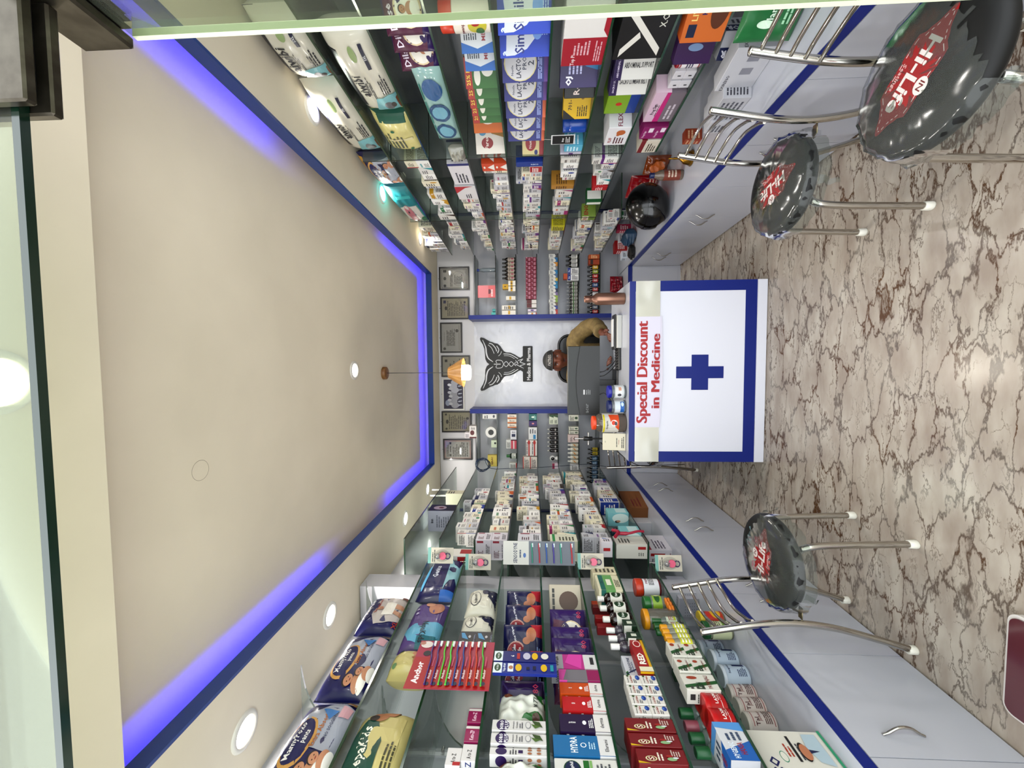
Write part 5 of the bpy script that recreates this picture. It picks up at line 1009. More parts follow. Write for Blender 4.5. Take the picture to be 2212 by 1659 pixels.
# lowest shelf: mask boxes and a bag
fill(-1, LRZ[7], 1030, 1078, LR(7), 36, (.1, .16), (.07, .1), .2)
MS = [('l', '40506a', .1, .3, .8, .9, 6), ('r', '1c4a6c', .85, .1, .95, .9)]
o = carton('medicine_box', .1, .17, .08, 'ccd4d8', MS, [('t', '28304a', 'MLX', .3, .5, .2, 90, .7, .02), ('l', '6a8aa8', .5, .1, .9, .9, 5)], part=True); put(o, -1, LRZ[7], 1098, look='white and pale blue lettered carton', place=LR(7), cat='medicine box', inset=.08)
for i, y in enumerate((1103, 1143)):
    o = carton('mask_box', .1, .15 if i == 0 else .13, .1, '8fc4c8', [('r', 'c8dcdc', .1, .1, .9, .6)], [('e', 'd8e8e4', .6, .4, .35, .4), ('e', '2a2020', .35, .55, .1, .12), ('e', 'c09a80', .38, .5, .08, .1)], part=True); put(o, -1, LRZ[7], y, look='aqua face mask box', place=LR(7), cat='box', inset=.0)
o = pillow('carrier_bag', .13, .17, .12, '1f4a5c', (), wr=.02, puff=1.0); put(o, -1, LRZ[7], 1128, look='crumpled dark teal plastic bag', place=LR(7), cat='bag', inset=.07)
o = carton('medicine_box', .12, .19, .09, 'cfcec6', [('l', '60605a', .2, .5, .8, .9, 4)], [('r', 'a81c20', .65, .05, .85, .3), ('l', '707068', .2, .1, .5, .3, 3)], part=True); put(o, -1, LRZ[7], 1183, look='tall plain carton with red block', place=LR(7), cat='medicine box', inset=.02)
mb = MB().tube(crom([(0, 0, .16), (-.02, -.01, .1), (-.01, -.02, .04), (.0, -.015, 0)], 5), [.012]*5+[.008]*11, mat('b03050', .4), 8); mb.tube(crom([(-.05, 0, .19), (0, -.01, .16), (.05, 0, .185)], 5), .011, mat('b03050', .4), 8)
o = mb.build('ribbon_bag'); put(o, -1, LRZ[7], 1157, look='knotted pink plastic bag', place=LR(7), cat='bag', inset=-.012)
# left counter, rear
BX = mat('8a5c2c', .8)
def open_carton(loc, rz):
    o = empty('cardboard_box', loc, rz); MB().box(-.14, .14, -.12, .12, 0, .004, BX).build('base', o); mb = MB()
    mb.box(-.14, .14, -.12, -.116, .004, .18, BX); mb.box(-.14, .14, .116, .12, .004, .18, BX); mb.box(-.14, -.136, -.116, .116, .004, .18, BX); mb.box(.136, .14, -.116, .116, .004, .18, BX)
    prints(mb, Face((-.14, -.12, 0), (1, 0, 0), (0, 0, 1), .28, .2), [('l', '7a2c20', .1, .2, .6, .6, 3)]); mb.build('walls', o)
    for s_, nm in ((-1, 0), (1, 1)):
        MB().add([(-.14, s_*.12, .18), (.14, s_*.12, .18), (.14, s_*.2, .22), (-.14, s_*.2, .22)], [(0, 1, 2, 3)], BX).add([(-.14, s_*.12, .184), (.14, s_*.12, .184), (.14, s_*.2, .224), (-.14, s_*.2, .224)], [(0, 1, 2, 3)], BX).build('flap', o)
    return o
p = P(1395, 1052, Z=.5); o = open_carton((-1.27, 3.35, .5004), math.radians(80)); tag(o, 'open brown cardboard box with raised flaps on the left counter near the desk', 'cardboard box')
lcount(carton('medicine_box', .15, .2, .14, 'c9c8cc', [('l', '60343a', .2, .7, .6, .9, 1)], [('l', '60606a', .1, .8, .9, .9, 1), ('r', 'bcbcc2', .48, .1, .5, .7)], part=True), 1402, 1122, 'big plain white carton on left counter beyond the pillar', 'box')
lcount(carton('medicine_box', .2, .16, .1, 'd4cfd4', [('r', 'a82050', 0, .86, 1, 1), ('l', '6a6070', .1, .2, .7, .7, 4)], [('r', 'a81c20', .55, .3, .75, .9), ('l', '505058', .15, .3, .45, .85, 6), ('t', '8a4050', 'C Plus', .5, .1, .1)], [('r', 'd4cfd4', 0, 0, 1, 1), ('r', 'a82050', 0, 0, 1, .1)], part=True), 1442, 1172, 'long white carton with crimson edge on left counter', 'box', -4)
# ================================================================ goods on the back wall (positions in image rows)
def BP_(k, s): return 'back %s shelf, %s bay' % (['top', 'second', 'third', 'fourth', 'fifth', 'sixth', 'lowest'][k], s)
def bx(k, s, y0, y1, h, base, F=(), look='', cat='medicine box', d=.07, zoff=0, inset=.004, name='medicine_box'):
    z = BZ[k]; q = pxy((0, 4.154, z))[0]; w = abs(P(q, y0, Y=4.154).x-P(q, y1, Y=4.154).x)-.002
    o = carton(name, w, h, d, base, F, ()); return put(o, 0, z, (y0+y1)/2, look=look, place=BP_(k, s), cat=cat, zoff=zoff, inset=inset)
def brow(k, s, y0, y1, n, r, h, body, cap, lab, prt, look, cat='bottle', inset=.04):
    for i in range(n):
        y = y0+(y1-y0)*(i+.5)/n; o = bottle('syrup_bottle', r, h, body, cap, lab, prt, r*.42, h*.14, n=12)
        put(o, 0, BZ[k], y, look=look, place=BP_(k, s), cat=cat, inset=inset)
R_, L_ = 'right', 'left'
LN = [('l', '404048', .1, .15, .9, .85, 5)]
bx(0, L_, 920, 947, .075, 'd8d4d0', [('r', '6a2028', 0, .0, .12, 1), ('e', '6a2028', .45, .6, .2, .3), ('l', '60606a', .7, .2, .95, .8, 3)], 'white carton with dark red disc', d=.1)
bx(0, L_, 934, 947, .05, 'd9d4d4', LN, 'upper small white carton', zoff=.0755, d=.08)
o = bottle('water_bottle', .022, .2, clear('c8d0d4', .2), '28408c', None, (), .012, .02)
put(o, 0, BZ[1], 583, look='clear empty bottle', place=BP_(1, R_), cat='bottle', inset=.06)
bx(1, R_, 616, 643, .185, 'd47a7c', [('l', 'e8c8c8', .1, .1, .9, .3, 1), ('l', 'a03c50', .3, .45, .7, .6, 2), ('e', '7c4450', .5, .35, .2, .1), ('r', 'd89094', 0, .4, 1, .96)], 'salmon pink booklet', 'booklet', d=.006, name='booklet')
bx(1, R_, 667, 673, .035, '4aa0a0', (), 'tiny teal carton beside the jamb'); bx(1, R_, 674, 680, .045, '5ab0ac', (), 'small teal carton by the blue jamb')
brow(2, R_, 556, 605, 6, .02, .14, '1c1410', '1c1c1e', 'b8aca0', [('r', 'a05a68', .3, .1, .7, .5), ('l', '40383c', .2, .6, .8, .9, 2)], 'dark syrup bottle with pale label')
YW = [('r', 'e0dcd4', 0, 0, 1, 1), ('r', 'c8a418', 0, .4, 1, .7), ('e', '6a4a10', .5, .55, .12, .16)]
bx(2, R_, 606, 617, .075, 'e0dcd4', YW, 'farther white carton with yellow band'); bx(2, R_, 618, 629, .075, 'e0dcd4', YW, 'nearer white carton with yellow band')
bx(2, R_, 613, 624, .06, 'c8a418', YW[2:], 'small yellow carton on top', zoff=.0755)
bx(2, R_, 639, 648, .1, 'dcd8d0', [('r', 'c8a418', .1, .45, .9, .65)], 'single slim white and yellow carton')
bx(2, R_, 659, 669, .145, 'dcd8d0', [('r', 'c8a418', .1, .4, .9, .55)]+LN[:1], 'tall white and yellow carton, left one'); bx(2, R_, 670, 680, .145, 'dcd8d0', [('r', 'c8a418', .1, .4, .9, .55)], 'tall white and yellow carton, right one')
MG = [('l', 'd8a8b8', .1, .15, .9, .5, 3), ('r', '6a1434', 0, .6, 1, .68), ('p', 'c890a4', [(.6, .7), (1, .7), (1, 1)])]
for i in range(10):
    for q in range(2): bx(3, R_, 555+9.1*i, 555+9.1*(i+1), .055, '8c1c44', MG, ('upper ' if q else '')+'magenta carton with pale lines', zoff=.0555*q)
for i in range(2): bx(3, R_, 647+9*i, 655.5+9*i, .1, 'd8d4d0', [('r', '6c1a20', 0, .5, 1, 1)], '%s white and dark red carton' % ['left', 'right'][i])
bx(3, R_, 667, 673, .09, 'd4ccd8', [('e', '5a3080', .5, .5, .3, .2)], 'lilac white carton with purple spot'); bx(3, R_, 674, 680.5, .09, 'dcd8d4', [('r', 'c89020', .2, .4, .8, .6), ('r', 'b03030', .1, 0, .9, .1)], 'white carton with ochre mark')
for i, (y0, y1, c) in enumerate(((548, 556, '5a5a60'), (556, 566, '2f7aa8'), (566, 575, 'c89440'), (575, 583, '8a8a90'), (583, 592, '2f88b4'), (592, 600, '5a7a9a'), (600, 607, 'c8b040'), (607, 615, '2a8ab0'), (615, 623, '3090b8'), (623, 631, '26305c'), (631, 638, '8a7aa0'), (638, 646, '9ab04c'), (646, 653, '90a850'), (653, 660, '7a6a58'), (660, 668, '3a4c98'), (668, 679.5, 'b84838'))):
    bx(4, R_, y0, y1, .082 if i % 4 else .09, 'd8d8d4', [('p', c, [(0, 0), (1, 0), (1, .35+.1*(i % 3)), (.4, .22), (0, .3)]), ('l', '50505a', .1, .55, .9, .9, 3)], 'small white carton with coloured foot')
brow(5, R_, 549, 577, 3, .022, .13, '14100e', '18181a', 'd4d4d0', [('l', '50505a', .1, .2, .9, .9, 3)], 'dark bottle with plain white label')
for i in range(2): bx(5, R_, 578+14*i, 591.5+14*i, .115, 'dcdcdc', [('r', '1c3c8c', 0, .72, 1, 1), ('t', 'e0e8f0', 'BRAND'[:0]+'Rx', .5, .86, .14), ('l', '505058', .1, .1, .9, .6, 4)], '%s white carton with blue top' % ['left', 'right'][1-i])
bx(5, R_, 590, 602, .04, 'c0602c', (), 'small orange carton on top', zoff=.1155)
brow(5, R_, 608, 680, 9, .018, .12, '181412', '9a9ca0', 'b4b4ae', [('r', '4a7a40', 0, .6, 1, .8), ('l', '404040', .1, .1, .9, .5, 3)], 'dark bottle with silver cap')
bx(6, R_, 549, 559, .11, 'b8642c', [('l', 'e8c8a0', .1, .2, .9, .8, 4)], 'orange carton'); bx(6, R_, 560, 571, .11, 'a85020', [('r', '3a1c14', 0, .6, 1, .85)], 'orange and brown carton')
for i, c in enumerate(('c8a828', '9aa838', 'b82c28', 'a83844', '4a6a98', 'b05050', 'd0d0d4', '3a3a40', 'a09890', '707a8a', 'b04040')):
    y = 577+9.6*i; o = bottle('syrup_bottle', .019, .12, '1a1210', '26262a', c, [('l', 'e4e0d8', .2, .2, .8, .8, 3)], .009, .018, n=12); put(o, 0, BZ[6], y, look='dark bottle with %s label' % ['yellow', 'olive', 'red', 'rose', 'blue', 'pink', 'white', 'black', 'beige', 'grey blue', 'brick'][i], place=BP_(6, R_), cat='bottle', inset=.04)
# left bay
bx(1, L_, 894, 905, .15, 'd4d4d0', [('l', '40404a', .1, .6, .9, .9, 2), ('e', '60606a', .5, .2, .3, .08)], 'tall white carton with marks')
o = MB().cyl(.06, 0, .028, mat('d4d4d0', .4), (0, 0, .062), 24, 'y', .003).cyl(.03, -.001, 0, mat('3a3c3a', .4), (0, 0, .062), 18, 'y').build('tape_pack'); put(o, 0, BZ[1], 934, look='round white pack with dark rim', place=BP_(1, L_), cat='pack')
bx(1, L_, 951, 967, .06, 'c8d0bc', [('e', '2a2c2a', .6, .3, .15, .2)], 'small pale green carton'); bx(1, L_, 983, 1008, .1, 'cdbb6a', [('t', '6a3018', 'AJELAC', .5, .5, .25, 0, .9, .03)], 'yellow box lettered in brown', 'box', d=.05)
for i in range(3): bx(2, L_, 895+10*i, 904.5+10*i, .095, 'dcd4c8', [('r', 'c07838', 0, 0, .3, 1), ('l', '70605a', .4, .2, .8, .8, 3)], '%s white and orange carton' % ['right', 'middle', 'left'][i])
bx(2, L_, 929, 950, .065, 'd8d8dc', [('r', '202c5c', .3, .2, .6, .8), ('l', '404048', .7, .2, .9, .8, 3)], 'white carton with navy block'); bx(2, L_, 952, 970, .06, 'c85a6c', [('r', 'e0d8d8', 0, .4, 1, .6)], 'rose carton, lower one'); bx(2, L_, 950, 969, .05, 'd4d4d0', LN, 'white carton on the rose one', zoff=.0605)
o = bottle('lotion_bottle', .03, .11, '1c3420', '2c7a3c', 'd4d8d0', [('l', '304830', .1, .1, .9, .9, 4)], .014, .03); put(o, 0, BZ[2], 985, look='dark green bottle with green cap', place=BP_(2, L_), cat='bottle', inset=.04)
bx(2, L_, 1000, 1012, .08, 'd8d8d4', LN+[('r', 'b03030', 0, 0, 1, .12)], 'white carton with red foot')
bx(3, L_, 894, 908, .085, '2f7c78', [('e', 'd8e4dc', .5, .5, .15, .2), ('l', 'a8d0c8', .1, .1, .9, .4, 2)], 'teal carton'); bx(3, L_, 909, 921, .085, '4a2c74', [('e', 'd89aa0', .5, .5, .15, .15)], 'purple carton')
bx(3, L_, 923, 950, .09, 'd8d8d8', [('r', '2c8ab4', .05, .15, .4, .45), ('l', '50505a', .5, .1, .9, .9, 3)], 'white carton with sky blue block')
RW = [('r', 'b8342c', 0, .35, 1, .6), ('e', 'b8342c', .85, .48, .14, .25), ('l', '50505a', .1, .7, .9, .95, 1)]
for q in range(2): bx(3, L_, 951, 985, .058, 'dcd8d4', RW, '%s white carton with broad red stripe' % ['lower', 'upper'][q], zoff=.0585*q)
for q in range(2): bx(3, L_, 987, 1013, .076, 'dcd4cc', [('r', 'b8342c', 0, .88, 1, 1), ('l', '50505a', .1, .15, .9, .8, 4)], '%s white carton with thin red edge' % ['lower', 'upper'][q], zoff=.0765*q)
for q in range(2): bx(4, L_, 896, 917, .045, 'd0d4c4', [('p', '2c5a30', [(.7, 0), (1, 0), (1, 1), (.85, 1)]), ('l', '40504a', .1, .2, .6, .8, 2)], '%s white carton with green slash' % ['lower', 'upper'][q], zoff=.0455*q)
brow(4, L_, 923, 978, 6, .019, .11, '140f0e', 'b8b8b4', '2c2428', [('r', 'c8c4c0', .2, .2, .8, .4)], 'dark syrup bottle with pale cap')
o = empty('security_camera'); MB().lathe([(.0001, 0), (.022, 0), (.024, .006), (.02, .018), (.012, .03)], mat('dcdcdc', .3), n=18).build('base', o); MB().lathe([(.006, -.026), (.024, -.02), (.032, 0), (.024, .02), (.0001, .03)], mat('e0e0e0', .25), (0, 0, .055), 20, 'y').build('head', o); MB().lathe([(.0001, -.0275), (.017, -.0265), (.019, -.022)], mat('101012', .1, 0, .5), (0, 0, .055), 18, 'y').build('lens', o)
put(o, 0, BZ[4], 990, look='small white ball camera', place=BP_(4, L_), cat='camera', inset=.05)
bx(4, L_, 1001, 1013, .06, 'd8ccd4', [('r', 'a02858', 0, .6, 1, 1)], 'small white and magenta carton')
for i, (a, b) in enumerate(((896, 910), (922, 930), (931, 938))): bx(5, L_, a, b, .1, 'd8d8cc', [('e', '3a5c34', .5, .25, .2, .16), ('l', '50504a', .1, .5, .9, .9, 3)], ['wide', 'middle', 'slim'][i]+' white carton with green fruit')
bx(5, L_, 939, 956, .11, 'd8c8c4', [('p', '70484c', [(.1, .3), (.5, .5), (.9, .3), (.5, .4)]), ('l', '70606a', .1, .6, .9, .8, 2)], 'pinkish white carton')
brow(5, L_, 957, 1001, 5, .02, .11, 'd4d4cc', 'e0e0dc', 'ccc8b8', [('p', 'c88a28', [(.2, .2), (.8, .6), (.8, .9), (.3, .5)])], 'white bottle with amber mark')
bx(5, L_, 1003, 1016, .085, 'd8d8d8', LN, 'plain white carton')
brow(6, L_, 966, 984, 2, .019, .11, '14120e', '1c1c1e', 'b0a020', [('l', '30300c', .1, .2, .9, .9, 3)], 'dark bottle with yellow label by the left')
brow(6, L_, 985, 1045, 6, .02, .12, '101418', '181a1e', '3a5a74', [('l', 'b0c4d4', .1, .2, .9, .9, 3)], 'dark bottle with steel blue label')
bx(6, L_, 900, 925, .07, 'd4d4d0', LN, 'white carton at the far right end')
# ---------------------------------------------------------------- framed certificates above
FRM = mat('1c1210', .35, 0, .3)
def certificate(b, look, paper, lines, white=False):
    a, c = P(b[0], b[1], Y=4.395), P(b[2], b[3], Y=4.395); x0, x1, z0, z1 = min(a.x, c.x), max(a.x, c.x), c.z, a.z
    w, h = x1-x0, z1-z0; o = empty('framed_certificate', ((x0+x1)/2, 4.402, z0)); tag(o, look, 'framed certificate' if not white else 'framed picture')
    t = .016; m = mat('d4d2cc', .4) if white else FRM; mb = MB()
    mb.bbox(-w/2, w/2, -.014, 0, 0, t, m).bbox(-w/2, w/2, -.014, 0, h-t, h, m).bbox(-w/2, -w/2+t, -.0139, 0, t, h-t, m).bbox(w/2-t, w/2, -.0139, 0, t, h-t, m); mb.build('frame', o)
    mb = MB().box(-w/2+t, w/2-t, -.006, -.001, t, h-t, mat(paper, .6)); prints(mb, Face((-w/2+t, -.006, t), (1, 0, 0), (0, 0, 1), w-2*t, h-2*t), lines); mb.build('paper', o)
    MB().box(-w/2+t, w/2-t, -.0095, -.0075, t, h-t, clear('f4f4f4', .0, .02, .15)).build('glass', o)
    MB().tube([(0, -.002, h), (0, -.004, h+.012)], .002, mat('2a2624', .4, .8), 6).build('nail', o)
    return o
TL = '4a4842'
certificate((948, 577, 1014, 626), 'black framed certificate with round watermark, rightmost of the row', 'cfccc4', [('r', '5a5a58', .04, .04, .96, .96), ('r', 'cfccc4', .055, .055, .945, .945), ('r', '6a6a68', .08, .08, .92, .09), ('e', 'a8a6a0', .5, .35, .36, .24), ('e', 'cfccc4', .5, .35, .34, .225), ('l', TL, .22, .2, .78, .5, 6), ('l', TL, .1, .56, .9, .66, 2), ('e', TL, .5, .84, .08, .05), ('r', TL, .8, .78, .92, .9), ('e', TL, .14, .84, .07, .05)])
certificate((951, 642, 1014, 689.5), 'black framed beige certificate, second from right', 'c4bda6', [('l', '6a6558', .1, .1, .9, .8, 11), ('r', '2c3a6c', .75, .84, .9, .94), ('e', '3a3834', .5, .84, .1, .05), ('e', '6a5c68', .8, .12, .06, .04)])
certificate((950.5, 697, 999, 762), 'black framed landscape certificate, third from right', 'cbc9c2', [('t', '38383c', 'Pharmacy Council', .55, .86, .06, 0, .6), ('l', TL, .2, .3, .85, .75, 8), ('e', TL, .1, .85, .05, .07), ('e', '60605c', .75, .2, .06, .08), ('r', '8a8a86', .04, .08, .96, .1)])
certificate((953, 768, 1016, 814), 'black framed certificate partly behind the lampshade', 'c4bfae', [('l', TL, .1, .1, .9, .75, 9), ('r', '2c2c2c', .72, .82, .86, .92)])
certificate((955, 817, 1004, 886), 'white framed picture of white running horses on violet', '2c2c6c', [('e', 'c8d0e4', .2, .8, .1, .12)]+[('e', 'd4d4dc', .12+.13*i, .42+.08*(i % 2), .1, .2) for i in range(7)]+[('e', 'dcdce0', .17+.13*i, .64+.06*(i % 2), .045, .1) for i in range(6)]+[('p', 'c0c4d0', [(.1+.13*i, .25), (.14+.13*i, .25), (.15+.13*i, .06), (.13+.13*i, .06)]) for i in range(7)], True)
certificate((954, 888, 1019, 934), 'black framed beige certificate, second from left', 'c3bda2', [('l', '6a6558', .1, .12, .9, .8, 10), ('e', '4a4a40', .5, .85, .12, .05), ('r', '4a4a40', .84, .86, .94, .93), ('e', '4a4a40', .12, .88, .06, .04), ('e', '4a4a40', .68, .1, .07, .05)])
certificate((957, 948, 1020.5, 993.5), 'black framed certificate with pink border, leftmost of the row', 'd2b8b0', [('r', 'cccbc4', .05, .05, .93, .95), ('r', '2a2a28', .35, .76, .68, .79), ('r', '2a2a28', .12, .74, .24, .82), ('r', '2a2a28', .78, .74, .9, .82), ('l', TL, .1, .84, .9, .92, 2), ('l', TL, .1, .1, .9, .7, 9)])
# ---------------------------------------------------------------- winged sign on the back panel
BLK = mat('0a0a0a', .6); WHT = mat('cdced0', .4)
k_ = .000947; cx, cz = P(1160, 786, Y=4.38).x, P(1034, 786, Y=4.38).z+.0
def sg(v, u, s=1): return (cx+s*u*k_, cz-(v-575)*k_)   # v down, u out from the axis, in sign units
half = [(700, 0), (672, 22), (655, 60), (650, 120), (645, 180), (625, 235), (600, 275), (592, 300), (604, 316), (640, 308), (680, 285), (712, 266), (742, 258), (765, 246), (800, 240), (830, 215), (852, 180), (876, 150), (900, 138), (950, 134), (1000, 112), (1045, 82), (1068, 74), (1095, 92), (1096, 203), (1103, 209), (1204, 209), (1211, 203), (1211, 0)]
out = [sg(v, u, -1) for v, u in half]+[sg(v, u, 1) for v, u in half[::-1] if u]
sign = empty('wall_sign', (0, 4.378, 0)); tag(sign, 'black winged caduceus sign lettered for the pharmacy on the glossy back panel', 'sign')
MB().prism(out, 0, .011, BLK).build('board', sign)
mb = MB()
def stroke(pts, w):
    pts = crom([Vector((sg(v, u)[0], 0, sg(v, u)[1])) for v, u in pts], 5); n = len(pts); A = []; B = []
    for i, p in enumerate(pts):
        t = (pts[min(i+1, n-1)]-pts[max(i-1, 0)]).normalized(); q = Vector((t.z, 0, -t.x))*w*.62*k_*(.35+.65*math.sin(math.pi*min(max(i/(n-1), .0), 1)) if w > 8 else 1)
        A.append(p+q+Vector((0, -.0008, 0))); B.append(p-q+Vector((0, -.0008, 0)))
    mb.add(A+B, [(i, i+1, n+i+1, n+i) for i in range(n-1)], WHT)
for s in (1, -1):
    stroke([(625, s*285), (660, s*200), (668, s*130), (690, s*70), (745, s*28)], 13)
    stroke([(690, s*228), (730, s*190), (760, s*125)], 5); stroke([(700, s*245), (735, s*235), (775, s*190), (790, s*150)], 8)
    stroke([(790, s*215), (815, s*170), (800, s*130)], 8); stroke([(845, s*150), (835, s*120), (810, s*95)], 4)
    stroke([(870, s*120), (950, s*112), (1040, s*62)], 7); stroke([(875, s*98), (940, s*94), (1000, s*62)], 4)
    stroke([(790, s*12), (780, s*35), (800, s*48), (850, s*38), (870, s*0), (900, s*-30), (930, 0), (960, s*28), (990, 0), (1015, s*-22)], 5)
stroke([(755, 0), (835, 0)], 7)
stroke([(1010, 46), (1040, 0), (1030, 34)], 4)
for a, b in (((1040, 40), (1100, 60)), ((1100, 60), (1060, 22)), ((1060, 22), (1128, 0)), ((1128, 0), (1060, -22)), ((1060, -22), (1122, -62)), ((1122, -62), (1010, 0))): stroke([a, ((a[0]+b[0])/2, (a[1]+b[1])/2), b], 6)
mb.build('white_linework', sign)
mb = MB(); x0, z0 = sg(1200, -195); F_ = Face((x0, 0, z0), (1, 0, 0), (0, 0, 1), 390*k_, 70*k_); prints(mb, F_, [('t', 'd4d4d6', 'Medico & Pharma', .5, .5, .62, 0, .98, .03)]); mb.build('lettering', sign)
# ---------------------------------------------------------------- pendant lamp
px_, py_ = P(828, 806, Z=TRAY).x, P(828, 806, Z=TRAY).y
o = empty('pendant_lamp', (px_, py_, TRAY)); tag(o, 'small pendant lamp with wood veneer shade hanging above the desk on a black cord', 'pendant lamp')
WOOD = noisy('a67e48', '8c6434', 14, .5, (1, 1, .1))
MB().lathe([(.0001, -.03), (.045, -.03), (.05, -.026), (.05, 0)], WOOD, n=28).build('canopy', o)
MB().tube([(0, 0, -.03), (0, 0, -.53)], .0025, mat('0e0c0c', .5), 6).build('cord', o)
mb = MB(); n = 40; r0, r1, z0, z1 = .042, .117, -.527, -.648; vs = []; fs = []
for r, z in ((r0, z0), (r1, z1), (r1-.004, z1), (r0-.004, z0-.002)):
    for i in range(n): a = 6.2832*i/n; rr = r*(1-.03*(i % 2)); vs.append((rr*math.cos(a), rr*math.sin(a), z))
for j in range(3):
    for i in range(n): q = (i+1) % n; fs.append((j*n+i, j*n+q, (j+1)*n+q, (j+1)*n+i))
mb.add(vs, fs, noisy('b08a52', '94703c', 20, .55, (1, 1, .1))); mb.lathe([(.0001, z0), (r0, z0)], WOOD, n=n); mb.build('lamp_shade', o)
MB().lathe([(.0001, -.57), (.042, -.575), (.06, -.60), (.062, -.69), (.056, -.702), (.0001, -.706)], emit('fff6e4', 5), n=28).build('diffuser', o)
lamp('pendant_light', 'POINT', (0, 0, -.74), 12, (1, .93, .8), .05, parent=o)
# ================================================================ desk
DX0, DX1, DY0, DY1, DH = -.622, .507, 2.5, 3.05, .834
o = empty('reception_desk', (-.057, DY0, 0)); tag(o, 'white reception desk with navy border and navy cross on its front panel', 'desk')
X0, X1 = DX0+.057, DX1+.057; PW = mat('e2e3ea', .25, 0, .3)
def fz(x): return DH*(1-(x-105)/1135)      # desk front: drawing column -> height
def fx(y): return X1-(y-100)/1478*(X1-X0)
MB().bbox(X0, X1, 0, DY1-DY0, DH-.03, DH, mat('bfc1c8', .22, 0, .4)).build('desktop', o)
MB().bbox(X0, X1, .002, .02, .0, DH-.0305, PW).build('front_panel', o)
MB().box(X0+.03, X1-.30, .47, .48, DH, DH+.10, mat('7c7d80', .4)).build('rear_ledge', o)
MB().box(X0+.001, X0+.019, .0205, DY1-DY0-.02, 0, DH-.0305, PW).build('side_panel', o); MB().box(X1-.019, X1-.001, .0205, DY1-DY0-.02, 0, DH-.0305, PW).build('side_panel', o)
mb = MB(); f = .0017
mb.box(X0, X1, -.0004, f, fz(155), DH-.0005, NAVY); mb.box(X0, X1, -.0004, f, fz(1155), fz(1062), NAVY)
mb.box(fx(183), X1, -.0004, f, fz(1062), fz(155), NAVY); mb.box(X0, fx(1493), -.0004, f, fz(1062), fz(155), NAVY); mb.build('navy_border', o)
MB().box(X0, X1, -.003, f, .004, fz(1157), PW).build('plinth', o)
mb = MB(); mb.box(fx(890), fx(793), -.0003, f, fz(892), fz(500), NAVY); mb.box(fx(985), fx(698), -.00033, f, fz(766), fz(627), NAVY); mb.build('cross_emblem', o)
pa = empty('paper_sign', (-.057, DY0-.001, 0)); tag(pa, 'white paper strip with red discount lettering taped across the desk front', 'paper sign')
w_, h_ = fx(385)-fx(1293), fz(157)-fz(362); mb = MB(); mb.box(fx(1293), fx(385), -.0025, -.0012, fz(362), fz(157), mat('dcd9e4', .35)); 
F_ = Face((fx(1293), -.0026, fz(362)), (1, 0, 0), (0, 0, 1), w_, h_); pm = MB()
for dx_ in (-.006, -.0036, -.0012, .0012, .0036, .006): prints(pm, F_, [('t', 'b4202c', 'Special Discount', .5+dx_, .66, .58, 0, .92, 0)])
# second line runs off the folded lower edge, as on the real strip
vs, fs, asp = textgeo('in Medicine', 0); H = h_*.34; sc_ = (w_*.66)/(asp*H)
[pm.add([F_.p(w_*.18+x*H*sc_+dx_, y*H+.002)+Vector((0, -.0004*i_, 0)) for x, y in vs], fs, mat('b4202c', .45)) for i_, dx_ in enumerate((-.004, -.0024, -.0008, .0008, .0024, .004))]; mb.build('paper', pa); pm.build('lettering', pa)
mb = MB(); mb.add([(fx(1293), -.0013, fz(362)), (fx(385), -.0013, fz(362)), (fx(385), -.010, fz(372)), (fx(900), -.014, fz(380)), (fx(1293), -.004, fz(366))], [(0, 1, 2, 3, 4)], mat('d4d2dc', .4)); mb.build('curled_edge', pa)
TAPE = clear('efeee2', .6, .12, .5)
for a, b in ((100, 386), (1292, 1578)):
    MB().box(fx(b), fx(a), -.0035, -.0027, fz(358), fz(156), TAPE).build('tape', pa)
def ondesk(o, x, y, look, cat, z=DH+.0004, rz=0, Z=DH):
    p = P(x, y, Z=Z); o.location = (p.x, p.y, z); o.rotation_euler = (0, 0, math.radians(rz)); tag(o, look, cat); return o
# monitor seen from behind
DKG = mat('3c403e', .45); DK2 = mat('222423', .4); BK_ = mat('0c0c0d', .35)
o = empty('computer_monitor', (-.1225, 2.85, DH+.0004)); tag(o, 'dark grey computer monitor seen from behind on the desk', 'monitor')
MB().bbox(-.2475, .2475, .0, .03, .125, .35, DKG, .004).build('back_cover', o)
mb = MB(); n = 16
pts = [(-.247, .124), (.247, .124)]+[(.247-.494*i/n, .262+.028*math.sin(math.pi*i/n)) for i in range(n+1)]
mb.prism(pts, -.02, -.0005, DK2); prints(mb, Face((-.247, -.0205, .124), (1, 0, 0), (0, 0, 1), .494, .16), [('t', '8a8c8c', 'acer', .1, .55, .12), ('r', 'd0d0d0', .3, .66, .37, .73), ('l', '9a9c9c', .3, .4, .4, .62, 3)]); mb.build('rear_housing', o)
MB().box(-.235, .235, .0301, .032, .14, .34, emit('b8c4d8', .8)).build('screen', o)
MB().bbox(-.035, .005, .004, .022, .01, .1239, BK_).build('stand', o); MB().bbox(-.11, .08, -.05, .11, 0, .0098, BK_, .003).build('foot', o)
mb = MB(); [mb.tube(crom([(x, -.005, .125), (x+.01, -.03, .09), (x+.05*s, -.02, .04), (x+.09*s, .0, .006)], 5), .003, BK_, 6) for x, s in ((-.1, -1), (.03, 1), (.06, 1))]; mb.build('cable', o)
o = MB().bbox(-.12, .12, 0, .1, 0, .018, BK_, .004).build('keyboard')
mb = MB()
for i in range(12):
    for j in range(4): mb.bbox(-.114+.019*i, -.098+.019*i, .008+.023*j, .027+.023*j, .018, .023, mat('1c1c1e', .5), .002)
mb.build('keys', o); ondesk(o, 1333, 790, 'black keyboard lying behind the monitor stand', 'keyboard', rz=4); o.location.y = 2.72; o.location.x = .075
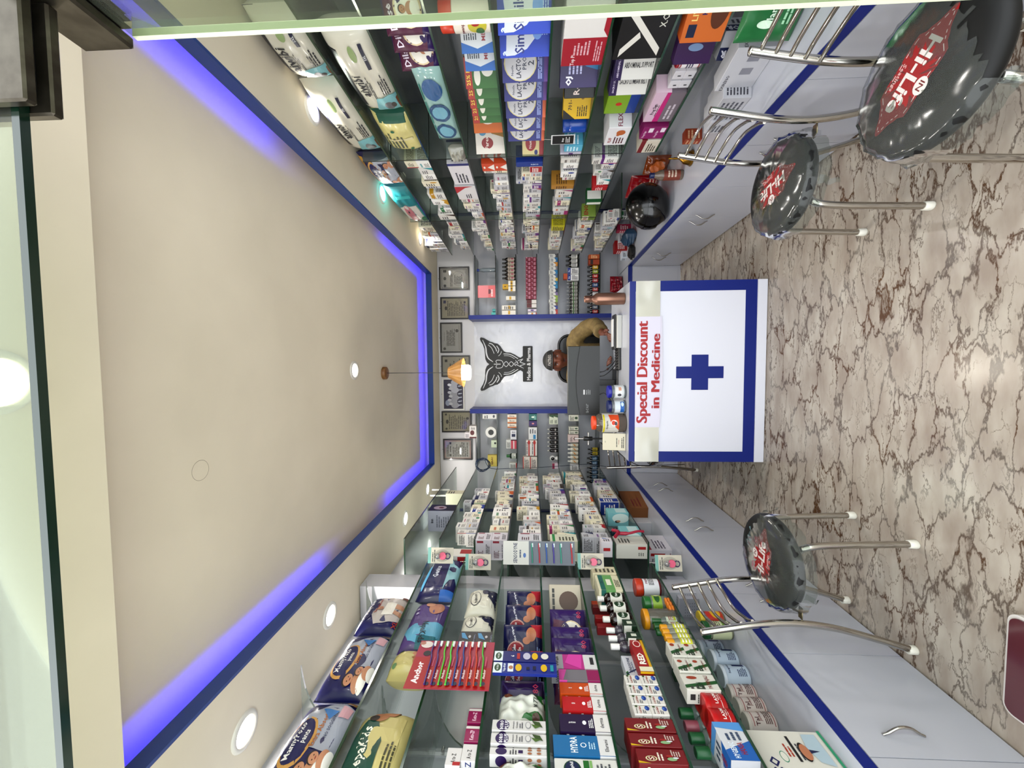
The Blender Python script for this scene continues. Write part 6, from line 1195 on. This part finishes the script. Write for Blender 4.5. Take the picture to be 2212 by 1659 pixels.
# notebook stand with papers
o = empty('document_tray'); MB().bbox(-.11, .11, 0, .09, 0, .03, mat('c8c8c4', .6)).build('paper_stack', o); MB().bbox(-.12, .12, .03, .12, .0305, .043, BK_, .003).build('black_folder', o); MB().bbox(-.1, .09, .05, .11, .0435, .05, mat('d8d8d8', .4)).build('white_sheet', o)
ondesk(o, 1345, 720, 'stack of papers under a black folder by the seller hand', 'papers'); o.location.x = .215; o.location.y = 2.70
# copper bottle
CU = noisy('b08e7c', '86655a', 30, .3, (1, 1, .02)); CU.node_tree.nodes['Principled BSDF'].inputs['Metallic'].default_value = .7
o = MB().lathe([(.0001, 0), (.036, 0), (.039, .006), (.04, .17), (.037, .185), (.024, .2), (.02, .215)], CU, n=28).build('copper_bottle'); MB().lathe([(.0205, .2155), (.023, .218), (.023, .255), (.018, .262), (.0001, .263)], CU, n=24).build('cap', o)
ondesk(o, 1349, 645, 'ribbed copper water bottle standing at the right of the desk', 'bottle')
ST = [('r', 'd8cc20', 0, .86, 1, .97), ('p', 'd4d2cc', [(0, 0), (1, 0), (1, .86), (0, .86)]), ('p', 'd8601c', [(.1, 0), (1, 0), (1, .8), (.6, .5)]), ('t', '2a2a2c', 'Strepsils', .38, .68, .16, 0, .66), ('e', 'e8e4e0', .55, .3, .16, .22), ('e', 'd8501c', .55, .36, .1, .12), ('e', '50505a', .58, .22, .1, .1)]
ST = [('r', 'd4d2cc', 0, 0, 1, .86), ('p', 'd8601c', [(.18, 0), (1, 0), (1, .62), (.62, .52)]), ('r', 'd8cc20', 0, .86, 1, .97), ('t', '2a2a2c', 'Strepsils', .45, .72, .15, 0, .7), ('e', 'e8e4e0', .55, .3, .15, .2), ('e', 'd8501c', .56, .34, .1, .12), ('e', '50505a', .53, .2, .09, .08)]
o = jar('lozenge_jar', .062, .215, clear('a09488', .35), 'd85a20', .045, .022, 'd4d2cc', (.26, .8), ST, neck=.035); ondesk(o, 1345, 916, 'large clear jar with orange lid and white and orange label', 'jar'); o.location = (-.39, 2.60, DH+.0004)
mb = MB()
rnd = random.Random(3)
for i in range(16): a = rnd.random()*6.28; r = .02+.03*rnd.random(); mb.lathe([(.0001, 0), (.01, .001), (.01, .006), (.0001, .007)], mat('b85a3c', .4), (r*math.cos(a), r*math.sin(a), .004+.0075*(i//3)), 10)
l = mb.build('lozenges', o); l['kind'] = 'stuff'
for nm, lid, F_, y, lk, yy in (('candy_jar', '2a2ea0', [('r', 'e0e0e0', .1, .2, .9, .9), ('e', '50505a', .3, .5, .1, .2), ('r', 'd0a890', .6, .3, .85, .6)], 846, 'clear jar with violet blue lid on the desk', 2.60), ('candy_jar', '16306c', [('r', 'd8e0e4', .1, .4, .9, .95), ('r', '2c74b8', .1, 0, .9, .4), ('e', 'd8e8f0', .7, .2, .15, .14)], 878, 'clear jar with navy lid and blue label on the desk', 2.60)):
    j = jar(nm, .043, .115, clear('b8c0c4', .3), lid, .04, .022, 'cdd0d0', (.15, .8), F_); tag(j, lk, 'jar'); j.location = (P(1345, y, Z=DH).x*yy/P(1345, y, Z=DH).y, yy, DH+.0004)
# payment stand (left blank where the code was)
o = empty('payment_stand', (-.512, 2.565, DH+.0004)); tag(o, 'cream payment card stand with rounded corners at the left end of the desk', 'card stand')
mb = MB().bbox(-.056, .056, 0, .004, .002, .148, mat('d6d0bc', .4), .002); prints(mb, Face((-.056, 0, .002), (1, 0, 0), (0, 0, 1), .112, .146), [('t', '404038', 'pay', .5, .88, .04), ('l', '606058', .2, .35, .8, .42, 1), ('t', 'a02838', 'fonepay', .5, .3, .06, 0, .5), ('l', '505048', .15, .06, .85, .2, 2)]); c = mb.build('card', o); c.rotation_euler = (math.radians(-8), 0, 0)
MB().box(-.04, .04, .03, .075, 0, .004, mat('d6d0bc', .4)).build('foot', o); MB().add([(-.03, .02, .13), (.03, .02, .13), (.03, .072, .004), (-.03, .072, .004)], [(0, 1, 2, 3)], mat('d6d0bc', .4)).build('strut', o)
# phone tripod
o = empty('phone_tripod', (-.545, 2.86, DH+.0004)); tag(o, 'black and chrome phone tripod with clamp standing behind the payment card', 'tripod')
for a in (90, 210, 330): MB().tube([(0, 0, .1), (.06*math.cos(math.radians(a)), .06*math.sin(math.radians(a)), .003)], .004, BK_, 6).build('leg', o)
MB().tube([(0, 0, .09), (0, 0, .2)], .006, BK_, 8).build('post', o); MB().cyl(.016, .17, .235, BK_, n=14, b=.003).build('hub', o); MB().tube([(0, 0, .235), (0, 0, .298)], .005, CHROME, 8).build('tip', o)
mb = MB().tube([(-.035, 0, .2), (.035, 0, .2)], .0045, CHROME, 8); mb.cyl(.008, .028, .045, CHROME, (0, 0, .2), 10, 'x').cyl(.008, -.045, -.028, CHROME, (0, 0, .2), 10, 'x'); mb.build('clamp', o)
# wires falling from the desk
def wire(name, pts, r, c, look, n=8): o = MB().tube(crom(pts, n), r, mat(c, .45), 6).build(name); tag(o, look, 'cable'); return o
o = MB().tube(crom([(-.56, 2.97, .84), (-.6, 3.0, .92), (-.66, 2.98, .8), (-.68, 2.94, .6), (-.66, 2.92, .3), (-.7, 2.9, .01)], 8), .004, BK_, 6); o = o.build('power_cable'); tag(o, 'thick black cable looping off the left end of the desk', 'cable')
for i in range(3):
    wire('power_cable', [(-.57+.02*i, 3.02, .838), (-.64-.02*i, 3.08, .78), (-.72-.05*i, 3.2, .6), (-.78-.05*i, 3.4, .42), (-.84-.04*i, 3.6, .06)], .003, '101012', 'thin black cable running from the desk to the left rear corner, %s' % ['uppermost', 'middle', 'lowest'][i])
wire('network_cable', [P(1100, 1012, Y=4.05), P(1160, 1010, Y=4.06), P(1220, 1006, Y=4.08), P(1270, 1003, Y=4.1), P(1310, 1008, Y=4.12)], .003, '24324c', 'dark blue cable strung across the left back shelves')
wire('network_cable', [P(1245, 1017, Y=4.0), P(1275, 1008, Y=4.02), P(1300, 1012, Y=4.04), P(1330, 1006, Y=4.06)], .0028, '8c8a88', 'pale grey cable drooping in the left back corner')
mb = MB(); rnd = random.Random(5); c0 = P(1043, 1004, Y=4.0)
pts = []
for i in range(90): a = i*.42; pts.append(c0+Vector(((.062+.01*math.sin(i*.9))*math.cos(a), .012*math.sin(i*.31), (.085+.014*math.sin(i*.53))*math.sin(a)*.8)))
pts += [P(1060, 1012, Y=4.02), P(1100, 1012, Y=4.05)]
o = mb.tube(crom(pts, 3), .0032, mat('1c3c60', .4), 5).build('cable_coil'); tag(o, 'tangled coil of dark blue cable hanging at the left back shelves', 'cable')
# bags on the back counter at right
for x, y, c, s, lk in ((1310, 612, '8c1c30', .16, 'crumpled maroon plastic bag on the back counter'), (1318, 640, '7a1820', .12, 'crumpled dark red plastic bag beside the copper bottle')):
    o = pillow('plastic_bag', s, s*.8, .1, c, (), wr=.02, rough=.2); p = P(x, y, Y=4.1); o.location = (p.x, 4.1, .5004); tag(o, lk, 'bag')
# ================================================================ round stools with chrome backs
FILM = clear('d8dcd8', .05, .13, .08, 1.13)
SEATM = mat('131413', .55, 0, 0, .3)
def film_mesh(gap0, gap1, seed, r=.19):
    rnd = random.Random(seed); ph = [rnd.random()*6 for _ in range(8)]; mb = MB(); nr, na = 14, 72; vs = []; idx = {}
    def P_(i, j):
        t = i/nr; a = 6.2832*j/na
        if t <= .72: rr = r*t/.72*.97; z = .0515-.016*(t/.72)**4
        else: q = (t-.72)/.28; rr = r*(.97+.06*math.sin(q*1.6)); z = .0355-.075*q
        wv = (.0012+.006*max(0, t-.6))*(math.sin(23*a+ph[0]+9*t)+math.sin(37*a+ph[1]-14*t)+.8*math.sin(11*a+ph[2]))
        return ((rr+wv)*math.cos(a), (rr+wv)*math.sin(a), z+abs(wv)*.6+.002)
    vs = [P_(i, j) for i in range(nr+1) for j in range(na)]; fs = []
    for i in range(nr):
        for j in range(na):
            a = 360*j/na; e = 9*math.sin(j*1.7+ph[3])+i*2.2
            inside = (gap0-e*.0) % 360 <= a if gap0 < gap1 else True
            x, y = vs[i*na+j][0]/r, vs[i*na+j][1]/r; g = math.radians((gap0+gap1)/2); d = x*math.cos(g)+y*math.sin(g)
            if d > .62+.05*math.sin(j*1.9+ph[4])+.03*math.sin(j*3.1): continue
            fs.append((i*na+j, i*na+(j+1) % na, (i+1)*na+(j+1) % na, (i+1)*na+j))
    return mb.add(vs, fs, FILM, True)
def badge(mb, F):
    out = []
    for i in range(60):
        a = 6.2832*i/60; ca, sa = math.cos(a), math.sin(a); lob = 1+.07*math.cos(6*a)
        out.append((.5+.47*ca*(1 if abs(ca) < .5 else .98)*lob, .5+.40*sa*lob*(1.12 if abs(ca) < .55 else .85)))
    prints(mb, F, [('p', 'a0141c', out)])
    for i in range(0, 60, 2):
        (a, b), (c, d) = out[i], out[(i+1) % 60]; F.k = 1
        a, b, c, d = .5+(a-.5)*.92, .5+(b-.5)*.9, .5+(c-.5)*.92, .5+(d-.5)*.9
        n_ = Vector((b-d, c-a)).normalized()*.008
        mb.add([F.p(F.w*(a), F.h*b), F.p(F.w*c, F.h*d), F.p(F.w*(c+n_.x), F.h*(d+n_.y*2)), F.p(F.w*(a+n_.x), F.h*(b+n_.y*2))], [(0, 1, 2, 3)], mat('e0d0cc', .5))
    prints(mb, F, [('t', 'd8d2ce', 'Hi-Life', .5, .52, .34, 0, .8, .03), ('t', 'd8b8b4', 'Seatings', .55, .2, .13, 0, .5), ('e', 'd8d2ce', .52, .86, .07, .14), ('t', '7a1418', 'IN', .52, .86, .12)])
def stool(x, y, face, rz, trot, gap, seed, label):
    o = empty('stool', (x, y, 0)); o.rotation_euler = (0, 0, math.radians((180 if face < 0 else 0)+rz)); tag(o, label, 'stool', 'padded stools with chrome ladder backs')
    S = MB().lathe([(.0001, -.012), (.15, -.012), (.178, -.006), (.188, .008), (.187, .026), (.178, .038), (.15, .046), (.08, .051), (.0001, .052)], SEATM, n=56).build('seat', o, (0, 0, .428))
    mb = MB(); ca, sa = math.cos(math.radians(trot)), math.sin(math.radians(trot)); u = Vector((ca, sa, 0)); v = Vector((-sa, ca, 0)); W, H = .28, .135
    badge(mb, Face(Vector((0, 0, 0))-u*W/2-v*H/2, u, v, W, H, lambda a, b: .0525-.0075*(((a-.5)*W)**2+((b-.5)*H)**2)/.0225+.0022)); mb.build('badge', S)
    fl = film_mesh(gap-30, gap+30, seed).build('plastic_wrap', S); fl.location = (0, 0, 0)
    rnd = random.Random(seed)
    for k in range(3):      # torn strips of film hanging from the rim
        a = math.radians(gap+rnd.uniform(-60, 60)+180*(k == 2)); c, s_ = math.cos(a), math.sin(a); L = rnd.uniform(.05, .1); n = 7
        A = [(c*(.19+.02*i/n+.006*math.sin(i*2.1)), s_*(.19+.02*i/n)+.01*math.sin(i*1.3), .0-L*i/n) for i in range(n)]; B = [(p[0]-s_*.03*(1-i/n*.6), p[1]+c*.03*(1-i/n*.6), p[2]-.006*math.sin(i*2.9)) for i, p in enumerate(A)]
        MB().add(A+B, [(i, i+1, n+i+1, n+i) for i in range(n-1)], FILM, True).build('torn_film', S)
    mb = MB().tube([(-.1, -.1, .408), (.1, .1, .408)], .009, CHROME, 8).tube([(-.1, .1, .4081), (.1, -.1, .4081)], .009, CHROME, 8); mb.build('seat_support', o)
    for s in (-1, 1):
        MB().tube(crom([(.09, s*.115, .412), (.115, s*.135, .40), (.128, s*.14, .33), (.135, s*.142, .17), (.14, s*.143, .012)], 6), .0125, CHROME, 10).build('leg', o)
        lg = MB().tube(crom([(-.262, s*.158, .012), (-.225, s*.157, .14), (-.185, s*.156, .30), (-.17, s*.155, .44), (-.176, s*.155, .56), (-.195, s*.155, .68), (-.215, s*.154, .79)], 6), .0125, CHROME, 10).build('rear_upright', o)
        MB().lathe([(.0001, .0), (.0125, 0), (.0125, .004), (.0001, .009)], CHROME, (-.215, s*.154, .79), 12).build('end_cap', lg)
        MB().bbox(-.168, -.12, s*.13-.012, s*.13+.012, .404, .408, mat('b0a68c', .25, .9)).build('bracket', o)
        for fx_, fy_ in ((.14, s*.143), (-.262, s*.158)): MB().lathe([(.0001, 0), (.016, 0), (.0165, .004), (.015, .03), (.0128, .031)], mat('dcdad0', .4), (fx_, fy_, 0), 14).build('rubber_foot', o)
    for i in range(5):
        z = .765-.042*i; xb = -.21+.033*(i/4)*1.2
        MB().tube(crom([(xb, -.148, z), (xb-.022, -.1, z-.003), (xb-.042, 0, z-.004), (xb-.022, .1, z-.003), (xb, .148, z)], 6), .0062, CHROME, 8).build('back_rail', o)
    return o
stool(.70, 1.665, -1, 0, -79, 250, 1, 'chrome backed stool with film wrapped black seat, middle right of the floor')
stool(.722, 1.085, -1, 4, -54, 100, 2, 'nearest chrome backed stool with torn film on seat at front right')
stool(-.83, 1.665, 1, 0, -4, 55, 3, 'chrome backed stool with half torn film by the left cabinets')
stool(-.665, 3.31, 1, -60, 90, 90, 4, 'chrome backed stool tucked behind the left end of the desk')
# bathroom scale at the front left
o = empty('weighing_scale', (-.90, 1.07, 0)); tag(o, 'maroon glass weighing scale with white corners on floor at the front left', 'scale')
def rr(x0, x1, y0, y1, r, n=6): 
    out = []
    for cx_, cy_, a0 in ((x1-r, y1-r, 0), (x0+r, y1-r, 90), (x0+r, y0+r, 180), (x1-r, y0+r, 270)):
        for i in range(n+1): a = math.radians(a0+90*i/n); out.append((cx_+r*math.cos(a), cy_+r*math.sin(a)))
    return out
def slab(pts, z0, z1, m):
    mb = MB(); n = len(pts); mb.add([(x, y, z0) for x, y in pts]+[(x, y, z1) for x, y in pts], [tuple(range(n))[::-1], tuple(range(n, 2*n))]+[(i, (i+1) % n, n+(i+1) % n, n+i) for i in range(n)], m); return mb
slab(rr(-.155, .155, -.14, .14, .03), .006, .028, mat('d8d4d0', .35)).build('frame', o); slab(rr(-.146, .146, -.131, .131, .025), .0285, .034, mat('6a3c44', .15, 0, .5)).build('glass_platform', o)
for a in (-1, 1):
    for b in (-1, 1): MB().cyl(.012, 0, .0058, mat('303030', .6), (.12*a, .11*b, 0), 10).build('foot', o)
# ================================================================ right counter still life
def onc(o, x, y, look, cat, Z=.5, dz=0, rz=0, dx=0):
    p = P(x, y, Z=Z); p = p*min(1, 4.0/p.y); o.location = (min(p.x+dx, 1.36), p.y, Z+.0004+dz); o.rotation_euler = (0, 0, math.radians(rz)); tag(o, look, cat); return o
BR = mat('a8843c', .25, 1)
o = MB().lathe([(.04, 0), (.045, .004), (.036, .02), (.03, .045), (.014, .062), (.008, .068)], BR, n=24).build('brass_bell'); MB().lathe([(.008, .0682), (.005, .08), (.007, .1), (.004, .11), (.006, .128), (.0001, .136)], BR, n=12).build('handle', o)
onc(o, 1462, 350, 'brass hand bell standing on the right counter', 'bell', rz=0); o.location = (1.20, 2.42, .5004)
o = bottle('water_bottle', .03, .2, clear('c8b8a8', .25), '1c2c60', '8a4a38', [('l', 'd8c8b8', .1, .2, .9, .8, 3)], .014, .02); onc(o, 1465, 377, 'clear water bottle with dark blue cap on the right counter', 'bottle'); o.location = (1.17, 2.56, .5004)
o = carton('wax_box', .06, .09, .05, 'a04c28', [('l', 'd8b090', .1, .1, .9, .9, 4)], [('l', 'd8b090', .1, .1, .9, .9, 4)]); onc(o, 1455, 338, 'small orange brown carton behind the brass bell', 'box'); o.location = (1.26, 2.28, .5004)
o = pillow('snack_packet', .22, .21, .07, '9c1828', [('p', 'c86a50', [(.2, .2), (.6, .1), (.5, .7), (.3, .8)]), ('p', 'd8a078', [(.6, .5), (.8, .6), (.7, .8)]), ('l', 'e0c0b0', .7, .1, .95, .4, 3)], rough=.12, wr=.012); onc(o, 1420, 415, 'shiny red snack packet leaning behind the helmet', 'packet', rz=-70); o.location = (1.29, 3.06, .5004)
o = pillow('snack_packet', .14, .16, .06, '8a4a1c', [('e', 'c8783c', .5, .5, .3, .3)], rough=.15, wr=.012); onc(o, 1430, 400, 'amber brown snack packet beside the red one', 'packet', rz=-60); o.location = (1.33, 2.80, .5004)
# motorcycle helmet
HM = mat('060606', .22, 0, .25, .35)
o = empty('motorcycle_helmet', (1.09, 2.83, .5004), math.radians(200)); o.scale = (1.1, 1.1, 1.1); tag(o, 'glossy black motorcycle helmet on the right counter', 'helmet')
mb = MB(); nu, nv = 40, 24; vs = []
for j in range(nv+1):
    ph = math.pi*j/nv
    for i in range(nu):
        th = 6.2832*i/nu; x = .142*math.sin(ph)*math.cos(th); y = .122*math.sin(ph)*math.sin(th); z = .128+.128*math.cos(ph)
        if z < .03: z = .004+z*.6
        if math.cos(th) > .3 and z < .1: x += .03*(math.cos(th)-.3)*(1-z/.1)
        vs.append((x, y, z))
mb.add(vs, [(j*nu+i, (j+1)*nu+i, (j+1)*nu+(i+1) % nu, j*nu+(i+1) % nu) for j in range(nv) for i in range(nu)], HM, True); mb.build('shell', o)
mb = MB(); vs = []; nu, nv = 20, 8
for j in range(nv+1):
    for i in range(nu+1):
        th = math.radians(-75+150*i/nu); z = .075+.075*j/nv; r = math.sqrt(max(0, 1-((z-.128)/.128)**2)); vs.append((.147*r*math.cos(th)*1.0+.012*(1-j/nv), .127*r*math.sin(th), z))
mb.add(vs, [(j*(nu+1)+i, j*(nu+1)+i+1, (j+1)*(nu+1)+i+1, (j+1)*(nu+1)+i) for j in range(nv) for i in range(nu)], mat('0a0a0b', .12, 0, .3, .4), True); mb.build('visor', o)
MB().tube(crom([(.02*math.cos(a), -.128, .15+.04*math.sin(a)) for a in (0, .8, 1.6, 2.4, 3.1)], 4), .002, mat('6a1014', .3), 5).build('red_line', o)
MB().prism([(-.03, .06), (.03, .06), (0, .1)], -.1285, -.123, mat('2c2c2e', .2, 0, .8)).build('side_vent', o)
for x, y, z, w, h, d, c, lk in ((1378, 470, .5, .05, .16, .06, 'd4d4d0', 'tall white and green carton beyond the helmet'), (1362, 500, .5, .06, .13, .06, 'b02858', 'magenta carton beyond the helmet'), (1330, 528, .5, .09, .09, .1, 'd8d8dc', 'white carton leaning near the back corner'), (1320, 545, .5, .09, .12, .1, 'a01c20', 'red carton near the back corner'), (1345, 560, .5, .07, .05, .07, 'd4dce4', 'small blue and white carton in the back corner')):
    F_ = [('l', '50505a' if c[0] == 'd' else 'e8d8d8', .1, .2, .8, .8, 4)]+([('r', '2e7a4c', .2, .8, .8, .95)] if 'green' in lk else []); onc(carton('medicine_box', w, h, d, c, F_, F_), x, y, lk, 'medicine box', rz=-80)
o = pillow('cloth_bag', .2, .1, .14, '28506c', (), wr=.02, rough=.5); onc(o, 1370, 527, 'blue cloth bag on the right counter', 'bag', rz=-90); o.location.x = 1.08
o = pillow('black_gloves', .1, .05, .14, '0c0c0e', (), wr=.02, rough=.6); onc(o, 1372, 556, 'pair of black gloves on the right counter near the back', 'gloves', rz=-60)
# ================================================================ the seller, seated behind the desk
SK = mat('7a4a34', .55); SHIRT = noisy('8c7a50', '7c6a44', 40, .8)
def blob(mb, c, rx, ry, rz_, m, fn=None, nu=48, nv=40):
    vs = []
    for j in range(nv+1):
        ph = math.pi*j/nv
        for i in range(nu):
            th = 6.2832*i/nu; p = Vector((math.sin(ph)*math.sin(th), -math.sin(ph)*math.cos(th), math.cos(ph))); q = Vector((p.x*rx, p.y*ry, p.z*rz_))
            if fn: q = fn(p, q)
            vs.append(q+Vector(c))
    mb.add(vs, [(j*nu+i, j*nu+(i+1) % nu, (j+1)*nu+(i+1) % nu, (j+1)*nu+i) for j in range(nv) for i in range(nu)], m, True)
def G(x, z, cx, cz, sx, sz): return math.exp(-((x-cx)/sx)**2-((z-cz)/sz)**2)
def face(p, q):
    f = max(0, -p.y); x, z = q.x, q.z; ax = abs(x)
    if z < 0: q.x *= 1+.28*(z/.115)*(1 if z < -.03 else .6); q.y *= 1+.12*(z/.115)
    if f > .1:
        k = min(1, f*1.6)
        q.y -= k*(.021*G(x, z, 0, -.022, .011, .018)+.012*G(x, z, 0, .0, .008, .026)+.007*G(ax, z, .014, -.028, .008, .008))   # nose
        q.y += k*(.011*G(ax, z, .032, .008, .017, .011))                                    # eye sockets
        q.y -= k*(.006*G(ax, z, .03, .028, .026, .007)+.004*G(x, z, 0, .03, .02, .008))        # brow
        q.y -= k*(.006*G(ax, z, .042, -.022, .02, .016))                                    # cheeks
        q.y -= k*(.008*G(x, z, 0, -.060, .022, .0055)+.007*G(x, z, 0, -.071, .02, .005)-.004*G(x, z, 0, -.066, .024, .003))  # lips
        q.y -= k*(.008*G(x, z, 0, -.1, .02, .013))                                        # chin
    return q
ROOT = Vector((.03, 3.36, 0)); HZ = 1.223
person = empty('person', (.03, 3.36, 0)); tag(person, 'person in khaki jacket and black patterned cap seated behind the monitor', 'person')
H = MB(); blob(H, (0, 0, HZ), .077, .095, .115, SK, face)
for s in (-1, 1): blob(H, (s*.08, .006, HZ-.004), .012, .02, .032, SK, None, 16, 12)
H.tube([(0, .02, HZ-.06), (0, .03, HZ-.13), (0, .04, HZ-.2)], [.052, .052, .07], SK, 20)
# arms: shoulder, elbow, wrist, in metres relative to the root
ARM = {1: [(.19, .05, 1.06), (.29, -.06, .93), (.2, -.29, .892)], -1: [(-.19, .05, 1.06), (-.27, -.06, .93), (-.08, -.30, .892)]}
BODY = H
BODY.tube(crom([(0, .05, 1.06), (0, .06, .9), (0, .08, .7), (0, .08, .52)], 5), [.13]*5+[.125]*5+[.13]*6, SK, 24)
for s in (1, -1):
    a, b, c = [Vector(v) for v in ARM[s]]; BODY.tube(crom([(0, .05, 1.06), a, b, c], 6), [.06]*6+[.05]*6+[.036, .034, .032, .03, .028, .026, .025], SK, 16)
    d = (c-b).normalized(); side = d.cross(Vector((0, 0, 1))).normalized(); palm = c+d*.045
    BODY.tube([c, c+d*.03, c+d*.08], [.026, .034, .03], SK, 14)
    for k, (off, L, r) in enumerate(((-.027, .062, .0085), (-.009, .072, .009), (.009, .068, .009), (.026, .052, .008))):
        st = c+d*.075+side*off; BODY.tube([st, st+d*L*.45+Vector((0, 0, -.002)), st+d*L*.8+Vector((0, 0, -.014)), st+d*L+Vector((0, 0, -.024))], [r, r, r*.92, r*.7], SK, 10)
    tb = c+d*.03-side*.028*s; BODY.tube([tb, tb+d*.03-side*.02*s, tb+d*.055-side*.022*s+Vector((0, 0, -.008))], [.011, .0105, .008], SK, 10)
for s in (1, -1): BODY.tube(crom([(s*.08, .08, .53), (s*.11, -.12, .53), (s*.12, -.32, .50), (s*.12, -.34, .3), (s*.12, -.33, .06)], 5), [.09]*5+[.08]*5+[.065]*5+[.052]*5+[.045], SK, 16)
b = BODY.build('body', person); mod = b.modifiers.new('continuous', 'REMESH'); mod.mode = 'VOXEL'; mod.voxel_size = .0042; mod.use_smooth_shade = True
sm_ = b.modifiers.new('soft', 'SMOOTH'); sm_.factor = .5; sm_.iterations = 2
S = MB(); S.tube(crom([(0, .045, 1.10), (0, .05, 1.04), (0, .06, .86), (0, .08, .66), (0, .08, .5)], 5), [.075]*2+[.12]*2+[.145]*17, SHIRT, 28)
for s in (1, -1):
    a, b_, c = [Vector(v) for v in ARM[s]]; pts = crom([(s*.03, .05, 1.06), a, b_, b_.lerp(c, .82)], 7); S.tube(pts, [.074]*7+[(.068+.004*math.sin(i*1.9)) for i in range(7)]+[(.056+.005*math.sin(i*2.3)) for i in range(len(pts)-14)], SHIRT, 18)
S.tube(crom([(-.07, .02, 1.095), (-.06, -.045, 1.07), (0, -.075, 1.045), (.06, -.045, 1.07), (.07, .02, 1.095)], 4), .016, SHIRT, 8)
sh = S.build('jacket', person); mod = sh.modifiers.new('continuous', 'REMESH'); mod.mode = 'VOXEL'; mod.voxel_size = .008; mod.use_smooth_shade = True
sm_ = sh.modifiers.new('soft', 'SMOOTH'); sm_.factor = .5; sm_.iterations = 3
T = MB()
for s in (1, -1): T.tube(crom([(s*.07, .1, .53), (s*.11, -.12, .53), (s*.12, -.32, .50), (s*.12, -.345, .3), (s*.12, -.34, .09)], 5), [.1]*5+[.09]*5+[.076]*5+[.066]*5+[.06], mat('2a2c34', .8), 16)
tr = T.build('trousers', person); mod = tr.modifiers.new('c', 'REMESH'); mod.mode = 'VOXEL'; mod.voxel_size = .012; mod.use_smooth_shade = True
for s in (1, -1): MB().bbox(s*.12-.045, s*.12+.045, -.48, -.27, 0, .07, mat('1a1818', .5), .015).build('shoe', person)
def on_face(x, z, lift=.0015):
    p = Vector((x/.077, 0, z/.115)); p.y = -math.sqrt(max(0, 1-p.x**2-p.z**2)); q = face(p, Vector((p.x*.077, p.y*.095, p.z*.115))); return Vector((q.x, q.y-lift, q.z+HZ))
def patch(cx, cz, rx, rz_, m, name, curve=0, lift=.0015):
    mb = MB(); n = 8; k = 4; vs = []
    for j in range(k+1):
        for i in range(n+1):
            u = -1+2*i/n; v = (-1+2*j/k)*math.sqrt(max(0, 1-u*u)); vs.append(on_face(cx+rx*u, cz+rz_*v+curve*(1-u*u), lift))
    mb.add(vs, [(j*(n+1)+i, j*(n+1)+i+1, (j+1)*(n+1)+i+1, (j+1)*(n+1)+i) for j in range(k) for i in range(n)], m, True); return mb.build(name, person)
for s in (-1, 1):
    MB().lathe([(.0001, -.011), (.0075, -.008), (.0105, 0), (.0075, .008), (.0001, .01)], mat('d8d0c8', .15, 0, .5), tuple(on_face(s*.031, .006, -.0075)), 16, 'y').build('eye', person)
    q = on_face(s*.031, .006, .0037); MB().lathe([(.0001, -.0006), (.0052, 0)], mat('140c08', .1, 0, .5), tuple(q), 14, 'y').build('iris', person)
    patch(s*.032, .0125, .0145, .0032, SK, 'eyelid', .002, .004); patch(s*.033, .026, .019, .004, mat('140e0c', .8), 'eyebrow', .003, .002)
patch(0, -.0515, .021, .0036, mat('1a1210', .8), 'moustache', .002, .002)
patch(0, -.0605, .02, .0035, mat('6a3430', .5), 'upper_lip', .001, .001); patch(0, -.0705, .018, .004, mat('7a3e38', .5), 'lower_lip', -.001, .001)
# hair at the temples and the cap
hm = MB(); blob(hm, (0, .012, HZ+.01), .0785, .092, .112, mat('120e0c', .8), lambda p, q: q if q.y > -.03 or q.z > .055 else q*.9, 32, 24); hm.build('hair', person)
def capf(p, q):
    if q.z < .0: q.z *= .05
    return q
cm = MB(); blob(cm, (0, .004, HZ+.043), .088, .105, .082, mat('101012', .7), capf, 40, 28)
capo = cm.build('cap', person)
cb = MB(); 
for zz, r_ in ((.046, .0012), (.092, .001)):
    sc2 = math.sqrt(max(0, 1-((zz-.043)/.082)**2)); cb.tube([(.0885*sc2*math.sin(a*.157), .004-.1055*sc2*math.cos(a*.157), HZ+zz+.002) for a in range(-10, 11)], r_, mat('8a8684', .6), 5)
cb.build('piping', capo)
lt = MB(); vs, fs, asp = textgeo('PATRES', .02); V = []
for x, y in vs:
    u = (x/asp-.5)*1.15; zz = .058+y*.026; sc2 = math.sqrt(max(0, 1-((zz-.043)/.082)**2)); V.append((.0895*sc2*math.sin(u), .004-.107*sc2*math.cos(u), HZ+zz))
lt.add(V, fs, mat('9a9694', .6)); lt.build('lettering', capo)
# office chair
o = empty('office_chair', (.045, 3.5, 0)); tag(o, 'black padded office chair behind the desk', 'chair')
BL = mat('0d0d0e', .4, 0, .2)
pts = rr(-.21, .21, .6, 1.195, .09, 8); mb = MB().prism(pts, .1, .15, BL); mb.build('backrest', o)
mb = MB().tube([(x, .098, z) for x, z in pts]+[(pts[0][0], .098, pts[0][1])], .012, mat('1a1a1b', .35), 8); mb.build('piping', o)
MB().bbox(-.24, .24, -.26, .14, .38, .43, BL, .02).build('seat', o); MB().tube([(0, 0, .38), (0, 0, .09)], .025, BL, 12).build('gas_column', o); MB().tube([(0, .1, .4), (0, .17, .5), (0, .16, .7)], .015, BL, 8).build('back_support', o)
for k in range(5):
    a = math.radians(72*k+20); l = MB().tube([(0, 0, .09), (.27*math.cos(a), .27*math.sin(a), .065)], [.025, .015], BL, 8).build('leg', o); MB().cyl(.026, -.012, .012, mat('202022', .5), (.27*math.cos(a), .27*math.sin(a), .0265), 14, 'x').build('caster', l)
finish_labels()
